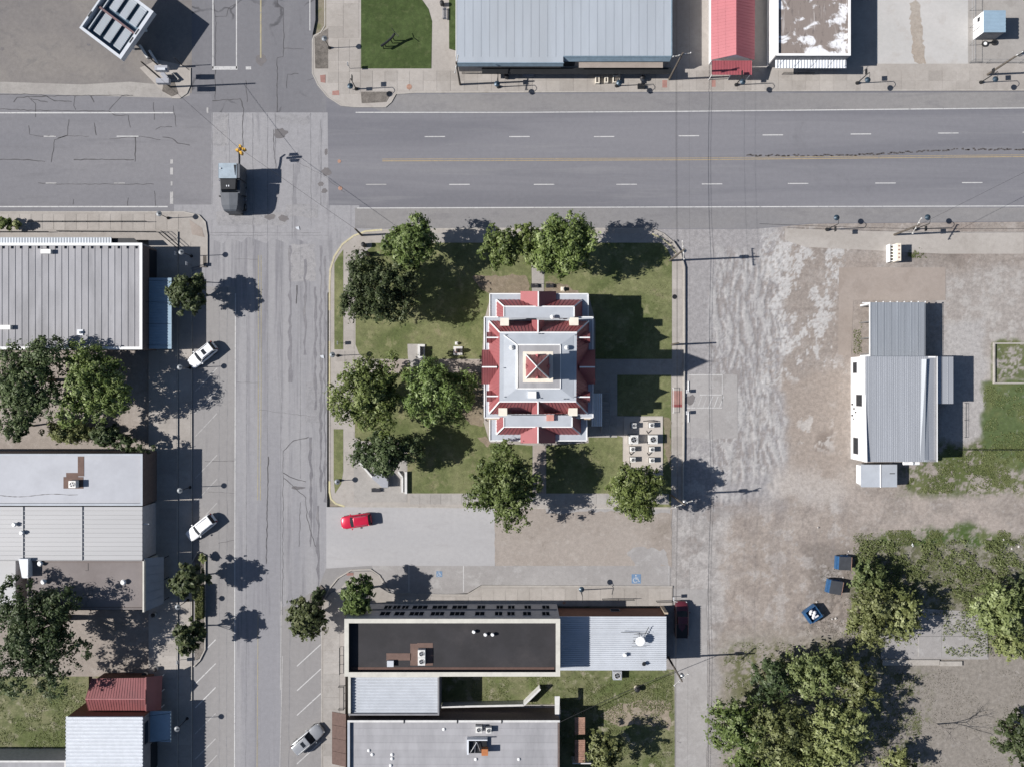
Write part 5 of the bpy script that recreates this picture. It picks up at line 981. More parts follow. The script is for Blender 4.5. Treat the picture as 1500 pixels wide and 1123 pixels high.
# ================================================================ VEHICLES (local frame: +x is the front)
def loft(mb, secs):   # secs: list of (x, [(y,z)...]) closed rings of equal length
    n = len(secs[0][1]); v = []
    for x, ring in secs: v += [(x, y, z) for y, z in ring]
    f = []
    for k in range(len(secs)-1):
        for i in range(n): f.append((k*n+i, k*n+(i+1) % n, (k+1)*n+(i+1) % n, (k+1)*n+i))
    f += [tuple(range(n))[::-1], tuple(range((len(secs)-1)*n, len(secs)*n))]
    return mb.add(v, f)
def car(name, label, cx, cy, ang, L, Wd, paint, H=1.65, hood=.24, style='suv', sunroof=False, group='parked cars', rails=None):
    r = empty(name, G(cx, cy, 0.012), 0, label, 'car', group); r.rotation_euler = (0, 0, R(ang)); ORG[r.name] = Vector((0,0,0))
    w = Wd/2; zb = .28; belt = H*.60; x0 = -L/2; 
    def ring(hw, top, crown=.03): return [(-hw*.92,zb),(-hw,zb+.15),(-hw,top-.2),(-hw*.94,top-.05),(-hw*.8,top),(0,top+crown),(hw*.8,top),(hw*.94,top-.05),(hw,top-.2),(hw,zb+.15),(hw*.92,zb)]
    st = [(0,.66,.62),(.015,.78,.74),(.05,.93,.88),(.12,.99,.97),(.3,1,1),(.62,1,1.0),(.74,.995,.98),(.84,.97,.93),(.93,.90,.86),(.98,.74,.78),(1,.58,.68)]
    mb = MB(); loft(mb, [(x0+f*L, ring(w*a, belt*b)) for f, a, b in st]); mb.build('body', M[paint], r, local=True, smooth=True)
    xr0, xr1 = (x0+.03*L, x0+.68*L) if style != 'pickup' else (x0+.40*L, x0+.74*L)
    rt = {'suv': (x0+.09*L, x0+.54*L), 'pickup': (x0+.44*L, x0+.61*L), 'sedan': (x0+.24*L, x0+.52*L)}[style]
    hw0, hw1 = w*.90, w*.76
    # glasshouse: dark glass body with a painted roof on top
    A = [(xr0,-hw0*.93,belt-.03),(xr1,-hw0*.93,belt-.03),(xr1+.12,0,belt-.03),(xr1,hw0*.93,belt-.03),(xr0,hw0*.93,belt-.03)]
    B = [(rt[0],-hw1,H-.05),(rt[1],-hw1,H-.05),(rt[1]+.10,0,H-.03),(rt[1],hw1,H-.05),(rt[0],hw1,H-.05)]
    MB().add([A[0],A[1],B[1],B[0]], [(0,1,2,3)]).add([A[3],A[4],B[4],B[3]], [(0,1,2,3)]).build('side_windows', M['glass'], r, local=True)
    MB().add([A[1],A[2],A[3],B[3],B[2],B[1]], [(0,1,4,5),(1,2,3,4)]).build('windscreen', M['glass'], r, local=True)
    MB().add([A[4],A[0],B[0],B[4]], [(0,1,2,3)]).build('rear_window', M['glass'], r, local=True)
    mb = MB(); rr = [(rt[0]-.06,.9),(rt[0],1.0),(rt[1],1.0),(rt[1]+.08,.86)]
    loft(mb, [(x, [(-hw1*k-.02,H-.07),(-hw1*k,H-.03),(-hw1*k*.8,H),(0,H+.03),(hw1*k*.8,H),(hw1*k,H-.03),(hw1*k+.02,H-.07)]) for x, k in rr]); mb.build('roof', M[paint], r, local=True, smooth=True)
    for s in (-1, 1):
        MB().tube((rt[1]+.02,s*hw1,H-.05),(xr1+.02,s*hw0*.93,belt),.035,.04,6).build('pillar', M[paint], r, local=True); MB().tube((rt[0],s*hw1,H-.05),(xr0+.02,s*hw0*.93,belt),.05,.06,6).build('pillar', M[paint], r, local=True)
        mx = (rt[0]+rt[1])/2; MB().tube((mx,s*hw1,H-.05),(mx,s*hw0*.935,belt),.04,.04,6).build('pillar', M[paint], r, local=True)
        MB().box(xr1-.25, xr1-.05, s*(w+.02), s*(w+.2), belt-.02, belt+.13).build('mirror', M[paint], r, local=True, bevel=.03)
        MB().box(x0+L*.955, x0+L*.985, s*w*.48, s*w*.76, belt*.62, belt*.76).build('headlight', M['head_l'], r, local=True); MB().box(x0+.005*L, x0+.03*L, s*w*.55, s*w*.85, belt*.6, belt*.85).build('tail_light', M['tail_l'], r, local=True)
        for fx in (.19, .81):
            wx = x0+fx*L; wh = MB().tube((wx, s*(w-.2), .34), (wx, s*(w+.01), .34), .34, None, 20).build('wheel', M['rubber'], r, local=True); MB().tube((wx, s*(w-.02), .34), (wx, s*(w+.02), .34), .2, None, 12).build('rim', M['chrome'], wh, local=True)
        if rails: MB().tube((rt[0]+.2,s*(hw1-.1),H+.05),(rt[1]-.1,s*(hw1-.1),H+.05),.03,None,6).build('roof_rail', M[rails], r, local=True)
    if sunroof: MB().box(rt[1]-1.05, rt[1]-.55, -.4, .4, H+.015, H+.045).build('sunroof', M['glass'], r, local=True)
    MB().box(x0+L*.985, x0+L*1.0, -w*.45, w*.45, belt*.45, belt*.62).build('grille', M['black'], r, local=True)
    if style == 'pickup':
        MB().box(x0+.1, x0+.37*L, -w*.82, w*.82, belt-.02, belt+.012).build('bed_cover', M['black'], r, local=True)
        MB().tube((x0+.4*L,-w*.7,belt+.2),(x0+.4*L,w*.7,belt+.2),.04,None,6).build('bed_rail', M['steel_dark'], r, local=True)
    return r
car('parked_car', 'white car with a black sunroof parked at an angle beside the shady west lot', 299, 520, 219, 4.6, 1.9, 'car_white', sunroof=True, rails='chrome')
car('parked_car', 'white car with a plain roof, its nose in the deep shade of the west row', 297, 771, 218, 4.8, 1.85, 'car_white', rails='chrome')
car('parked_car', 'crimson hatchback standing alone on the pale concrete bay south of the courthouse', 523, 761.5, 188, 4.5, 1.9, 'car_red', 1.55, rails='chrome')
car('parked_car', 'silver car with dark sunroof parked nose to the sidewalk by the brown shingled awning', 452.5, 1079, 40, 5.3, 2.0, 'car_silver', 1.8, sunroof=True, rails='steel')
car('parked_car', 'dark maroon pickup parked in the alley beside the pale blue roofed shop', 997, 905, 90, 5.4, 2.0, 'car_maroon', 1.75, style='pickup')
# tall work truck at the crossing (faces south)
def truck():
    r = empty('work_truck', G(348, 282), 0, 'tall slate grey work truck with pale roof panel and bent boom in the intersection', 'truck'); r.rotation_euler = (0,0,R(-90)); ORG[r.name] = Vector((0,0,0))
    # +x = south (front)
    mb = MB(); loft(mb, [(x, [(-w,.9),(-w,t-.35),(-w*.93,t-.06),(0,t),(w*.93,t-.06),(w,t-.35),(w,.9)]) for x, w, t in ((.9,1.32,3.95),(1.6,1.3,3.9),(2.6,1.2,3.8),(3.2,1.0,3.6),(3.4,.85,3.4))]); mb.build('hood', M['truck_grey'], r, local=True)
    MB().prism([(-1.1,-1.45),(1.0,-1.45),(1.0,1.5),(-1.1,1.5)], .9, 3.6).build('cab', M['truck_grey'], r, local=True, bevel=.12)
    MB().add([(1.02,-1.15,3.0),(1.02,1.1,3.0),(.55,1.0,4.2),(.55,-1.05,4.2)], [(0,1,2,3)]).build('windscreen', M['glass'], r, local=True)
    MB().prism([(-1.0,-1.2),(.5,-1.1),(.5,1.05),(-1.0,1.15)], 3.6, 4.3).build('cab_roof', M['steel_dark'], r, local=True, bevel=.08)
    for y in (-.2, .1): MB().box(-.1, .12, y-.06, y+.06, 4.3, 4.38).build('roof_marker', M['head_l'], r, local=True)
    MB().box(-3.2, -1.15, -1.5, 1.6, .9, 4.1).build('rear_box', M['truck_grey'], r, local=True, bevel=.05); MB().box(-3.25, -1.1, -1.4, 1.15, 4.1, 4.18).build('roof_panel', M['truck_pale'], r, local=True)
    MB().prism([(-3.0,.75),(-1.5,.95),(-3.0,1.05)], 4.18, 4.23).build('roof_notch', M['steel_dark'], r, local=True); MB().lathe((-2.5,-1.1,4.18),[(.09,0),(.09,.15),(.02,.2)],8).build('roof_light', M['trim_white'], r, local=True)
    MB().path([(-1.5,1.35,3.6),(-3.9,1.5,4.0),(-4.9,1.5,4.1)], .13).build('boom', M['steel_dark'], r, local=True); MB().tube((-4.85,1.45,4.1),(-5.3,1.95,4.2),.11).build('boom_tip', M['steel_dark'], r, local=True)
    for x in (-2.4, -.9, 2.3):
        for s in (-1, 1):
            wh = MB().tube((x,s*.95,.52),(x,s*1.35,.52),.52,None,20).build('wheel', M['rubber'], r, local=True); MB().tube((x,s*1.3,.52),(x,s*1.37,.52),.26,None,12).build('rim', M['steel'], wh, local=True)
    for s in (-1, 1): MB().path([(.9,s*1.2,2.3),(1.1,s*1.75,2.4)], .035).build('mirror_arm', M['steel_dark'], r, local=True); MB().box(1.0,1.15,s*1.65,s*1.9,2.0,2.6).build('mirror', M['black'], r, local=True); MB().path([(2.8,s*.9,1.6),(3.1,s*1.35,1.9)], .03).build('hood_mirror', M['steel_dark'], r, local=True)
    MB().box(-3.3,3.2,-.5,.5,.55,.9).build('chassis', M['steel_dark'], r, local=True); MB().box(.2,1.5,1.25,1.6,.6,1.2).build('side_tank', M['chrome'], r, local=True); MB().tube((-.9,-1.4,1.2),(-.9,-1.4,3.9),.09).build('exhaust_stack', M['chrome'], r, local=True)
    MB().box(3.2,3.45,-1.0,1.0,.5,.95).build('bumper', M['steel_dark'], r, local=True)
    return r
truck()
# dumpsters
def dumpster(cx, cy, ang, label, open_=False):
    r = empty('dumpster', G(cx, cy), 0, label, 'dumpster', 'blue dumpsters on the dirt'); r.rotation_euler = (0,0,R(ang)); ORG[r.name] = Vector((0,0,0))
    l, w, h = .92, .95, 1.35
    for (a, b, c, d_) in ((-l,l,-w,-w+.05),(-l,l,w-.05,w),(-l,-l+.05,-w+.05,w-.05),(l-.05,l,-w+.05,w-.05)): MB().box(a, b, c, d_, .12, h).build('side', M['bin_blue'], r, local=True)
    MB().box(-l+.05,l-.05,-w+.05,w-.05,.12,.2).build('floor', M['bin_blue'], r, local=True)
    MB().box(-l-.28,-l+.02,-w,w,.3,h-.3).build('sloped_front', M['bin_blue'], r, local=True)
    if open_:
        for k in range(5): MB().lathe((-.3+k % 3*.3, -.5+k*.24, .6), [(.05,0),(.26,.12),(.28,.3),(.05,.5)], 7).build('bag', M['trash'], r, local=True)
        MB().box(-.1, .5, -.7, -.5, .9, 1.0).build('board', M['trash'], r, local=True)
    else:
        MB().slab([(l,-w,h+.02),(l,w,h+.02),(-l,w,h+.16),(-l,-w,h+.16)], .04).build('lid', M['bin_dark'], r, local=True); MB().box(l-.02,l+.04,-w,w,h-.05,h+.05).build('lid_hinge', M['rust'], r, local=True)
    for s in (-1,1): MB().box(-.5,.5,s*w,s*(w+.1),.7,.85).build('fork_pocket', M['bin_blue'], r, local=True)
dumpster(1233, 822, -3, 'blue dumpster with a dark lid, northernmost of the three beside the weeds')
dumpster(1220, 857, -10, 'blue dumpster with a dark lid, the middle one of the three beside the weeds')
dumpster(1188, 896, 35, 'open blue dumpster full of white bags, standing askew', True)
# condensers on the concrete pad
big = 'large white boxed condenser with a dark fan on the concrete pad'
gA = 'condensers on the concrete pad east of the courthouse'
unit('condenser', 'large white boxed condenser on the west side of the concrete pad', 928.5, 643.5, .24, 1.3, 1.3, 1.25, group=gA); unit('condenser', 'large white boxed condenser on the east side of the concrete pad', 957, 643.5, .24, 1.3, 1.3, 1.25, group=gA)
for x, y, lb in ((929,623,'small round topped condenser in the shaded north-west corner of the pad'),(955,622.5,'small condenser in the sunny north-east corner of the pad'),(927,657.5,'small condenser just south of the large western box on the pad'),(955.5,658,'small condenser just south of the large eastern box on the pad'),(927.5,673,'small condenser in the southern row of the pad, western one by the tree'),(955.5,674,'small condenser in the southern row of the pad, eastern one by the tree')):
    unit('condenser', lb, x, y, .24, .72, .72, .9, group=gA)
for x, y in ((925,650.5),(950,650),(949,634),(924,665.5),(950,666)): o = MB().tube(G(x-3,y-4,.9), G(x,y,.25), .07).build('conduit', M['steel_dark'], pad)
MB().path([G(941,616,.8),G(951,615.5,.8),G(963,616.5,.5)], .06).build('conduit', M['steel_dark'], pad)

# ================================================================ POLES, WIRES, LAMPS
def upole(x, y, h, label, arm=0, xf=False, r0=.16):
    b = G(x, y); r = empty('utility_pole', b, label=label, cat='utility pole', group=None)
    MB().tube(b, b+Vector((0,0,h)), r0, r0*.7, 10).build('pole', M['wood_pole'], r)
    if arm:
        d_ = Vector((math.cos(R(arm)), math.sin(R(arm)), 0)); c = b+Vector((0,0,h-.8)); MB().tube(c-d_*1.3, c+d_*1.3, .08, None, 6).build('crossarm', M['wood_pale'], r)
        for k in (-1.2, -.4, .5, 1.2): p = c+d_*k; MB().lathe(p+Vector((0,0,.06)), [(.04,0),(.07,.08),(.05,.2)], 8).build('insulator', M['trim_white'], r)
    if xf: c = b+Vector((.4,.1,h-2.6)); MB().lathe(c, [(.26,0),(.28,.1),(.28,.8),(.1,.9)], 14).build('transformer', M['steel'], r)
    return r
upole(980, 117, 10.6, 'utility pole with pale crossarm at the edge of the shaded drive by the big hall', 12); upole(981, 382, 11, 'utility pole with a transformer at the north-east courthouse kerb', 95, True)
upole(984, 505, 5.4, 'short pole beside the courthouse east walk'); upole(982, 724, 10.8, 'utility pole with crossarm and transformer next to the tree shadow at the courthouse south-east corner', 20, True)
upole(979, 962, 10.6, 'utility pole with a dark crossarm behind the pale blue roofed shop', 40, True); upole(1446, 110, 10.2, 'leaning timber pole by the shed and the fenced lot on the north side', 30, True)
upole(250, 128, 10.4, 'tall steel signal pole at the fuel station corner', 0, r0=.14); upole(690-16, 124.5, 9.2, 'dark utility pole on the north sidewalk in front of the big hall', 80)
upole(530, 345, 5.6, 'dark strain pole on the kerb at the north-west courthouse corner'); upole(541, 375, 6.0, 'dark strain pole by the two bins at the north-west courthouse corner'); upole(1310, 344, 8.0, 'pole with a traffic light arm on the south side of the main street', 60)
for k_, (dx, dy) in enumerate(((.3,1.3),(.5,-.5))):
    pq = [o_ for o_ in COL.objects if o_.get('label') == 'tall steel signal pole at the fuel station corner'][0]; q_ = G(250,128)+Vector((dx,dy,0)); MB().box(q_.x-.9, q_.x+.9, q_.y-.35, q_.y+.35, 3.6, 4.4).build('signal_box', M['stone_grey'], pq)
def wire(label, pts, r=.02, sag=.4, z=None):
    out = []
    for a, b in zip(pts, pts[1:]):
        a = Vector(a); b = Vector(b); n = 10
        for k in range(n): t = k/n; out.append(a.lerp(b, t)-Vector((0,0,sag*4*t*(1-t))))
    out.append(Vector(pts[-1])); o = MB().path(out, r, 4).build('overhead_wire', M['black'], None); tag(o, label, 'wire'); return o
wire('upper telecom cable running north to south along the east alley', [G(980,-700,5.4), G(980,117,5.4), G(981,382,5.4), G(982,724,5.4), G(979,962,5.4), G(978,1700,5.4)], .013, .3)
wire('lower telecom cable running north to south along the east alley', [G(982,-700,4.9), G(982,117,4.9), G(983,382,4.9), G(984,724,4.9), G(981,962,4.9), G(980,1700,4.9)], .019, .25)
wire('thin power line on the alley pole crossarms, western', [G(974,-700,9.9), G(974,117,9.9), G(974,382,10.2), G(974,724,10.1), G(972,962,9.9), G(972,1700,9.9)], .008, .25)
wire('thin power line on the alley pole crossarms, eastern', [G(990,-700,9.9), G(990,117,9.9), G(990,382,10.2), G(992,724,10.1), G(988,962,9.9), G(988,1700,9.9)], .008, .25)
wire('thick white service cable crossing the grass behind the pale blue roofed shop', [G(979,962,6.2), P(818,1058,5)], .04, .5)
wire('pair of thin wires above the south kerb of the main street', [G(1100,336,4.5), G(1310,343,4.5), G(1700,342,4.5)], .03, .3)
wire('wire slanting over the north-east lot from the timber pole', [G(1446,110,9.2), G(1900,-60,9.2)], .02, .5)
wire('line slanting from the south pole across the dirt yard corner', [G(1310,344,7.5), G(1800,100,7.5)], .02, .5)
sw1 = wire('signal span wire from the fuel corner pole to the courthouse corner pole', [G(250,128,9.0), G(366,231,5.9), G(530,345,5.5)], .022, .05)
# hanging signal
sg = empty('traffic_signal', G(366.5,231,4.9), label='four faced yellow traffic signal hanging above the intersection', cat='traffic signal'); o = G(366.5,231,0); o = Vector((P(352.5,219.5,5.4).x, P(352.5,219.5,5.4).y, 0)); sg.location = o+Vector((0,0,4.7)); ORG[sg.name] = o+Vector((0,0,4.7))
for a_ in (8, 98, 188, 278):
    q = o+Vector((math.cos(R(a_))*.36, math.sin(R(a_))*.36, 0)); MB().obox(q, R(a_), .22, .34, 4.7, 5.7).build('signal_head', M['signal_yellow'], sg, bevel=.02)
    q2 = o+Vector((math.cos(R(a_))*.56, math.sin(R(a_))*.56, 0))
    for k, c in enumerate(((.03,.2,.08),(.3,.2,.03),(.3,.02,.02))): MB().obox(q2, R(a_), .22, .26, 4.98+k*.32-.2, 5.0+k*.32-.0).build('visor', M['signal_yellow'], sg)
MB().tube(o+Vector((0,0,5.2)), o+Vector((0,0,5.95)), .04).build('hanger', M['steel_dark'], sg)
# corner signal cluster seen at the fuel station pole
bx = empty('signal_cabinet', G(246,112), label='grey and white signal control cabinets beside the fuel corner pole', cat='cabinet'); MB().obox(G(246,116), R(-50), 1.1, .6, .1, 1.5).build('cabinet', M['stone_grey'], bx, bevel=.03); MB().obox(G(258,113), R(-45), 1.5, .22, .1, .6).build('low_rail', M['wood_pale'], bx)
pr = empty('price_sign', G(236,96), label='white bladed roadside sign with steel posts, between canopy shadow and kerb', cat='sign'); MB().tube(G(236,100,.0), G(236,100,4.2), .09).build('post', M['steel_dark'], pr); MB().obox(P(236,101,4.6), 0, 1.1, .35, 3.6, 4.6).build('sign_box', M['metal_white'], pr); MB().obox(G(252,97), R(-5), .22, 3.0, 2.4, 4.2)
for k, (x, y) in enumerate(((208,74),(222,82))): MB().obox(G(x+4,y+3), R(-58), 2.2, .3, .05, .5).build('concrete_kerb_block', M['parapet'], pr)
bs_ = empty('hanging_sign', G(285,92), label='dark rectangular sign board on a thin post at the edge of the canopy shadow', cat='sign'); MB().tube(G(268,97), G(268,97,3.4), .06).build('post', M['steel_dark'], bs_); MB().obox(G(277,93), R(0), 1.7, 1.6, 3.0, 3.1)
# street lamps: shepherd arm over the road
def arm_lamp(x, y, s, label, h=4.5, double=True):
    b = G(x, y, .1); r = empty('street_lamp', b, label=label, cat='street lamp', group='street lamps with disc shades along the main street')
    MB().lathe(b, [(.28,0),(.22,.25),(.12,.5),(.08,.6)], 10).build('lamp_base', M['steel_dark'], r); MB().tube(b+Vector((0,0,.5)), b+Vector((0,0,h)), .08, .05, 8).build('post', M['steel_dark'], r)
    d_ = Vector((-.12, s, 0)); pts = [b+Vector((0,0,h))+d_*(.95*t)+Vector((0,0,.3*math.sin(t*math.pi))) for t in [k/6 for k in range(7)]]; MB().path(pts, .035).build('arm', M['steel_dark'], r)
    e = pts[-1]; MB().lathe(e-Vector((0,0,.32)), [(.42,0),(.40,.06),(.15,.2),(.06,.34)], 18).build('lamp_shade', mat_shade, r); MB().lathe(e-Vector((0,0,.42)), [(.05,0),(.14,.05),(.14,.1)], 12).build('bulb_glass', M['trim_white'], r)
    MB().box(b.x-.05, b.x+.05, b.y-s*.5-.35, b.y-s*.5+.35, h-1.3, h-.7).build('banner_bracket', M['steel_dark'], r)
    return r
mat_shade = mat('dark blue grey lamp shade', (.035,.06,.085), .4, .3)
for x, y, s, lb in ((730,128,-1,'disc shade street lamp on the sidewalk before the west half of the big hall'),(903,126.5,-1,'disc shade street lamp beside the three planters on the north sidewalk'),(1078,125,-1,'disc shade street lamp in front of the bright red roof'),(1255,122.5,-1,'disc shade street lamp at the driveway of the open concrete lot'),(1436,121.5,-1,'disc shade street lamp near the leaning timber pole, easternmost on the north sidewalk'),
                    (1211,336.5,1,'disc shade street lamp on the south kerb west of the sign stand'),(1340,336,1,'disc shade street lamp on the south kerb east of the sign stand'),(522,131,-1,'disc shade street lamp by the two planting beds at the north-west corner')):
    arm_lamp(x, y, s, lb)
# post top lamps
def post_lamp(x, y, label, h=4.0, z=.15):
    b = G(x, y, z); r = empty('street_lamp', b, label=label, cat='street lamp', group='round shade post lamps along the side street')
    MB().lathe(b, [(.24,0),(.18,.2),(.1,.45),(.06,.6)], 10).build('lamp_base', M['steel_dark'], r); MB().tube(b+Vector((0,0,.5)), b+Vector((0,0,h-.3)), .055, .045, 8).build('post', M['steel_dark'], r)
    MB().lathe(b+Vector((0,0,h-.35)), [(.1,0),(.2,.12),(.2,.3),(.12,.38)], 14).build('lamp_globe', M['trim_white'], r); MB().lathe(b+Vector((0,0,h-.02)), [(.40,0),(.38,.05),(.12,.14),(.05,.28),(.01,.42)], 18).build('lamp_cap', mat_cap, r); return r
mat_cap = mat('grey lamp cap', (.14,.155,.17), .5, .2)
for x, y, lb in ((281,375.5,'round shade post lamp in the building shadow, north of the blue awning'),(279,538.5,'round shade post lamp just south of the white car with the sunroof'),(279,713,'round shade post lamp in the shadow of the pale grey roofed building'),(276,878,'round shade post lamp beside the clipped hedge'),(275,1051,'round shade post lamp near the small plain blue awning')): post_lamp(x, y, lb)
post_lamp(247, 320, 'round shade post lamp at the rounded kerb of the north-west sidewalk', 3.4); post_lamp(495, 521, 'round shade post lamp at the west end of the courthouse lawn walk', 3.9); post_lamp(483, 71, 'round shade post lamp beside the north planting bed', 3.6); post_lamp(498, 703, 'round shade post lamp beside the memorial plaza', 1.9)
bl = empty('street_lamp', G(884,863.5,.13), label='two headed street lamp on the sidewalk south of the courthouse', cat='street lamp'); b0 = G(868,862,.13); b0 = G(850,863,.13); bl.location = b0; ORG[bl.name] = b0.copy()
MB().tube(b0, b0+Vector((0,0,4)), .08, .05).build('post', M['steel_dark'], bl); MB().path([b0+Vector((-.1,.9,3.9)), b0+Vector((0,0,4.1)), b0+Vector((0,-.9,3.9))], .035).build('arm', M['steel_dark'], bl)
for s in (1,): MB().lathe(b0+Vector((-.1*s,.9*s,3.6)), [(.40,0),(.38,.06),(.12,.2),(.06,.32)], 16).build('lamp_shade', mat_shade, bl)
# small poles and signs
def signpost(x, y, h, label, w=.5, m='metal_white', ang=0, shape='plate'):
    b = G(x, y, .1); r = empty('street_sign', b, label=label, cat='sign'); MB().tube(b, b+Vector((0,0,h)), .035, None, 6).build('post', M['steel'], r)
    c = b+Vector((0,0,h-.35)); MB().obox(c, R(ang), .04, w, h-.7+.1, h+.1).build('sign_plate', M[m], r); return r
for a_ in ((281,389,2.3,'plain street sign next to the post lamp north of the lone sidewalk tree'),(497,503,1.5,'small sign in the lawn strip west of the courthouse'),(1004,573,1.2,'small parking sign beside the northern white wheel stop'),(1004,604,1.2,'small parking sign beside the southern white wheel stop'),(264,374-0+0,2.2,'pale sign on a bent bracket at the shaded shop front'),(984,873,1.8,'small sign at the alley end of the southern sidewalk'),(265,965,1.6,'low sign near the south end of the planter'),(513,101,2.2,'sign with blue panels on the north-west corner sidewalk'),(517,132,2.4,'sign on the corner ramp by the planting bed'),(486,880-0,2.0,'sign at the corner bed south of the bay')): signpost(*a_)
for y, lb in ((566,'white painted wheel stop, northern of the two on the pad'),(610,'white painted wheel stop, southern of the two on the pad')): tag(MB().box(*[v for v in (G(1007.4,0).x, G(1008.8,0).x, G(0,y+8).y, G(0,y-8).y)], .01, .16).build('wheel_stop', M['trim_white']), lb, 'wheel stop')
hr = empty('ramp_railing', G(984,590,.12), label='thin steel railing around the red ramp at the courthouse east kerb', cat='railing'); MB().path([G(985,568,.12),G(985,568,1.0),G(985,604,1.0),G(985,604,.12)], .03).build('rail', M['trim_white'], hr)
# railings on the north west corner walk
def railing(label, pts, z, h=1.0, step=1.6, m='steel_dark', r_=.035):
    r = empty('railing', G(*pts[0], z), label=label, cat='railing')
    for hh in (h, h*.5): MB().path([G(x, y, z+hh) for x, y in pts], r_).build('rail', M[m], r)
    for (a, b) in zip(pts, pts[1:]):
        L = math.hypot(b[0]-a[0], b[1]-a[1])*.1; n = max(1, int(L/step))
        for k in range(n+1): t = k/n; p = G(a[0]+(b[0]-a[0])*t, a[1]+(b[1]-a[1])*t, z); MB().tube(p, p+Vector((0,0,h)), .03, None, 6).build('post', M[m], r)
railing('long dark handrail along the north-west sidewalk, nearest the main street', [(44,326),(218,326)], .16); railing('handrail along the north-west sidewalk beside the long blue awning', [(88,340),(232,341)], .2, .9); railing('short handrail at the left edge beside the round bush', [(-20,341),(75,341)], .2, .9)
railing('handrails of the corner steps beside the shaded shop front', [(236,342),(262,364)], .2, 1.0); railing('second slanting handrail of the corner steps', [(240,340),(266,362)], .2, 1.0)
railing('dark handrail on the sidewalk in front of the russet brick shop', [(882,876),(928,876)], .13); railing('short handrail at the alley end of the sidewalk by the russet brick shop', [(961,879),(984,879)], .13)
railing('bicycle rack like rail along the south-west sidewalk, upper part', [(499,946),(499,985)], .13, .8, 1.2); railing('low rail against the cream parapet shop on the south-west sidewalk', [(497,1003),(505,1003),(505,1036),(497,1036)], .13, .8, 1.1)
railing('low rail on the north sidewalk in front of the big hall', [(677,109),(760,109.5)], .1, .8, 2.2); railing('thin rail in front of the narrow white ribbed awning', [(1145,110),(1190,110)], .1, .9, 1.8)
railing('chain link fence line along the west side of the fenced lot', [(1420,-60),(1420,92)], 0, 1.6, 2.4, 'steel', .02); railing('chain link fence line along the street side of the fenced lot', [(1420,93),(1540,93)], 0, 1.6, 2.4, 'steel', .02)
railing('fence line between the garage and the grass lawn', [(1413,590),(1413,640)], 0, .5, 2.4, 'steel_dark', .018); railing('low dark fence line across the east lawn', [(1400,658),(1560,658)], 0, 1.2, 2.4, 'steel_dark', .02)
# planters, bins, benches
def planter(x, y, w, d_, label):
    b = G(x, y, .1); r = empty('planter', b, label=label, cat='planter'); 
    for q in ((-w,w,-d_,-d_+.12),(-w,w,d_-.12,d_),(-w,-w+.12,-d_+.12,d_-.12),(w-.12,w,-d_+.12,d_-.12)): MB().box(b.x+q[0],b.x+q[1],b.y+q[2],b.y+q[3],.1,.75).build('side', M['cream'], r)
    MB().box(b.x-w+.12,b.x+w-.12,b.y-d_+.12,b.y+d_-.12,.1,.6).build('soil', M['bed'], r); return r
planter(874.5, 119.5, .3, .5, 'narrow white planter, westernmost of three on the north sidewalk'); planter(887.5, 119.5, .25, .42, 'narrow white planter, the middle one of three on the north sidewalk'); planter(902, 118.5, .5, .5, 'square white planter with green plants, beside the street lamp')
def bench(x, y, ang, label, m='wood_pale', L=1.7):
    r = empty('bench', G(x, y, .12), 0, label, 'bench'); r.rotation_euler = (0,0,R(ang)); ORG[r.name] = Vector((0,0,0))
    for k in range(3): MB().box(-L/2, L/2, -.25+k*.16, -.12+k*.16, .42, .46).build('seat_slat', M[m], r, local=True)
    for k in range(2): MB().box(-L/2, L/2, .27, .31, .58+k*.17, .70+k*.17).build('back_slat', M[m], r, local=True)
    for s in (-1,1): MB().box(s*L*.4-.04, s*L*.4+.04, -.25, .3, 0, .42).build('leg', M['steel_dark'], r, local=True)
bench(774, 112, 0, 'grey slatted bench on the north sidewalk near the dark pole', 'stone_grey'); bench(551.5, 717, 0, 'dark bench in the memorial plaza near the southern edge', 'stone_dark', 1.3); bench(938.5, 129, 0, 'dark bench near the kerb on the north sidewalk east of the planters', 'steel_dark', 1.1)
bench(652, 22, 90, 'grey bench beside the curved path at the top', 'stone_grey'); 
def bin_(x, y, label, m='steel_dark', r0=.3, h=1.0, z=.12):
    b = G(x, y, z); r = empty('litter_bin', b, label=label, cat='litter bin'); MB().lathe(b, [(r0*.85,0),(r0,.1),(r0,h*.85)], 16).build('barrel', M[m], r); MB().lathe(b+Vector((0,0,h*.85)), [(r0*1.08,0),(r0*1.02,.08),(r0*.35,.2)], 16).build('lid', M['black'], r)
bin_(534, 360, 'dark round bin on the corner sidewalk, the northern of two by the courthouse corner tree', 'wood_pole', .32, 1.3); bin_(539, 373, 'dark round bin with a pale foot, the southern of two by the courthouse corner tree', 'stone_dark', .35, 1.2); bin_(742, 114.5, 'round bin beside the low rail in front of the big hall'); bin_(940, 117, 'round bin just east of the planters on the north sidewalk', 'awning_grey'); bin_(648, 8, 'dark round bin beside the curved path at the top')
bin_(228, 898, 'round urn beside the canopy corner near the shady lot', 'parapet', .3, .8, .3); bin_(231, 977, 'white round urn north of the old red roof', 'parapet', .3, .8, .3); bin_(215, 986, 'pale round urn against the old red roofed shop', 'cream', .4, .7, .3); bin_(932.5, 1006.5, 'round concrete tank lid standing in the grass behind the pale blue roofed shop', 'cream', .4, .9, 0)
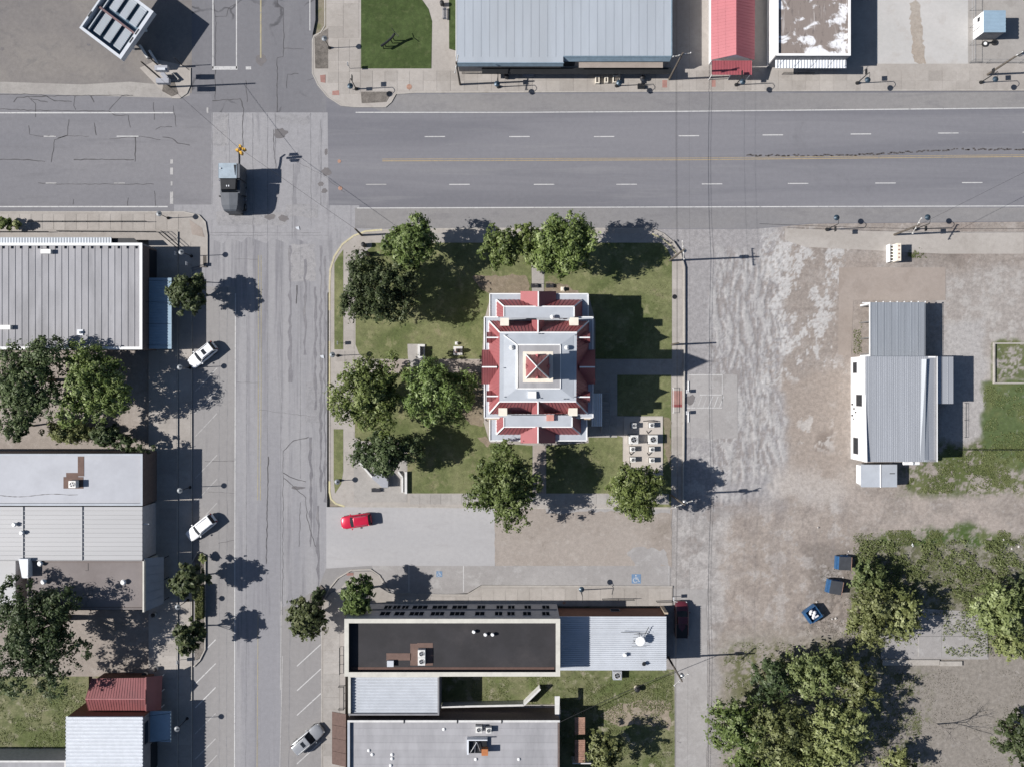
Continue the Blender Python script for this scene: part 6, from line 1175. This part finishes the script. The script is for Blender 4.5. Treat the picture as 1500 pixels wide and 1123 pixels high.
# monuments
def mono():
    r = empty('memorial_wall', G(570, 690, .14), label='angled granite memorial wall in the small plaza at the courthouse south-west corner', cat='memorial')
    pts = [(522,668),(534,685),(549,701),(563,713),(568.5,713.5),(568.5,704),(556,690),(545,684)]
    MB().prism([tuple(P(x, y, 1.3)[:2]) for x, y in [(545,700),(560,713),(568.5,713.5),(568.5,703),(556,689),(550,692)]], .14, 1.5).build('angled_block', M['stone_grey'], r)
    for a, b in (((527,676),(546,698)),((584,690),(590,698)),((590,698),(590,720))):
        p, q = G(*a, .14), G(*b, .14); u = (q-p).normalized(); n_ = Vector((-u.y,u.x,0))*.12; MB().prism([tuple((p-n_)[:2]),tuple((q-n_)[:2]),tuple((q+n_)[:2]),tuple((p+n_)[:2])], .14, .6).build('low_wall', M['parapet'], r)
    MB().prism(px([(593.5,690),(597,690),(597,722),(593.5,722)]), .14, .7).build('low_wall', M['parapet'], r)
mono()
def stone(name, x, y, w, d_, h, label, m='stone_dark', basem='parapet', bw=.35, cat='memorial'):
    b = G(x, y, .14); r = empty(name, b, label=label, cat=cat); MB().box(b.x-w/2-bw, b.x+w/2+bw, b.y-d_/2-bw, b.y+d_/2+bw, .14, .34).build('plinth', M[basem], r); MB().box(b.x-w/2, b.x+w/2, b.y-d_/2, b.y+d_/2, .34, h).build('stone', M[m], r, bevel=.04); MB().box(b.x-w/2+.1, b.x+w/2-.1, b.y-d_/2+.1, b.y+d_/2-.1, h, h+.08).build('cap', M[m], r)
mp = structure(MB().prism(px([(597,504),(620.5,504),(620.5,520),(626,532),(626,545),(600,545),(597.5,520)]), .0, .145).build('memorial_pad', M['walk2']))
stone('granite_monument', 617.5, 515, .35, 1.4, 1.35, 'dark granite monument at the edge of the pale paved square on the courthouse lawn')
stone('war_monument', 671, 514, .6, .6, 1.1, 'small round memorial on a white plinth nearest the west courthouse front', 'rust', 'parapet', .35); MB().lathe(G(671,514,1.1), [(.3,0),(.28,.25),(.05,.6)], 12).build('ornament', M['stone_dark'], bpy.data.objects['war_monument'])
stone('marker_stone', 669, 503, .35, .35, .6, 'tiny white marker stone just north of the round memorial', 'parapet', 'parapet', .05); stone('marker_stone', 824, 424, .4, .5, .8, 'cream marker stone right of the courthouse north door', 'cream', 'cream', .08)
for x, lb in ((783,'low dark bench left of the courthouse north door'),(805,'low dark bench right of the courthouse north door')): bench(x, 419.5, 0, lb, 'stone_dark', 1.1)
# statue on the north lawn: dark metal windmill like sculpture
sc_ = empty('lawn_sculpture', G(571,68,.12), label='dark metal longhorn like sculpture on the clipped north lawn', cat='sculpture')
b = G(571,68,.12); MB().path([b+Vector((-1.1,-.5,1.2)), b+Vector((-.3,0,1.3)), b+Vector((.5,.6,1.5)), b+Vector((1.0,1.0,2.0))], .17).build('body', M['steel_dark'], sc_)
for x, y in ((-.9,-.4),(-.6,-.1),(.4,.4),(.7,.8)): MB().tube(b+Vector((x,y,0)), b+Vector((x*.9,y*.9,1.3)), .06, .09).build('leg', M['steel_dark'], sc_)
MB().path([b+Vector((.6,1.7,2.3)), b+Vector((1.1,1.1,2.05)), b+Vector((1.6,.5,2.3))], .05).build('horn', M['steel_dark'], sc_)
# hydrants, manholes, rocks, litter
def disc(name, x, y, r0, z, m, label, cat): tag(MB().lathe(G(x, y, z), [(r0,0),(r0,.02),(r0*.85,.025)], 20).build(name, M[m]), label, cat)
disc('manhole_cover', 599.5, 128, .4, .12, 'rust', 'round brownish cover in the north sidewalk near the kerb bend', 'manhole'); disc('manhole_cover', 988, 435, .35, .14, 'steel_dark', 'round dark cover in the sidewalk east of the courthouse lawn', 'manhole'); disc('manhole_cover', 498.5, 276, .3, .012, 'rust', 'small rusty cover in the road east of the intersection', 'manhole'); disc('manhole_cover', 826, 882, .25, .13, 'rust', 'small round cover beside the russet brick wall', 'manhole')
disc('manhole_cover', 497, 236.5, .26, .012, 'rust', 'orange rusted cover beside the start of the yellow centre line', 'manhole')
def rockm(x, y, s, z=0):
    c = G(x, y, z); rg = random.Random(int(x*7+y)); v = []; 
    return MB().lathe(c, [(s*.6,0),(s*rg.uniform(.8,1),s*.3),(s*rg.uniform(.5,.8),s*.7),(s*.15,s*.85)], rg.choice((5,6,7)))
SL_ = ['pale scrap just above the northernmost dumpster','pale scrap left of the weeds above the northernmost dumpster','pale scrap up and right of the open dumpster','pale scrap right of the northernmost dumpster','pale scrap between the northern and middle dumpsters','pale scrap right of the open dumpster','pale scrap below and right of the open dumpster','pale scrap by the old concrete strip below the dumpsters','lone pale scrap on the bare dirt road','westernmost pale rubble piece in the right edge weeds','second pale rubble piece in the right edge weeds','third pale rubble piece in the right edge weeds','easternmost pale rubble piece in the right edge weeds','lowest pale rubble piece in the right edge weeds']
rr_ = random.Random(21)
for i in range(14):
    x, y = [(1243,807),(1241,812),(1196,881),(1247,818),(1235,845),(1205,900),(1224,905),(1219,906),(1198,772),(1470,790),(1476,796),(1482,803),(1492,800),(1488,812)][i]
    tag(rockm(x, y, rr_.uniform(.12,.24)).build('stone', M['rubble']), SL_[i], 'stone', 'pale scraps on the dirt')
tag(MB().obox(G(1335.5,796), R(-70), .9, .25, 0, .08).build('board', M['trim_white']), 'white board lying in the weeds on the east lot', 'board')
for x, y, s in ((436,334,.5),(472,522,.5)): tag(MB().prism(px([(x-3,y-1),(x+2,y-2),(x+3,y+3),(x-1,y+2)]), .02, .1).build('road_plate', M['metal_white']), 'small pale plate lying on the side street pavement near the west courthouse kerb' if y > 400 else 'small pale plate lying on the pavement near the crosswalk', 'plate')
wh_ = empty('trailer_wheels', G(1449,67), label='pair of black tyres with a white hub standing south of the blue roofed shed', cat='wheels')
for x, y, mm in ((1442,65,'trim_white'),(1456,63,'steel_dark')): q = G(x, y, .0); MB().tube(q, q+Vector((0,0,.25)), .42, None, 18).build('tyre', M['rubber'], wh_); MB().tube(q+Vector((0,0,.25)), q+Vector((0,0,.29)), .25, None, 14).build('hub', M[mm], wh_)
MB().tube(G(1445,64,.3), G(1454,63,.3), .09).build('axle', M['steel_dark'], wh_)
# ================================================================ TREES AND PLANTS
def leafmesh(name, pts, nrm, size, tone, m, parent, seed, aspect=.55, kind=None, droop=0):
    rg = np.random.RandomState(seed); n = len(pts)
    t = rg.normal(size=(n,3)); t -= (t*nrm).sum(1)[:,None]*nrm; t /= np.linalg.norm(t, axis=1)[:,None]+1e-9; b = np.cross(nrm, t)
    s = size*(.6+.8*rg.rand(n))[:,None]; a = t*s; w = b*s*aspect
    V = np.stack([pts-a, pts-w*.9+a*.1, pts+a-nrm*s*.25, pts+w*.9+a*.1], 1).reshape(-1,3)
    o3 = np.array(ORG.get(parent.name, Vector((0,0,0)))) if parent else np.array([pts[:,0].mean(), pts[:,1].mean(), pts[:,2].min()])
    V = V - o3
    me = bpy.data.meshes.new(name); me.vertices.add(4*n); me.vertices.foreach_set('co', V.ravel()); me.loops.add(4*n); me.loops.foreach_set('vertex_index', np.arange(4*n, dtype=np.int32)); me.polygons.add(n)
    me.polygons.foreach_set('loop_start', np.arange(0,4*n,4,dtype=np.int32)); me.polygons.foreach_set('loop_total', np.full(n,4,np.int32)); me.update(calc_edges=True)
    at = me.attributes.new('tone','FLOAT','FACE'); at.data.foreach_set('value', np.clip(tone,0,1).astype(np.float32)); me.materials.append(M[m])
    o = bpy.data.objects.new(name, me); COL.objects.link(o)
    if parent: o.parent = parent
    else: o.location = Vector(o3)
    if kind: o['kind'] = kind
    return o
def crown_points(lobes, n, seed, clump=.55, fill=.25, spiky=0):
    """lobes: (x,y,z,rx,ry,rz); leaves gather in clumps spread over every lobe's shell"""
    rg = np.random.RandomState(seed); L = np.array(lobes, float); wt = L[:,3]*L[:,4]; wt /= wt.sum()
    nc = max(20, n//34); li = rg.choice(len(L), nc, p=wt); d = rg.normal(size=(nc,3)); d[:,2] = np.abs(d[:,2])*.9 - .25*rg.rand(nc); d /= np.linalg.norm(d,axis=1)[:,None]
    rad = np.where(rg.rand(nc) < fill, rg.uniform(.3,.9,nc), rg.uniform(.86,1.06+spiky,nc)); C_ = L[li,:3] + d*L[li,3:6]*rad[:,None]
    ct = rg.beta(2.2,2.2,nc); ci = np.repeat(np.arange(nc), n//nc+1)[:n]
    off = rg.normal(size=(n,3))*clump*np.array([.46,.46,.36])*(.7+.6*rg.rand(nc)[ci])[:,None]
    off += d[ci]*np.abs(rg.normal(size=(n,1)))*spiky*1.2
    pts = C_[ci] + off; od = off/(np.linalg.norm(off,axis=1)[:,None]+1e-6); nr = d[ci]*.35 + od*.85 + np.array([0,0,.5]) + rg.normal(size=(n,3))*.38; nr /= np.linalg.norm(nr,axis=1)[:,None]
    return pts, nr, (ct[ci]*1.3-.15)*.7 + rg.rand(n)*.35
def tree(name, cx, cy, rx, ry, h, label, m='leaf', n=9000, seed=1, extra=None, cat='tree', group=None, size=.21, trunk=.22, spiky=0.0, lobes_n=12, base=None, flat=.36, zfrac=.64, parts=True):
    rg = random.Random(seed); zc = h*zfrac; c = P(cx, cy, zc); rX, rY, rZ = rx*.1*(HC-zc)/HC, ry*.1*(HC-zc)/HC, h*flat
    b = Vector((c.x, c.y, 0)) if base is None else G(*base)
    r = empty(name, b, label=label, cat=cat, group=group)
    lobes = [(c.x, c.y, zc, rX*.62, rY*.62, rZ*.85)]
    for k in range(lobes_n):
        a = 2*math.pi*k/lobes_n + rg.uniform(-.35,.35); rr = rg.uniform(.50,.74); f = rg.uniform(.24,.38); lobes.append((c.x+math.cos(a)*rX*rr, c.y+math.sin(a)*rY*rr, zc+rg.uniform(-.35,.35)*rZ, rX*f, rY*f, rZ*rg.uniform(.35,.6)))
    for k in range(max(3, lobes_n//3)):
        a = rg.uniform(0, 6.3); rr = rg.uniform(.05,.4); f = rg.uniform(.26,.38); lobes.append((c.x+math.cos(a)*rX*rr, c.y+math.sin(a)*rY*rr, zc+rZ*rg.uniform(.3,.65), rX*f, rY*f, rZ*rg.uniform(.35,.55)))
    for e in (extra or []): p = P(e[0], e[1], zc); q = e[2]*.1*.95; lobes.append((p.x, p.y, zc+rg.uniform(-.2,.2)*rZ, q, q, min(rZ*.7, q*.9)))
    pts, nr, tn = crown_points(lobes, n, seed, clump=.62*min(1, max(.35, rX/4.5)), spiky=spiky)
    leafmesh('crown', pts, nr, size, tn, m, r, seed)
    tb = MB(); top = Vector((c.x, c.y, zc-rZ*.1)); tr = trunk; mid = Vector((b.x+rg.uniform(-.2,.2), b.y+rg.uniform(-.2,.2), zc*.38)); tb.tube(b, mid, tr*1.25, tr, 9); tb.tube(mid, top, tr, tr*.45, 8)
    for l in lobes[1:1+lobes_n]: e = Vector(l[:3]); m1 = mid.lerp(e, .5)+Vector((rg.uniform(-.3,.3), rg.uniform(-.3,.3), .2)); tb.tube(mid, m1, tr*.5, tr*.3, 6); tb.tube(m1, e, tr*.3, tr*.1, 5)
    tb.build('trunk', M['bark'], r)
    return r
CG = 'shade trees on the courthouse lawn'
tree('shade_tree', 603, 357, 40, 38, 10, 'bushy tree at the north-west courthouse corner beside the dark strain poles', 'leaf', 9500, 11, group=CG)
tree('shade_tree', 556, 424, 55, 51, 11, 'wide dark tree over the west walk, south of the corner tree', 'leaf_dark', 13000, 12, [(600,400,16),(590,455,18),(530,385,16),(522,450,22)], group=CG, lobes_n=14)
tree('shade_tree', 735, 363, 31, 38, 9, 'narrow western tree of the clump by the north walk', 'leaf', 6000, 13, group=CG); tree('shade_tree', 772, 357, 27, 34, 8.5, 'small middle tree of the clump by the north walk', 'leaf', 4500, 14, group=CG, lobes_n=8)
tree('shade_tree', 826, 361, 46, 49, 12, 'large eastern tree of the clump by the north walk, above the courthouse', 'leaf', 13000, 15, [(800,375,20),(850,335,16)], group=CG, lobes_n=14)
tree('shade_tree', 534, 577, 56, 54, 10.5, 'broad tree overhanging the west kerb halfway down the courthouse block', 'leaf', 13000, 16, [(578,545,26),(560,620,20)], group=CG, lobes_n=14)
tree('shade_tree', 640, 575, 50, 52, 11, 'pale green tree directly west of the courthouse', 'leaf', 12500, 17, [(685,560,14),(680,590,16)], group=CG, lobes_n=13)
tree('shade_tree', 566, 664, 42, 34, 8.5, 'dark spreading tree behind the memorial plaza', 'leaf_dark', 9000, 18, [(600,660,20),(530,665,18)], group=CG)
tree('shade_tree', 742, 712, 50, 59, 11, 'tall oval tree south of the courthouse, over the concrete bay edge', 'leaf', 13500, 19, [(700,725,20),(757,760,16),(742,668,22)], group=CG, lobes_n=14)
tree('shade_tree', 929, 719, 44, 40, 10, 'round tree at the south-east courthouse corner by the condenser pad', 'leaf', 11000, 20, group=CG)
tree('street_tree', 273, 430, 30, 33, 7, 'lone sidewalk tree beside the blue metal awning', 'leaf_dark', 6500, 21, trunk=.14); tree('street_tree', 294, 410, 9, 9, 4.5, 'tiny round tree touching the lone sidewalk tree', 'leaf_light', 900, 22, trunk=.06, lobes_n=4)
tree('street_tree', 278, 852, 24, 24, 7, 'spiky sidewalk tree at the north end of the clipped hedge', 'leaf_palm', 4200, 23, spiky=.2, size=.28, trunk=.1, lobes_n=9); tree('street_tree', 280, 928, 21, 21, 7, 'spiky sidewalk tree at the south end of the clipped hedge', 'leaf_palm', 3800, 24, spiky=.2, size=.28, trunk=.1, lobes_n=9)
tree('street_tree', 450, 905, 28, 30, 6.5, 'spiky tree on the kerb bed at the corner of the side street', 'leaf_palm', 5000, 25, spiky=.22, size=.28, trunk=.1, group=None); tree('street_tree', 525, 873, 28, 29, 8, 'leafy tree hiding the corner of the black roofed building', 'leaf', 7000, 26, trunk=.15)
tree('lot_tree', 42, 556, 56, 66, 11, 'great dark tree at the left edge south of the grey seamed roof', 'leaf_dark', 15000, 27, [(75,520,26),(20,610,26),(80,590,24)], lobes_n=15); tree('lot_tree', 140, 560, 52, 56, 10.5, 'wide tree east of the great dark tree in the shady west lot', 'leaf', 14000, 28, [(110,600,24),(175,580,22),(120,520,20)], lobes_n=15)
tree('lot_tree', 100, 632, 40, 16, 4.5, 'low light green bush row in front of the pale grey roof', 'leaf_light', 4000, 29, trunk=.1, lobes_n=8); tree('lot_tree', 160, 638, 28, 17, 5, 'dark low bushes against the wall of the pale grey roofed building', 'leaf_dark', 4500, 30, [(200,655,14),(225,657,9),(185,650,12)], trunk=.1)
tree('lot_tree', 28, 625, 18, 24, 6, 'small dark tree at the left edge below the great dark tree', 'leaf_dark', 3000, 31, trunk=.12, lobes_n=7)
tree('lot_tree', 60, 925, 62, 72, 12, 'huge dark tree between the grey brown roof and the weedy lot', 'leaf_dark', 19000, 32, [(20,880,34),(95,885,26),(110,960,22),(30,985,30),(80,1000,22)], lobes_n=18, trunk=.35)
tree('round_bush', 9, 329, 17, 10, 2.6, 'dark green bush at the left edge of the north-west sidewalk', 'leaf', 1500, 33, trunk=.05, lobes_n=6, cat='bush'); tree('round_bush', 24, 328, 8, 9, 2.2, 'small round olive bush next to the dark green bush', 'leaf_light', 700, 34, trunk=.05, lobes_n=4, cat='bush')
# south-east thicket
SG = 'feathery trees of the south-east thicket'
for i, (x, y, rx, ry, h, mm, nn, lb) in enumerate([
    (1275,905,38,44,7,'leaf_light',8000,'feathery tree just right of the three dumpsters'),(1318,900,30,36,6.5,'leaf_light',6000,'feathery tree over the old house slab west end'),(1270,845,26,24,5,'weed',4000,'low olive tree above the dumpsters edge of the weeds'),
    (1462,890,42,40,7,'leaf_light',9000,'feathery tree on the right edge above the old house slab'),(1480,940,26,26,6,'leaf_light',4000,'smaller feathery tree on the right edge below its neighbour'),(1500,868,24,30,6,'leaf_dark',3500,'dark tree half out of frame on the right edge'),
    (1190,985,48,36,8,'leaf_light',9000,'pale green northern tree of the thicket beside the alley'),(1130,995,34,32,7.5,'leaf_dark',6000,'dark tree at the north-west side of the thicket'),(1255,1000,30,34,7.5,'leaf_light',6000,'pale tree at the north-east side of the thicket'),
    (1075,1062,44,42,8,'leaf',9000,'round tree at the west side of the thicket by the alley'),(1140,1075,48,50,9,'leaf_light',11000,'bright tree in the middle of the thicket'),(1225,1070,46,50,9,'leaf_light',11000,'bright tree at the east side of the thicket'),(1180,1120,60,34,8,'leaf_light',9000,'bright tree along the bottom edge of the thicket'),(1095,1118,36,28,7,'leaf',5000,'darker tree at the bottom left of the thicket'),
    (1492,1078,36,44,8,'leaf_dark',7000,'dark tree at the right edge near the bottom'),(1315,1118,26,18,5,'leaf_light',2500,'thin tree on the bottom edge east of the thicket'),(885,1098,26,34,7,'leaf_light',5500,'bright bush like tree in the grass behind the rusty lean-to')]):
    tree('thicket_tree', x, y, rx*.9, ry*.9, h, lb, mm, int(nn*.6), 40+i, spiky=.42, size=.24, trunk=.14, group=SG if x > 1000 else None, lobes_n=16)
# trees with bare branches
def bare(x, y, h, label, seed, spread=3.0):
    b = G(x, y); r = empty('bare_tree', b, label=label, cat='tree'); rg = random.Random(seed); t = MB(); br = MB()
    def grow(mb, p, d_, L, rad, k):
        q = p+d_*L; mb.tube(p, q, rad, rad*.65, 5 if k else 7, cap=False)
        if k < 5:
            for _ in range(2 if k else 4):
                e = (d_ + Vector((rg.uniform(-.75,.75), rg.uniform(-.75,.75), rg.uniform(-.2,.5)))).normalized(); grow(br, q, e, L*rg.uniform(.62,.85), rad*.6, k+1)
    grow(t, b, Vector((.1,.05,1)).normalized(), h*.3, .12, 0); t.build('trunk', M['bark_pale'], r); br.build('branches', M['bark_pale'], r)
bare(1372, 1060, 6.5, 'leafless grey tree standing on the dry ground at the lower right', 5); bare(1160, 960, 6, 'leafless grey tree above the thicket with a dark spidery shadow', 9); bare(1258, 1095, 5, 'leafless grey tree poking out of the thicket by the bottom edge', 12)
# hedge
hd = empty('clipped_hedge', G(292, 880, .2), label='narrow clipped hedge between the two spiky sidewalk trees', cat='hedge')
rg = np.random.RandomState(5); n = 5000; q0, q1 = P(286, 858, 1.3), P(297, 906, 1.3); pts = np.stack([rg.uniform(q0.x, q1.x, n), rg.uniform(q1.y, q0.y, n), .3+1.1*rg.rand(n)**.5], 1); nr = rg.normal(size=(n,3))+np.array([0,0,1.0]); nr /= np.linalg.norm(nr,axis=1)[:,None]
leafmesh('foliage', pts, nr, .12, vn := rg.rand(n)*.8, 'leaf_light', hd, 5); MB().box(q0.x+.1, q1.x-.1, q1.y+.1, q0.y-.1, .2, 1.0).build('stems', M['bark'], hd)
tree('round_bush', 297, 818, 6, 7, 1.6, 'tiny yellow green bush at the north tip of the planter bed', 'leaf_light', 500, 60, trunk=.04, lobes_n=4, cat='bush')
for i, (x, y, lb) in enumerate(((466,872,'low dark bush on the corner bed beside the spiky tree'),(1002,1,'x'))[:1]): tree('round_bush', x, y, 12, 13, 1.6, lb, 'leaf_dark', 1100, 62, trunk=.05, lobes_n=5, cat='bush')
# weeds and grass tufts: uncountable
def scatter(name, label, regions, n, m, seed, size=.12, hgt=.25, cat='weeds', thr=.5, fs=.05):
    rg = np.random.RandomState(seed); P_ = []
    for (x0, y0, x1, y1, w) in regions:
        k = int(n*w); X = rg.uniform(x0, x1, k*3); Y = rg.uniform(y0, y1, k*3); v = vnoise(X, Y, fs, seed+1, 4, .65); ok = v > thr; X = X[ok][:k]; Y = Y[ok][:k]; P_.append(np.stack([(X-750)*.1, (561.5-Y)*.1, rg.rand(len(X))*hgt], 1))
    pts = np.concatenate(P_); nr = rg.normal(size=pts.shape)*.6+np.array([0,0,1.0]); nr /= np.linalg.norm(nr,axis=1)[:,None]
    cl = vnoise(pts[:,0]*10, pts[:,1]*10, .09, seed+3, 3); o = leafmesh(name, pts, nr, size, cl*.8+rg.rand(len(pts))*.3, m, None, seed, .5, 'stuff'); return tag(o, label, cat)
scatter('weeds', 'green weeds spreading over the eastern dirt lots', [(1250,780,1500,945,.40),(1385,655,1510,722,.14),(1330,680,1400,722,.05),(1300,776,1480,798,.09),(1330,385-22,1360,378,.01),(1060,940,1300,1123,.18),(1290,985,1350,1110,.06),(1440,565,1510,660,.08),(1250,470,1262,520,.01)], 26000, 'weed', 71, .10, .07, thr=.5)
scatter('dry_weeds', 'grey dry weeds on the rough ground of the south-east lots', [(1250,790,1500,960,.55),(1180,830,1245,960,.12),(1300,980,1500,1123,.33)], 8000, 'drygrass', 72, .08, .05, 'weeds', .5)
scatter('yard_grass', 'rough grass behind the shops of the southern block', [(690,990,985,1040,.4),(822,1000,985,1123,.45),(860,1030,985,1123,.15)], 14000, 'weed', 73, .09, .07, 'grass', .46)
scatter('lot_grass', 'rough grass in the lot north of the bottom left building', [(0,1000,125,1104,1.0)], 5000, 'weed', 74, .10, .08, 'grass', .44)
scatter('lawn_tufts', 'slightly longer tufts of grass scattered over the courthouse lawn', [(525,450,700,525,.3),(600,650,700,720,.2),(800,415,980,445,.2),(950,370,984,520,.2),(865,640,912,690,.1)], 9000, 'weed', 75, .07, .17, 'grass', .5)

scatter('scrub', 'grey green scrub covering the rough lot right of the dumpsters', [(1252,790,1500,880,.8),(1380,880,1500,960,.2)], 15000, 'leaf_light', 81, .13, .5, 'scrub', .46)
